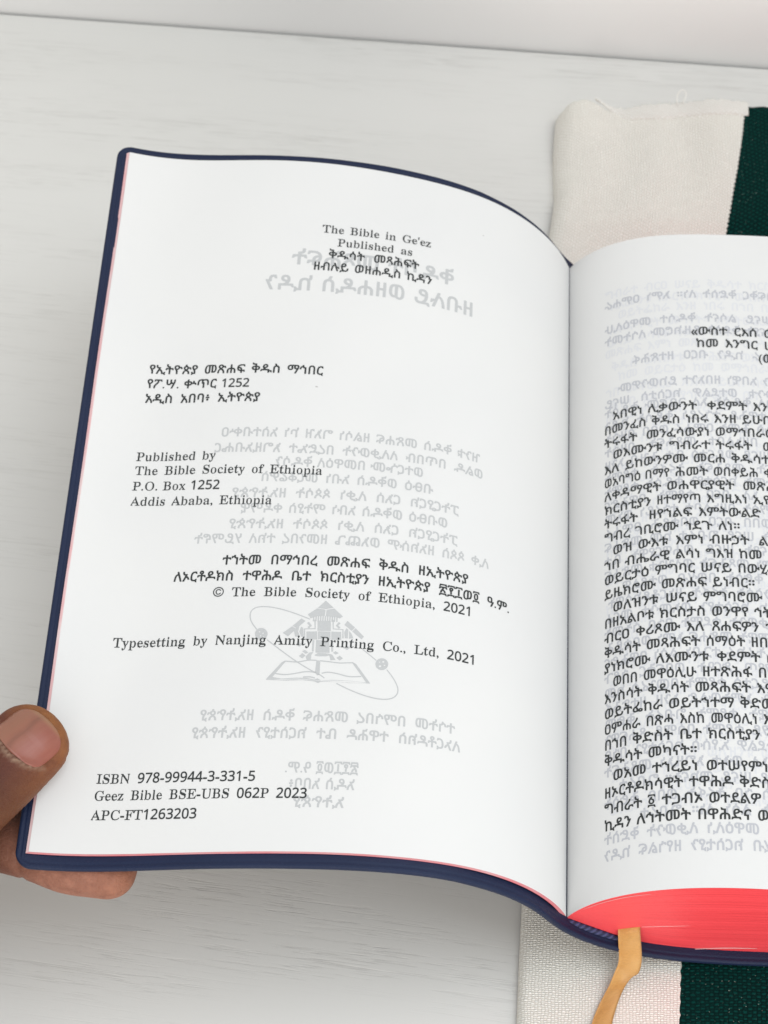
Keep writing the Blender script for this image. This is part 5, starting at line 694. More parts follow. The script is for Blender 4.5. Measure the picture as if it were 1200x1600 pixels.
ፓ 0.611 (b&E(Q&M(M&_(t)J),)S*<)T*^)Z*v)f++)t+6*,+@*R+D*{+B/J+6/O*7/N)p.{)P.c)4.W(e.Z(Z.e(X.w(z0U))0c)70h,G0h.g0h.x0c/(0L/F.x/F.g/@.^/6.X.e.Y.L.d.;.p.&/+-m/L,{/O,p/J,m*{,f*4,N)M,.(|+[(X*{(D*+(=)m&q)Q&V).&F
ፖ 0.671 )*(>(x(D(r(O(r)L({*;)4*})N+Q)p+}+,-=+Q-o+s.T,%/@,$/K+w/P*u/O*Y/**5.d)o.V)F.X)<.f);.w)^0V)g0b)u0f-*0g/H0f/Y0b/c0V/h0C0).w0&.c/q.V/@.Z/(.i.l/#.M/N-S/N-@.@,y-I,],z,8,K+%+5*W*Q*J*-*B)]*;(H**(>
። 0.506 )r*-)L*:)6*P)+*r)++>)5+])L+v)m,&*0,&*O+y*m+_*x+>*x*r*o*T*W*<*9*. ,R*-,3*8+t*Q+j*o+j+C+t+a,-+u,I,$,q,&-8+u-L+c-Y+;-Y*t-P*T-;*<,x*. )~-8)^-=)<-T).-q)*.@)1._)A.z)b/0*$/3*G/.*g.t*w.Q*x.**r-i*a-N*D-> ,a-8,9-@+x-V+j-w+i.F+q.f,+/#,D/0,d/3--/,-I.q-V.V-Z./-T-l-A-N-(->
፥ 0.386 *Q)_*1)k)r**)i*E)i*y)t+9*-+K*K+X*p+X+8+K+N+4+Y*c+V*?+M*)+2)j*r)_ )@+{)3,&)-,7)--,)8-=,#-?,2-9,8-),8,4,-+~ *Q-b*0-n)r.+)i.G)i.x)t/9*-/M*N/Z*o/Z+5/O+N/6+Y.e+V.B+J.%+5-n*t-c
፩ 0.563 (e&>(S&F(Q&W(s)5(x)@)%)E.<)F.G)A.L)8.[(N.o&Q.m&F.b&>.9&?-p&N-X&f-A(0-9(7*7(8*%(4)k&i)P&N).&? +O)c*m)j*D)w)~*/)d*H)M*j)=+8)6+q):,E)E,y)Z-N*<.K+./U+B/_,D/_,R/Y,V/H+s.K+p.@,m-}-3-e-P-C-e,y-q,N-v,&-r+Q-i+--Z*i-G*M-.*4,j)|,A)n +C*t+e*s,1+%,G+@,Q+f,Q,/,C,Y,.,s+b-,+6-4*~-0*i,c*],5*Y+l*g+=*~+$ (k/E(X/M(V/_(v1:({1E),1M.61M.A1H.G1?.V0V.j/[.g/M.Z/F.6/F-p/S-Y/f-;0:-30>*<0?*+0<)i/h)M/R)./F
፬ 0.563 (e&>(S&F(Q&W(s)5(x)@)%)E.<)F.G)A.L)8.[(N.o&Q.m&F.b&>.9&?-p&N-X&f-A(0-9(7*7(8*%(4)k&i)P&N).&? +G)c*x)l*R*#*3*C)y*h)j+5)_+n)Z,H)^-S)q.K*).r*@/4*[/I*{/W+B/_+m/_,A/U,g/B-(/&-?.[-N.2-W-P-X+z-O+@-E*w-9*Y,}*8,^)z,?)l+p)d +Q*|+j*}+~+/,/+N,6+|,9,n,2-i,#.7+h.F+J.E+5.2+*-k*~-5*~,@+*+]+:+2+D+& (k/E(X/M(V/_(v1:({1E),1M.61M.A1H.G1?.V0V.j/[.g/M.Z/F.6/F-p/S-Y/f-;0:-30>*<0?*+0<)i/h)M/R)./F
፱ 0.563 (e&>(S&F(Q&W(s)5(x)@)%)E.<)F.G)A.L)8.[(N.o&Q.m&F.b&>.9&?-p&N-X&f-A(0-9(7*7(8*%(4)k&i)P&N).&? +J)c*v)m*L*&*.*H)u*t)j+Q)k/))p/4){/:*~/8+./)+1.<+<.8+x.8,..8,4.=,6/),?/7-D/:-U/1-X.|-X+t-U+F-N+#-A*Y-/*=,s*%,Z)s,?)j+v)c +T*|+j*{+{+&,++8,3+V,5-&,.-.+m-/+6-.+/-#+/,*+5+K+B+- (k/E(X/M(V/_(v1:({1E),1M.61M.A1H.G1?.V0V.j/[.g/M.Z/F.6/F-p/S-Y/f-;0:-30>*<0?*+0<)i/h)M/R)./F
፲ 0.553 (b&;(Q&C(N&W(p)8(w)C)%)H.1)I.>)C.E)8.S(Q.h&T.c&C.U&;..&<-j&H-R&Z-3(0-+(4*9(5*)(1)m&g)P&K).&< +.)i*z)q*u*&*v/7*|/B+./H,./H,=/@,B//,A)z,;)o,.)i (b/B(Q/K(N/_(o1=(v1J)%1P.11P.>1J.E1?.T0X.h/[.c/K.U/C.3/C-m/N-L/k-407-+0<*90<*&07)j/k)L/P))/C
፳ 0.598 (v&;(e&E(c&])&)8).)C)9)H.L)I.Y)C.c)8.q(Q/(&T/#&C.r&;.J&<.+&H-g&g-R(--G(4*M(5*9(0*%&i)[&G)<&; )m)i)_)o)X*#)X*])e+:*,,&*z-7+--]+2-w+)-~*.-~*%-x)k-P)J-6))-*(W-,(N-7(N-E(n.|(y/4)1/:.^/9.s/)/&.@/9-E/7-5//-,.e-).?-5-x-S-Z-},j-~,_-w,R-@,8,],=,Q,r,:-8,#-_+S-v+&.&*Y..**.&)o-p)i,{)i,m)m,c)z,Q*c,A*~,%+;+O+N+B+@+/*o*~)z*x)o*h)i (v/B(g/M(f/_),1?)21J)<1P.J1P.U1J.]1?.m0V.~/Y.x/I.j/B.J/A-~/R-b/n-J08-90<*D0;*>07*)/n)e/Q)</A
፴ 0.563 (b&;(Q&C(N&W(p)8(w)C)%)H.<)I.G)E.N);.^(Q.r&Q.n&C.b&;.9&<-p&K-X&a-?(.-6(4*9(5*)(1)m&g)P&K).&< *+)i)[)s)1*2(p*T(Z+*(O+|(O.P(T.c(e.l)_.l)m.i)v._)y,*)}+a*(+H*4+3*?+,*R+**i+5*s+Q*z,5*|-Y+0.7+E.[+j.},?/5,^/:-./;-Z/2-~.~.D._.^.2.i-k.m-E.m**.i)q.W)i-b)i-R)k-I)t-C-@-3-o-%-y,p-{,X-r,L-S,E,y,D+Q,9*z,%*Q+[**+?)u*m)i (h/B(U/L(S/c(t1=({1J),1P.71P.A1L.I1B.X0X.m/Y.i/K.Z/C.6/C-p/O-X/c-906-10<*?0<*.09)k/f)M/N)./C
፻ 0.563 (b&;(Q&C(N&W(p)8(w)C)%)H.<)I.G)E.N);.^(Q.r&Q.n&C.b&;.9&<-p&K-X&a-?(.-6(4*9(5*)(1)m&g)P&K).&< +9)i+,)o+%)z*}+:*r+q*h,2*2-:**-S*$-q*%.N*1.t*>//*U/H*k/V+D/i+j/k,A/e,p/O-6/+-B.n-I.P-I-t-@-N---,,e,c,8,C,J+F,H)t,6)i +[-S+e-S+r-_+~.#+}.E+o.V+W.S+K.=+N-q (h/B(U/L(S/c(t1=({1J),1P.71P.A1L.I1B.X0X.m/Y.i/K.Z/C.6/C-p/O-X/c-906-10<*?0<*.09)k/f)M/N)./C'''
def sarea(l): return sum(a[0] * b[1] - b[0] * a[1] for a, b in zip(l, l[1:] + l[:1])) / 2
def inside(p, l):
    c = False
    for a, b in zip(l, l[1:] + l[:1]):
        if (a[1] > p[1]) != (b[1] > p[1]) and p[0] < (b[0] - a[0]) * (p[1] - a[1]) / (b[1] - a[1]) + a[0]: c = not c
    return c
def build_glyphs():
    ix = {c: i for i, c in enumerate(ALPHA)}; G = {}
    for ln in GLYPHS.split('\n'):
        p = ln.split(' '); loops = []
        for e_ in p[2:]:
            loops.append([((ix[e_[i]] * BASE + ix[e_[i + 1]]) / 1000 - .4, (ix[e_[i + 2]] * BASE + ix[e_[i + 3]]) / 1000 - .4) for i in range(0, len(e_), 4)])
        s_ = 1 if sarea(max(loops, key=lambda l: abs(sarea(l)))) > 0 else -1
        outer = [[l] for l in loops if sarea(l) * s_ > 0]; outer.sort(key=lambda g: abs(sarea(g[0])))
        for l in loops:
            if sarea(l) * s_ < 0:
                for g in outer:
                    if inside(l[0], g[0]): g.append(l); break
        V = []; F = []
        for g in outer:
            b = len(V); V += [q for l in g for q in l]
            for t in tessellate_polygon([[Vector((q[0], q[1], 0)) for q in l] for l in g]):
                a_, b_, c_ = (V[b + i] for i in t)
                ar = (b_[0] - a_[0]) * (c_[1] - a_[1]) - (c_[0] - a_[0]) * (b_[1] - a_[1])
                F.append(tuple(b + i for i in (t if ar > 0 else t[::-1])))
        G[p[0]] = (float(p[1]), np.array(V), F)
    return G
G = build_glyphs()
def adv(t): return sum(G[c][0] for c in t if c != ' ')
class TextMesh:
    def __init__(self): self.v = []; self.f = []; self.n = 0
    def run(self, text, x, y, size, sx=1.0, d=1, space=2.0):
        """set text from x, going d (+1/-1) along s; returns the end"""
        for ch in text:
            if ch == ' ': x += d * space; continue
            a, V, F = G[ch]; k = .93 if ch.isdigit() else 1.0
            P = np.stack([x + d * V[:, 0] * size * sx * k, y + V[:, 1] * size + rng.normal(0, .008)], 1)
            self.v.append(P); self.f += [tuple(self.n + i for i in t) for t in F]; self.n += len(P)
            x += d * a * size * sx * k
        return x
    def fit(self, text, x0, x1, y, size, space_min=1.2):
        d = 1 if x1 > x0 else -1; w = abs(x1 - x0); ns = text.count(' ')
        nat = size * sum(G[c][0] * (.93 if c.isdigit() else 1) for c in text if c != ' ')
        sp = (w - nat) / ns if ns else 0; sx = 1.0
        if ns == 0 or sp < space_min or sp > 2.6:
            sp = min(max(sp, space_min), 2.3) if ns else 0; sx = (w - sp * ns) / nat
        self.run(text, x0, y, size, sx, d, sp)
    def build(self, name, surf, h, mat, parent):
        P = np.vstack(self.v); X = on(surf, P[:, 0], P[:, 1], h)
        return link_mesh(name, X, self.f, mat, parent, smooth=False)
def stroke(tm, pts, w):
    P = np.asarray(pts, float); tg = np.gradient(P, axis=0); L = np.linalg.norm(tg, axis=1, keepdims=True); tg /= np.maximum(L, 1e-9)
    n = np.stack([-tg[:, 1], tg[:, 0]], 1) * w / 2
    V = np.vstack([P + n, P - n]); k = len(P)
    tm.v.append(V); tm.f += [(tm.n + i, tm.n + k + i, tm.n + k + i + 1, tm.n + i + 1) for i in range(k - 1)]; tm.n += len(V)

MAIN = [["The Bible in Ge'ez",86.47,55.81,180.9],["Published as",82.03,60.87,176.57],["ቅዱሳት መጻሕፍት",84.17,58.83,172.37],["ዘብሉይ ወዘሐዲስ ኪዳን",88.07,54.93,168.18],["የኢትዮጵያ መጽሐፍ ቅዱስ ማኅበር",129.37,82.63,133.7],["የፖ.ሣ. ቍጥር 1252",129.49,101.81,129.23],["አዲስ አበባ፥ ኢትዮጵያ",129.49,98.58,124.7],["Published by",129.81,108.67,107.07],["The Bible Society of Ethiopia",129.64,80.42,102.88],["P.O. Box 1252",129.79,106.67,98.27],["Addis Ababa, Ethiopia",129.67,92.7,93.76],["ተኀትመ በማኅበረ መጽሐፍ ቅዱስ ዘኢትዮጵያ",103.86,40.68,76.32],["ለኦርቶዶክስ ተዋሕዶ ቤተ ክርስቲያን ዘኢትዮጵያ ፳፻፲ወ፬ ዓ.ም.",115.96,28.3,71.77],["© The Bible Society of Ethiopia, 2021",105.34,39.26,67.18],["Typesetting by Nanjing Amity Printing Co., Ltd, 2021",129.37,37.72,53.67],["ISBN 978-99944-3-331-5",129.0,89.9,17.77],["Geez Bible BSE-UBS 062P 2023",129.09,77.14,13.45],["APC-FT1263203",129.08,103.18,8.51]]
GHOST = [["ቅዱሳት መጻሕፍት",48.47,94.13,169.72],["ዘብሉይ ወዘሐዲስ ኪዳን",42.22,100.76,161.17],["ዝንቱ ቅዱስ መጽሐፍ ዘልሳነ ግእዝ ኮነ አስተብቍዐ",38.7,107.95,113.89],["ወልዱ በጥበቡ ለሊቃውንት በረድኤተ እግዚአብሔር",37.57,109.21,109.23],["ወተርጐሙ በመዋዕለ ቅዱሳን",54.09,92.88,105.2],["ብፁዕ ወቅዱስ አብነ መርቆሬዎስ",51.3,96.27,100.6],["ፓትርያርክ ርእሰ ሊቃነ ጳጳሳት ዘኢትዮጵያ",44.09,103.36,95.88],["ወብፁዕ ወቅዱስ አቡነ ማትያስ ቀዳማዊ",46.9,100.73,91.39],["ፓትርያርክ ርእሰ ሊቃነ ጳጳሳት ዘኢትዮጵያ",44.08,103.28,86.82],["ሊቀ ጳጳስ ዘአክሱም ወእጨጌ ዘመንበረ ተክለ ሃይማኖት",34.99,111.8,82.54],["ተኅትመ በማኅበረ መጽሐፍ ቅዱስ ዘኢትዮጵያ",42.61,105.08,33.44],["ለኦርቶዶክስ ተዋሕዶ ቤተ ክርስቲያን ዘኢትዮጵያ",41.02,106.67,28.88],["፳፻፲ወ፬ ዓ.ም.",65.46,83.11,19.97],["አዲስ አበባ፥",66.02,81.91,15.82],["ኢትዮጵያ",68.19,80.45,11.21]]
EMBLEM = [[[0.26,[[80.22,60.92],[80.77,61.14],[81.34,61.37],[81.92,61.6],[82.55,61.84],[83.24,62.09],[83.97,62.36],[84.74,62.63],[85.53,62.89],[86.32,63.14],[87.12,63.37],[87.9,63.58],[88.68,63.76],[89.44,63.91],[90.17,64.03],[90.87,64.11],[91.54,64.16],[92.17,64.17],[92.74,64.14],[93.25,64.08],[93.72,63.97],[94.12,63.83],[94.46,63.63],[94.73,63.39],[94.95,63.11],[95.11,62.79],[95.21,62.44],[95.26,62.05],[95.25,61.65],[95.2,61.25],[95.12,60.85],[95.0,60.47],[94.85,60.11],[94.67,59.77],[94.47,59.43],[94.24,59.09],[94.0,58.76],[93.74,58.43],[93.47,58.1],[93.2,57.76]]],[0.26,[[90.36,54.9],[89.36,54.12],[88.36,53.35],[87.36,52.58],[86.35,51.82],[85.33,51.07],[84.3,50.33],[83.28,49.62],[82.26,48.94],[81.26,48.3],[80.3,47.73],[79.41,47.22],[78.62,46.8],[77.93,46.46],[77.34,46.18],[76.83,45.92],[76.41,45.68],[76.05,45.44],[75.73,45.21],[75.43,44.98]]],[0.26,[[66.88,53.67],[66.31,53.23],[65.74,52.78],[65.19,52.35],[64.65,51.92],[64.13,51.51],[63.62,51.1],[63.11,50.7]]],[0.26,[[60.4,48.42],[60.03,47.98],[59.67,47.54],[59.31,47.09],[58.96,46.63],[58.63,46.15],[58.31,45.65],[58.02,45.14],[57.77,44.64],[57.57,44.17],[57.42,43.72],[57.33,43.29],[57.29,42.88],[57.32,42.49],[57.4,42.12],[57.55,41.77],[57.75,41.44],[58.0,41.14],[58.31,40.88],[58.67,40.66],[59.09,40.48],[59.56,40.34],[60.09,40.24],[60.68,40.18],[61.32,40.17],[62.02,40.2],[62.75,40.28],[63.54,40.41],[64.35,40.58],[65.18,40.79],[66.0,41.03],[66.81,41.29],[67.6,41.57],[68.37,41.86],[69.11,42.16],[69.82,42.47],[70.5,42.78],[71.15,43.08],[71.78,43.39],[72.41,43.71]]],[1.5,[[79.49,61.16],[79.16,61.16]]],[1.5,[[78.92,61.17],[78.58,61.17]]],[1.5,[[78.34,61.18],[78.01,61.18]]],[1.5,[[77.77,61.19],[77.44,61.2]]],[1.5,[[77.19,61.21],[76.86,61.21]]],[1.5,[[76.62,61.22],[76.29,61.23]]],[1.5,[[76.05,61.24],[75.71,61.24]]],[1.5,[[75.47,61.26],[75.14,61.26]]],[1.5,[[74.9,61.27],[74.56,61.28]]],[1.5,[[74.32,61.29],[73.99,61.3]]],[1.5,[[73.75,61.31],[73.41,61.32]]],[0.35,[[78.99,60.84],[78.75,58.36],[81.37,58.18],[81.13,55.71]]],[0.35,[[74.51,61.06],[74.29,58.57],[71.88,58.55],[71.71,56.15]]],[0.6,[[80.67,60.03],[79.93,59.14],[80.47,58.54]]],[0.6,[[72.83,60.41],[73.43,59.54],[72.72,58.91]]],[0.45,[[78.91,55.17],[78.85,52.09]]],[0.45,[[74.31,55.38],[74.08,52.3]]],[0.28,[[85.41,49.13],[85.05,49.12],[84.69,49.11],[84.34,49.1],[83.99,49.08],[83.64,49.06],[83.31,49.04],[82.98,49.03],[82.64,49.03],[82.3,49.05],[81.94,49.11],[81.56,49.19],[81.19,49.28],[80.82,49.38],[80.46,49.47],[80.12,49.55],[79.79,49.61],[79.48,49.66],[79.17,49.69],[78.87,49.71],[78.58,49.71],[78.3,49.71],[78.02,49.69],[77.74,49.68]]],[0.28,[[76.81,49.63],[76.43,49.61],[76.04,49.58],[75.66,49.56],[75.27,49.53],[74.86,49.5],[74.45,49.47],[74.02,49.43],[73.59,49.39],[73.15,49.36],[72.72,49.33],[72.31,49.31],[71.92,49.31],[71.57,49.33],[71.23,49.36],[70.92,49.39],[70.61,49.43],[70.31,49.46],[70.03,49.49],[69.76,49.51],[69.5,49.53],[69.25,49.55],[68.99,49.57],[68.74,49.58]]],[0.28,[[87.59,45.78],[87.08,45.7],[86.58,45.63],[86.07,45.57],[85.56,45.53],[85.03,45.54],[84.5,45.59],[83.96,45.66],[83.43,45.76],[82.91,45.87],[82.41,45.99],[81.92,46.11],[81.45,46.23],[81.0,46.34],[80.56,46.42],[80.14,46.49],[79.74,46.52],[79.36,46.54],[79.01,46.54],[78.7,46.52],[78.41,46.49],[78.15,46.45],[77.9,46.4],[77.66,46.35]]],[0.28,[[76.19,46.24],[75.94,46.32],[75.69,46.4],[75.43,46.48],[75.16,46.55],[74.87,46.59],[74.53,46.61],[74.15,46.6],[73.73,46.56],[73.29,46.5],[72.84,46.43],[72.39,46.35],[71.94,46.25],[71.49,46.14],[71.03,46.03],[70.57,45.91],[70.11,45.82],[69.62,45.75],[69.13,45.73],[68.61,45.75],[68.08,45.8],[67.55,45.86],[67.01,45.92],[66.48,45.99]]],[0.3,[[80.66,45.03],[80.52,45.04],[80.38,45.06],[80.24,45.07],[80.09,45.08],[79.95,45.09],[79.81,45.1],[79.67,45.11],[79.53,45.12],[79.38,45.13],[79.25,45.14],[79.11,45.14],[78.98,45.14],[78.86,45.12],[78.75,45.1],[78.63,45.08],[78.52,45.05],[78.4,45.03],[78.29,45.01],[78.18,44.98],[78.06,44.96],[77.95,44.94],[77.84,44.91],[77.73,44.89]]]],[[[[90.4,56.54],[90.41,56.2],[90.48,55.87],[90.63,55.57],[90.84,55.32],[91.1,55.12],[91.4,54.99],[91.73,54.93],[92.07,54.95],[92.41,55.04],[92.72,55.2],[93.0,55.42],[93.23,55.7],[93.4,56.01],[93.5,56.35],[93.54,56.7],[93.5,57.04],[93.38,57.36],[93.2,57.63],[92.97,57.86],[92.68,58.02],[92.36,58.12],[92.03,58.14],[91.69,58.08],[91.36,57.96],[91.06,57.76],[90.81,57.51],[90.61,57.22],[90.47,56.89]],[[92.2,57.11],[92.25,56.98],[92.4,56.91],[92.58,56.93],[92.7,57.03],[92.72,57.17],[92.61,57.28],[92.44,57.3],[92.28,57.24]],[[91.31,56.7],[91.35,56.59],[91.48,56.53],[91.63,56.55],[91.74,56.64],[91.75,56.76],[91.66,56.85],[91.51,56.87],[91.37,56.81]],[[91.87,55.96],[91.92,55.85],[92.04,55.79],[92.2,55.81],[92.3,55.9],[92.31,56.01],[92.22,56.1],[92.07,56.13],[91.94,56.07]],[[91.15,55.8],[91.18,55.72],[91.27,55.68],[91.37,55.7],[91.44,55.76],[91.44,55.84],[91.38,55.9],[91.29,55.91],[91.19,55.87]]],[[[60.12,49.97],[60.14,49.61],[60.22,49.27],[60.38,48.95],[60.6,48.67],[60.87,48.44],[61.18,48.28],[61.51,48.18],[61.85,48.17],[62.18,48.23],[62.49,48.37],[62.77,48.57],[62.99,48.83],[63.15,49.14],[63.25,49.48],[63.27,49.83],[63.22,50.19],[63.1,50.52],[62.91,50.82],[62.66,51.08],[62.37,51.27],[62.05,51.4],[61.71,51.45],[61.37,51.43],[61.05,51.33],[60.75,51.16],[60.5,50.93],[60.31,50.64],[60.18,50.32]],[[61.77,49.22],[61.84,49.05],[62.03,48.94],[62.25,48.95],[62.4,49.07],[62.41,49.25],[62.28,49.4],[62.06,49.45],[61.86,49.38]],[[61.08,50.53],[61.14,50.37],[61.3,50.28],[61.5,50.28],[61.64,50.39],[61.65,50.55],[61.53,50.68],[61.33,50.73],[61.15,50.67]],[[60.8,49.57],[60.84,49.45],[60.97,49.38],[61.12,49.39],[61.22,49.47],[61.23,49.58],[61.14,49.68],[60.99,49.72],[60.85,49.68]],[[62.13,50.34],[62.17,50.24],[62.28,50.18],[62.4,50.19],[62.49,50.26],[62.49,50.35],[62.42,50.44],[62.29,50.47],[62.18,50.43]]],[[[76.69,66.32],[74.61,64.45],[76.44,64.02],[78.51,64.21]]],[[[78.68,64.04],[76.58,63.8],[76.66,61.99],[78.51,61.91],[80.09,61.22],[80.85,62.27]]],[[[76.31,63.77],[74.41,64.25],[72.14,62.17],[72.91,61.57],[73.91,61.93],[76.4,61.96]]],[[[78.34,60.62],[75.05,60.78],[74.83,57.96],[78.12,57.81]]],[[[80.83,57.45],[78.18,57.64],[78.0,55.41],[80.66,55.31]]],[[[74.71,57.8],[72.27,57.86],[72.11,55.63],[74.54,55.57]]],[[[77.99,57.65],[74.9,57.79],[74.73,55.65],[77.83,55.5]]],[[[78.28,55.23],[74.97,55.39],[74.71,51.94],[78.16,51.79]]],[[[82.35,61.06],[81.29,60.42],[83.23,58.29],[84.36,58.92]]],[[[84.5,58.75],[83.41,58.12],[85.26,55.97],[86.64,56.89]]],[[[70.95,61.07],[68.93,59.33],[69.72,58.36],[71.6,59.9]]],[[[68.77,59.18],[66.59,57.01],[67.13,56.22],[69.56,58.2]]],[[[83.52,55.97],[83.91,57.48],[83.37,58.61],[82.72,58.76],[82.89,57.31],[82.3,56.0]]],[[[82.04,56.01],[82.6,57.4],[82.27,58.73],[81.73,58.5],[81.38,56.03]]],[[[71.26,56.18],[71.53,57.82],[71.06,59.02],[70.55,58.63],[70.49,56.23]]],[[[70.23,56.16],[70.34,58.32],[69.74,57.69],[69.13,56.32]]],[[[83.24,53.92],[82.26,53.21],[81.64,53.8],[82.36,54.44]]],[[[71.4,53.48],[70.45,53.01],[69.76,53.71],[70.61,54.23]]],[[[82.12,50.68],[81.38,51.51],[80.52,50.89],[81.26,50.05]]],[[[81.42,52.0],[80.79,52.43],[79.85,51.73],[80.56,51.37]]],[[[72.92,50.64],[72.16,51.3],[71.31,50.65],[72.07,49.95]]],[[[73.87,51.98],[73.28,52.47],[72.44,51.98],[73.14,51.53]]],[[[80.12,49.68],[80.49,50.6],[79.63,51.73],[78.65,51.93],[79.13,51.06],[79.11,49.83]]],[[[74.34,49.91],[74.65,51.04],[75.29,51.75],[74.02,51.48],[73.11,50.1]]],[[[78.4,51.04],[77.53,51.73],[75.51,51.74],[74.8,51.2],[75.52,50.92],[77.64,50.83]]],[[[89.71,44.06],[89.43,44.55],[86.23,48.79],[85.43,49.29],[85.23,49.14],[88.16,44.8],[85.93,44.43],[82.29,44.79],[79.73,44.82],[77.88,44.48],[77.1,44.83],[76.22,44.3],[73.14,44.6],[69.12,44.58],[65.17,44.38],[68.91,49.49],[68.74,49.67],[67.99,49.31],[64.17,44.22],[69.08,44.02],[73.1,44.12],[76.19,43.98],[76.89,43.55],[77.84,43.99],[80.78,44.22],[84.78,43.93]]],[[[77.74,49.68],[76.81,49.63],[76.7,45.86],[77.24,45.63],[77.85,46.42]]]]]
RIGHT = [[141.2,[["አበዊነ",16.7],["ሊቃውንት",26.82],["ቀደምት",42.91],["እንበለ",55.39],["ጽርዓት",None]]],[136.8,[["በመንፈስ",14.09],["ቅዱስ",27.85],["ነበሩ",37.05],["እንዘ",44.7],["ይሁበ",52.29],["ሕዝብ",None]]],[132.39,[["ትሩፋት",14.09],["መንፈሳውያነ",26.32],["ወማኅበራውያን",44.94]]],[127.98,[["ወእሙንቱ",16.7],["ግብራተ",32.54],["ትሩፋት",45.01],["ወሠናያት",57.51]]],[123.57,[["እለ",14.1],["ይከውንዎሙ",20.31],["መርሐ",38.89],["ቅዱሳተ",48.98]]],[119.16,[["ወአባግዕ",14.11],["በማየ",25.87],["ሕመት",33.97],["ወበቀይሕ",44.12],["ቀለም",57.52]]],[114.76,[["ለቀዳማዊት",14.11],["ወሐዋርያዊት",31.7],["መጽሐፍ",51.77]]],[110.35,[["ክርስቲያን",14.12],["ዘተማየጣ",29.01],["እግዚእነ",42.17],["ኢየሱስ",54.32]]],[105.94,[["ትሩፋት",14.12],["ዘየኀልፍ",26.83],["እምትውልድ",39.97]]],[101.53,[["ግብረ",14.13],["ገቢሮሙ",23.13],["ኀደጉ",36.06],["ለነ።",45.03]]],[97.12,[["ወዝ",16.69],["ውእቱ",23.82],["እምነ",33.84],["ብዙኃት",42.6],["ልሳናት",55.37]]],[92.72,[["ኀበ",14.14],["ብሔራዊ",20.23],["ልሳነ",33.77],["ግእዝ",41.6],["ከመ",50.08]]],[88.31,[["ወይርታዕ",14.14],["ምግባር",28.34],["ሠናይ",40.11],["በውሂብ",49.62]]],[83.9,[["ይዜክሮሙ",14.15],["መጽሐፍ",29.94],["ይነብር።",43.04]]],[79.49,[["ወለዝንቱ",16.69],["ሠናይ",30.97],["ምግባሮሙ",40.59]]],[75.08,[["በዘአልቦቱ",14.16],["ክርስታስ",29.38],["ወንዋየ",42.59],["ኅትመት",53.43]]],[70.68,[["ብርዐ",14.16],["ቀሪጾሙ",23.16],["እለ",36.17],["ጸሐፍዎን",42.65]]],[66.27,[["ቅዱሳት",14.17],["መጻሕፍት",25.86],["ሰማዕት",41.03],["ዘበእንተ",52.28]]],[61.86,[["ያነክሮሙ",14.17],["ለእሙንቱ",28.32],["ቀደምት",43.64],["ሰብእ",56.02]]],[57.45,[["ወበበ",16.68],["መዋዕሊሁ",25.05],["ዘተጽሕፋ",39.91],["በሰማይ",53.78]]],[53.04,[["እንስሳት",14.18],["ቅዱሳት",26.22],["መጻሕፍት",37.98],["እምነ",53.3]]],[48.64,[["ወይትፌከራ",14.19],["ወይትኀተማ",31.37],["ቅድመ",49.05]]],[44.23,[["ዐምሐራ",14.2],["በጽሓ",25.66],["እስከ",34.15],["መዋዕሊነ",41.73],["እንዘ",54.64]]],[39.82,[["በኀበ",14.2],["ቅድስት",22.12],["ቤተ",33.99],["ክርስቲያን",40.93]]],[35.41,[["ቅዱሳት",14.21],["መካናት።",26.09]]],[31.0,[["ወአመ",16.67],["ተኀረይነ",27.16],["ወተሠየምነ",40.3]]],[26.59,[["ዘኦርቶዶክሳዊት",14.22],["ተዋሕዶ",36.11],["ቅድስት",48.22]]],[22.19,[["ግብራት",14.22],["፩",25.96],["ተጋብኦ",29.47],["ወተደልዎ",40.72]]],[17.78,[["ኪዳን",14.23],["ለኅትመት",23.08],["በዋሕድና",37.94],["ወበፍቅር",52.21]]]]
HEAD = [["«ውስተ ርእሰ መጽሐፍ ተጽሕፈ",39.05,167.15],["ከመ እንግር ሠናየከ ለከ።",40.38,162.77],["(መዝ. ፴፱)",57.39,158.24]]
SZ = 3.70
def prefix(texts): return texts
blocks = [(0, 4, 'title lines in English and dark script near the page top'), (4, 7, 'three address lines in dark script'), (7, 11, 'four address lines in English'), (11, 14, 'centred printing notice ending in 2021'), (14, 15, 'single typesetting line in English'), (15, 18, 'ISBN and edition number lines')]
for a_, b_, lab in blocks:
    tm = TextMesh()
    for (txt, s0, s1, t) in MAIN[a_:b_]: tm.fit(txt, s0, s1, t, SZ * (.955 if a_ == 15 else 1.0))
    o = tm.build('printed_text', left, .060, INK, left_page); o['label'] = lab
tm = TextMesh()
for txt, s0, s1, t in GHOST[:2]: tm.fit(txt, s0, s1, t, 6.5)
tm.build('show_through_text', left, .030, SHOW, left_page)['label'] = 'large pale mirrored title showing through the paper'
tm = TextMesh()
for txt, s0, s1, t in GHOST[2:10]: tm.fit(txt, s0, s1, t, SZ)
tm.build('show_through_text', left, .030, SHOW, left_page)['label'] = 'pale mirrored lines showing through the paper'
tm = TextMesh()
for txt, s0, s1, t in GHOST[10:]: tm.fit(txt, s0, s1, t, SZ)
tm.build('show_through_text', left, .030, SHOW, left_page)['label'] = 'five pale mirrored lines showing through near the foot'
tm = TextMesh()
for w, pts in EMBLEM[0]: stroke(tm, pts, w)
for loops in EMBLEM[1]:
    V = [q for l in loops for q in l]
    tm.v.append(np.array(V)); tm.f += [tuple(tm.n + i for i in t) for t in tessellate_polygon([[Vector((q[0], q[1], 0)) for q in l] for l in loops])]; tm.n += len(V)
tm.build('show_through_emblem', left, .028, SHOW, left_page)['label'] = 'pale emblem of an open book, domed tower and orbiting globes'

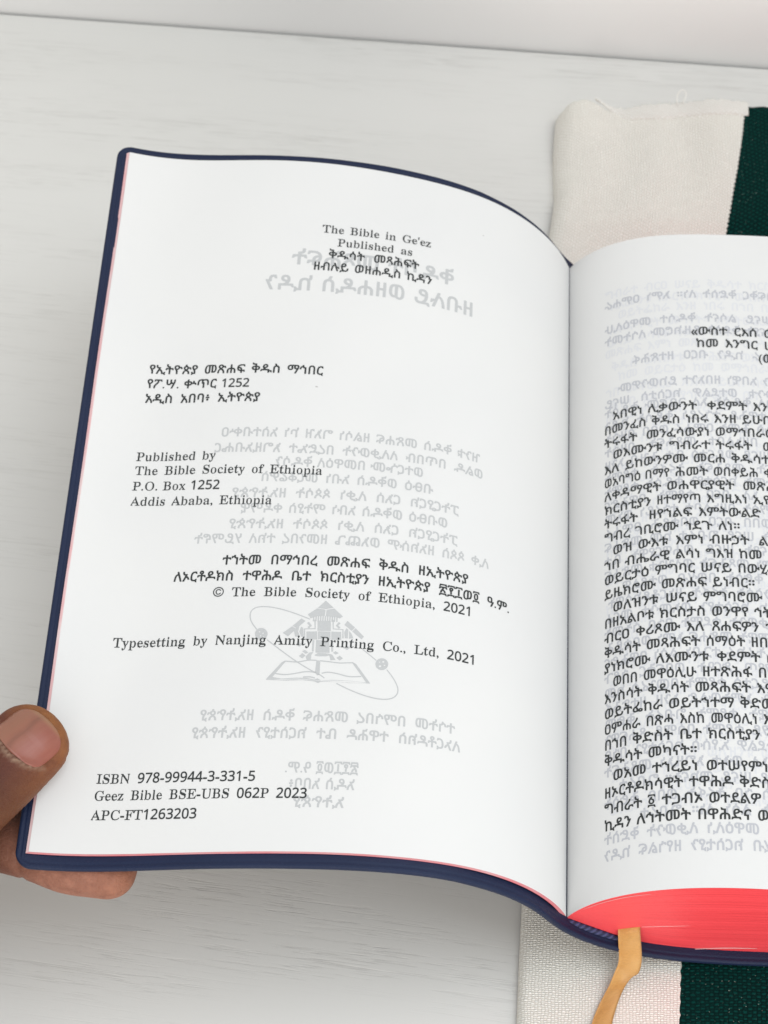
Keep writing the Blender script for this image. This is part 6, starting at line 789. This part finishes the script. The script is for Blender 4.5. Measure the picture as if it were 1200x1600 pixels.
SZR = 3.83
tm = TextMesh()
for t, words in RIGHT:
    x = None
    for i, (w, s0) in enumerate(words):
        s0 = s0 if s0 else x + 1.6
        nxt = words[i + 1][1] if i + 1 < len(words) and words[i + 1][1] else None
        sx = 1.0
        if nxt: sx = min(1.05, max(.86, (nxt - s0 - 1.35) / (adv(w) * SZR)))
        x = tm.run(w, s0, t, SZR, sx)
    while x < 118 and words[-1][0][-1] != '።' and len(words) > 3:
        w = random.choice([q[0] for r in RIGHT for q in r[1] if '።' not in q[0]])
        if x + 1.6 + adv(w) * SZR > 130: break
        x = tm.run(w, x + 1.7, t, SZR)
tm.build('printed_text', right, .060, INK, right_page)['label'] = 'dense paragraphs of dark script'
tm = TextMesh()
for txt, s0, t in HEAD: tm.run(txt, s0, t, 3.95, 1.0, 1, 1.7)
tm.build('printed_text', right, .060, INK, right_page)['label'] = 'three centred heading lines of dark script'
words_all = [q[0] for r in RIGHT for q in r[1]]
TR0 = RIGHT[0][0]; LD = 4.408
tm = TextMesh(); tf = TextMesh()
faint_rows = (-9.85, -8, -5, -3)
for k in range(-10, 31):
    kk = -9.85 if k == -10 else (k if k < 0 else k - (.29 if k < 29 else .17))
    if kk in faint_rows:
        x = 14.3 + (4 if k in (-8, -3) else 0)
        while x < 121: x = tf.run(random.choice(words_all), x, TR0 - kk * LD, SZR, .95) + 1.8
        continue
    x = 129
    start = 14.2 + (random.random() * 20 if random.random() < .15 else 0)
    line = []
    while True:                                      # mirrored, justified to the inner margin
        w = random.choice(words_all); n_ = adv(w) * SZR * .97
        if x - n_ < start: break
        line.append((w, n_)); x -= n_ + 1.3
    extra = (x + 1.3 - start) / max(1, len(line) - 1); x = 129
    for w, n_ in line: x = tm.run(w, x, TR0 - kk * LD, SZR, .97, -1) - 1.3 - extra
    if k < 28:
        x = 14.3 + random.random() * 3
        while x < 121: x = tf.run(random.choice(words_all), x, TR0 - (kk + (.42 if k >= 0 else .15)) * LD, SZR, .95) + 1.8
tf.build('show_through_text', right, .022, SHOW_F, right_page)['label'] = 'very faint script lines of a deeper page'
tm.build('show_through_text', right, .040, SHOW_B, right_page)['label'] = 'grey mirrored script lines showing through the paper'

# ------------------------------------------------------------------ the woven cloth
cloth = bpy.data.objects.new('woven_cloth', None); COL.objects.link(cloth)
tag(cloth, 'cream woven cotton cloth with dark green stripe lying under the book', 'cloth')
LX = np.array([(-75, -13.8), (-19, -12.6), (0, -12.2), (15, -11.7), (100, -10), (200, -9.5), (228, -8.2), (241, -6.6), (253, -5.2), (272, -5.8), (284, -5.4), (300, -3.8)])
GX = np.array([(-75, 26.3), (-18, 27.9), (0, 29), (100, 38), (200, 46), (235, 48.3), (266, 53.5), (288, 56.4), (300, 57.5)])
TY = np.array([(-20, 287), (-4.9, 288.8), (-1.4, 292.0), (5.9, 292.6), (14.2, 288.6), (22.5, 289.6), (36, 291.3), (56.5, 289.6), (63.6, 288.2), (80, 289), (110, 287), (150, 290)])
def sm(tab, x):
    return (np.interp(x - 3, tab[:, 0], tab[:, 1]) + np.interp(x, tab[:, 0], tab[:, 1]) * 2 + np.interp(x + 3, tab[:, 0], tab[:, 1])) / 4
def cloth_h(x, y, xl, ytop):
    base = 3.5 + 3.6 * np.clip((y - 214) / 26, 0, 1) ** 1.5
    fold = 2.6 * np.exp(-((x - xl - 8) / 9) ** 2) * np.clip((y - 262) / 20, 0, 1)
    und = .9 * np.sin(x * .075 + y * .028 + 2.2) * np.clip((y - 226) / 25, 0, 1) + .55 * np.sin(x * .13 + y * .045) * np.clip((y - 222) / 20, 0, 1) + .6 * np.sin(x * .31 - y * .05 + 1 + np.sin(y * .09)) * np.clip((y - 240) / 20, 0, 1)
    low = .25 * np.sin(x * .4 + y * .1) * np.clip((-y) / 10, 0, 1)
    h = base + fold + und + low
    dl = x - xl; dt = ytop - y
    rl = np.where(y > 225, 6.5, 2.6)
    h = h * np.sqrt(np.maximum(0, 1 - (1 - np.clip(dl / rl, 0, 1)) ** 2))
    h = h * np.sqrt(np.maximum(0, 1 - (1 - np.clip(dt / 3.5, 0, 1)) ** 2))
    return h + .15
def cloth_panel(name, fa, fb, mat, dz=0.0, scallop=0.0, ncol=40, left_round=False):
    us = np.linspace(0, 1, ncol)
    if left_round: us = np.unique(np.r_[np.linspace(0, .12, 16), np.linspace(.12, 1, ncol)])
    ts = np.unique(np.r_[np.linspace(0, .62, 200 if scallop else 60), np.linspace(.62, .97, 240 if scallop else 90), 1 - np.linspace(0, .03, 26) ** 1.0])
    V = []; UVs = []
    for tv in ts:
        y0 = -75 + tv * (292 + 75)
        xa, xb = fa(y0), fb(y0)
        for u in us:
            x = xa + (xb - xa) * u
            yt = sm(TY, x) + .35 * math.sin(x * 2.1) * math.sin(x * .77)
            y = -75 + tv * (yt + 75)
            ed_ = 0
            if scallop:
                w = max(0, 1 - u * 12) ; ed_ = -scallop * abs(math.sin(y * math.pi / 1.75)) * w
            z = float(cloth_h(x, y, float(sm(LX, y)), yt)) + dz * min(1, u * 14 + .05) * min(1, (1 - u) * 14 + .05)
            V.append((x + ed_, y, z)); UVs.append((x - float(sm(LX, y)), y + .002 * x))
    return link_mesh(name, V, grid_faces(len(ts), len(us), 0, False), mat, cloth, uv=UVs)
cloth_panel('cream_panel', lambda y: float(sm(LX, y)), lambda y: float(sm(GX, y)) + .5, CREAM, left_round=True, ncol=46)
cloth_panel('green_stripe', lambda y: float(sm(GX, y)), lambda y: float(sm(GX, y)) + 46, GREEN, dz=.55, scallop=.55, ncol=44)
cloth_panel('cream_panel', lambda y: float(sm(GX, y)) + 45.5, lambda y: float(sm(GX, y)) + 84, CREAM, ncol=24)
# rolled hem across the far end
def hem():
    xs = np.linspace(8, 57.0, 220); V = []; UVs = []; prof_n = 14
    for x in xs:
        k = 1 / (1 + math.exp(-(x - 16) / 2.0))
        base_y = float(sm(TY, x))
        ytop = base_y + (.35 + .45 * math.sin(x * 1.9) * math.sin(x * .61 + 1) + .22 * math.sin(x * 5.3) * math.sin(x * .9)) * k
        ylow = base_y - 6.3 * k - .7 + .30 * math.sin(x * .38) + .12 * math.sin(x * .9)
        for q in range(prof_n + 1):
            w = q / prof_n; a = math.pi * w
            y = ytop + (ylow - ytop) * (1 - math.cos(a)) / 2
            zb = float(cloth_h(x, min(y, base_y - 4), float(sm(LX, y)), base_y))
            V.append((x, y, zb - (3.4 * k + 1.2) * max(0, 1 - q / 4) ** 1.5 - .5 + (1.15 * k + .25) * math.sin(a) ** .55)); UVs.append((x, y + w))
    return link_mesh('hem', V, grid_faces(len(xs), prof_n + 1, 0, False), HEMM, cloth, uv=UVs)
hem()
def thread(pts, r=.16):
    P = np.array(pts, float); k = np.linspace(0, len(P) - 1, 40)
    Q = np.stack([np.interp(k, np.arange(len(P)), P[:, j]) for j in range(3)], 1)
    for _ in range(12): Q[1:-1] = .25 * Q[:-2] + .5 * Q[1:-1] + .25 * Q[2:]
    tube('loose_thread', Q, r, HEMM, cloth, nseg=6)
thread([(34.6, 288.5, 7.5), (34.2, 291.0, 8.6), (35.2, 293.6, 9.3), (36.8, 293.9, 9.4), (37.6, 292.2, 8.8), (36.8, 290.6, 8.2), (36.2, 289.4, 7.6)], .15)
for x in (16.5, 21.8, 24.0, 29.3, 31.7, 41.0, 44.2, 49.5, 53.2, 55.8):
    y = float(sm(TY, x)); a = random.uniform(-.8, .8)
    thread([(x, y - 2, 6.8), (x + a * .6, y + .2, 6.6), (x + a * 1.5, y + random.uniform(.5, 1.3), 5.4)], .13)

# ------------------------------------------------------------------ the hand at the lower left corner
def loft(pts, rad, squash, ns=20, cap=7, up=(0, 0, 1)):
    """closed tapered limb through pts; rounded at its last point"""
    P = np.array(pts, float); k = np.linspace(0, len(P) - 1, (len(P) - 1) * 8 + 1)
    Q = np.stack([np.interp(k, np.arange(len(P)), P[:, j]) for j in range(3)], 1); Rr = np.interp(k, np.arange(len(P)), rad); Sq = np.interp(k, np.arange(len(P)), squash)
    for _ in range(6):
        Q[1:-1] = .25 * Q[:-2] + .5 * Q[1:-1] + .25 * Q[2:]; Rr[1:-1] = .25 * Rr[:-2] + .5 * Rr[1:-1] + .25 * Rr[2:]
    tg = np.gradient(Q, axis=0); tg /= np.linalg.norm(tg, axis=1, keepdims=True)
    rings = [(Q[i], tg[i], Rr[i], Sq[i]) for i in range(len(Q))]
    r0, q0, t0 = Rr[-1], Q[-1], tg[-1]
    for i in range(1, cap + 1):
        a = math.pi / 2 * i / cap
        rings.append((q0 + t0 * r0 * .95 * math.sin(a), t0, max(.05, r0 * math.cos(a) ** .8), Sq[-1]))
    V = []; F = []; upv = np.array(up, float)
    for c, t, r, s_ in rings:
        a = np.cross(t, upv); a /= np.linalg.norm(a); b = np.cross(a, t)
        for q in range(ns):
            an = 2 * math.pi * q / ns
            V.append(c + a * r * math.cos(an) + b * r * s_ * math.sin(an))
    n = len(rings)
    for i in range(n - 1):
        for q in range(ns):
            q2 = (q + 1) % ns
            F.append((i * ns + q, i * ns + q2, (i + 1) * ns + q2, (i + 1) * ns + q))
    F.append(tuple(range(ns - 1, -1, -1))); F.append(tuple((n - 1) * ns + q for q in range(ns)))
    return np.array(V), F
ROLL = Vector((-.26, .22, .94)).normalized()            # direction the thumb nail faces... tilted towards the viewer
ROLL = Vector((.20, -.17, .96)).normalized()
th_pts = [(-205, -52, 40), (-182, -32, 52), (-163, -16, 62), (-147.5, 1.2, 67.5), (-140.5, 9.5, 68.0), (-134, 17, 68), (-128.5, 23.8, 67.6)]
th_rad = [17, 15, 12.4, 11.8, 10.9, 10.6, 10.0]
limbs = [
    loft(th_pts, th_rad, [.9, .9, .85, .80, .76, .72, .66], up=ROLL),
    loft([(-205, 28, 32), (-184, 34, 38), (-152, 29, 46.5), (-128, 26.5, 49.6), (-112, 25.5, 50)], [10.5, 10, 9, 8.3, 7.2], [.95] * 5),
    loft([(-208, 8, 30), (-184, 13, 36), (-150, 10.5, 45.5), (-137, 9.0, 48.2), (-127, 5.8, 48.6), (-119, 2.6, 48.6), (-109.5, .6, 48.8)], [11, 10.4, 9.4, 8.6, 8.2, 8.3, 7.4], [.95, .95, .95, .95, .92, .9, .9]),
    loft([(-210, -14, 30), (-186, -12, 30), (-168, -14, 24), (-161, -13, 36), (-168, -12, 46)], [10.6, 10, 8.8, 8.2, 7.2], [.95] * 5),
    loft([(-210, -32, 32), (-190, -32, 32), (-175, -33, 28), (-169, -31, 38), (-176, -29, 46)], [9.6, 9, 7.8, 7.2, 6.3], [.95] * 5),
    loft([(-330, -95, 34), (-262, -52, 34), (-238, -28, 34), (-212, -4, 34), (-196, 4, 34)], [27, 26, 33, 40, 34], [.8, .72, .55, .42, .36]),
]
hv = []; hf = []
for V, F in limbs:
    o_ = len(hv); hv += V.tolist(); hf += [tuple(o_ + i for i in f) for f in F]
raw = link_mesh('person', hv, hf, SKIN)
rm = raw.modifiers.new('union', 'REMESH'); rm.mode = 'VOXEL'; rm.voxel_size = .0009; rm.use_smooth_shade = True
sm_ = raw.modifiers.new('soften', 'SMOOTH'); sm_.factor = .5; sm_.iterations = 10
dg = bpy.context.evaluated_depsgraph_get()
me = bpy.data.meshes.new_from_object(raw.evaluated_get(dg))
raw.modifiers.clear(); raw.data = me
me.polygons.foreach_set('use_smooth', np.ones(len(me.polygons), dtype=bool))
co = np.empty(len(me.vertices) * 3); me.vertices.foreach_get('co', co); co = co.reshape(-1, 3) * 1000
no = np.empty(len(me.vertices) * 3); me.vertices.foreach_get('normal', no); no = no.reshape(-1, 3)
# thumb frame
ax = np.array([.64, .77, 0]); ax /= np.linalg.norm(ax)
tipc = np.array([-128.5, 23.8, 67.6]); rl = np.array(ROLL); side = np.cross(ax, rl); side /= np.linalg.norm(side); upn = np.cross(side, ax)
rel = co - tipc; a_ = rel @ ax; s_ = rel @ side; u_ = rel @ upn
# joint creases on the thumb and the finger below, nail fold
isth = (co[:, 2] > 57) & (a_ > -45)
disp = np.zeros(len(co))
for c_, w_, d_ in ((-19.5, .5, .28), (-21.3, .45, .34), (-23.2, .5, .30), (-25.4, .6, .22)):
    disp -= isth * (u_ > 0) * d_ * np.exp(-((a_ - c_ + .35 * np.sin(s_ * .8)) / w_) ** 2)
NA0, NA1, NW = -4.6, 7.3, 7.2                                # nail: back, front, half width
rr = np.sqrt(((a_ - (NA0 + NA1) / 2) / ((NA1 - NA0) / 2 + .7)) ** 2 * .999 + (s_ / (NW + .7)) ** 2)
disp += isth * (u_ > 0) * .42 * np.exp(-((rr - 1.12) / .10) ** 2)
disp -= isth * (u_ > 0) * .45 * np.clip((1.02 - rr) / .08, 0, 1)
disp += isth * (u_ > -2) * .06 * np.sin(rr * 38 + s_) * np.exp(-((rr - 1.42) / .16) ** 2)
disp -= isth * (u_ > 0) * .26 * np.exp(-((s_ - 6.6 - .10 * (a_ + 5)) / .32) ** 2) * np.clip((a_ + 15) / 4, 0, 1) * np.clip((-3.8 - a_) / 1.5, 0, 1)
disp += isth * .085 * np.sin(a_ * 5.2 + 1.3 * np.sin(s_ * 1.1)) * np.clip((-a_ - 7) / 6, 0, 1)
isfin = (co[:, 1] < 18) & (co[:, 2] < 60) & (co[:, 0] > -150)
disp -= isfin * .45 * np.exp(-((co[:, 0] + 130.5 - .15 * (co[:, 1])) / .7) ** 2)
co2 = co + no * disp[:, None]
me.vertices.foreach_set('co', (co2 * .001).ravel()); me.update()
# pigment: palms and finger tips lighter than the backs, plus painted shade on the fingers
dark = np.array([.072, .021, .013]); mid = np.array([.160, .047, .025]); tip = np.array([.27, .105, .033]); palm = np.array([.34, .150, .100])
k = np.clip((a_ + 13) / 18, 0, 1)[:, None]; k2 = np.clip((a_ - 0) / 8, 0, 1)[:, None]
edge = np.clip((s_ - 3) / 8, 0, 1)[:, None]
cth = dark * (1 - k) + mid * k; cth = cth * (1 - k2) + tip * k2; cth = cth * (1 - edge * .6) + tip * edge * .6 * (.62 + .38 * k)
low = np.clip((co[:, 0] + 138) / 14, 0, 1)[:, None]
cfi = np.array([.092, .029, .014]) * (1 - low) + palm * low  # brown darkened towards the left, painting in the shade beside the cover
fin_tip = np.clip((co[:, 0] + 113) / 9, 0, 1)[:, None]; cfi = cfi * (1 - fin_tip * .35) + np.array([.30, .11, .05]) * fin_tip * .35
cut = np.exp(-((rr - 1.10) / .07) ** 2) * (a_ < -1.5) * np.clip(1 - (s_ / 7.5) ** 2 * .6, 0, 1)
cth = cth * (1 - .75 * cut[:, None]) + np.array([.42, .29, .20]) * .75 * cut[:, None]
colr = np.where(isth[:, None], cth, cfi)
ca = me.color_attributes.new('hand_color', 'FLOAT_COLOR', 'POINT')
ca.data.foreach_set('color', np.hstack([colr, np.ones((len(colr), 1))]).ravel())
tag(raw, 'brown hand pinching the lower left corner of the open book, thumb on top', 'person')

# the thumb nail: a curved plate seated in its fold
from mathutils.bvhtree import BVHTree
bvh = BVHTree.FromPolygons([Vector(v * .001) for v in co2], [tuple(p.vertices) for p in me.polygons])
def nail():
    na, ns = 30, 26; V = []; ok = True
    top = []; 
    for i in range(na):
        for j in range(ns):
            p = i / (na - 1) * 2 - 1; q = j / (ns - 1) * 2 - 1
            # superellipse mapping: squarish back, rounded front
            lim = math.sqrt(max(0, 1 - abs(p) ** (3.2 if p > 0 else 7)))
            aa = (NA0 + NA1) / 2 + p * (NA1 - NA0) / 2; ss = q * NW * max(.05, lim)
            if p < 0: aa += .9 * (1 - (ss / NW) ** 2) * -1 * 0.6
            org = tipc + ax * aa + side * ss + upn * 14
            hit = bvh.ray_cast(Vector(org * .001), Vector(-upn))
            z = np.array(hit[0]) * 1000 if hit[0] else tipc + ax * aa + side * ss + upn * 3
            hgt = (z - tipc) @ upn
            top.append((aa, ss, hgt, p, q))
    T = np.array(top); Hh = T[:, 2].reshape(na, ns)
    for _ in range(8):
        Hh[1:-1, 1:-1] = (Hh[1:-1, 1:-1] * 2 + Hh[:-2, 1:-1] + Hh[2:, 1:-1] + Hh[1:-1, :-2] + Hh[1:-1, 2:]) / 6
    Hh = Hh.ravel()
    lift = .34 * np.sqrt(np.clip(1 - np.maximum(np.abs(T[:, 3]), np.abs(T[:, 4])) ** 8, 0, 1)) + .02
    Vt = tipc + T[:, :1] * ax + T[:, 1:2] * side + (Hh + lift)[:, None] * upn
    Vb = tipc + T[:, :1] * ax + T[:, 1:2] * side + (Hh - .5)[:, None] * upn
    n = na * ns; F = grid_faces(na, ns, 0, True) + grid_faces(na, ns, n, False)
    ring = [j for j in range(ns)] + [i * ns + ns - 1 for i in range(1, na)] + [(na - 1) * ns + j for j in range(ns - 2, -1, -1)] + [i * ns for i in range(na - 2, 0, -1)]
    for i in range(len(ring)):
        a0, b0 = ring[i], ring[(i + 1) % len(ring)]
        F.append((a0, b0, n + b0, n + a0))
    o = link_mesh('thumbnail', np.vstack([Vt, Vb]), F, NAIL, raw)
    q = np.clip((T[:, 1] + 4.0) / 6.0, 0, 1)[:, None]; fr = np.clip((T[:, 3] - .72) / .2, 0, 1)[:, None]
    cc = np.array([.27, .115, .07]) * (1 - q) + np.array([.26, .080, .055]) * q
    st_ = np.exp(-((T[:, 1:2] + 1.6 - .25 * np.sin(T[:, :1])) / .8) ** 2); cc = cc * (1 - .22 * st_)
    cc = cc * (1 - fr * .55) + np.array([.34, .20, .09]) * fr * .55
    a = o.data.color_attributes.new('hand_color', 'FLOAT_COLOR', 'POINT')
    a.data.foreach_set('color', np.hstack([np.vstack([cc, cc]), np.ones((2 * len(cc), 1))]).ravel())
    return o
nl = nail()
import bmesh
for o in (nl, block, cover):
    bm = bmesh.new(); bm.from_mesh(o.data); bmesh.ops.remove_doubles(bm, verts=bm.verts, dist=2e-6) if o is cover else None
    bmesh.ops.recalc_face_normals(bm, faces=bm.faces); bm.to_mesh(o.data); bm.free()
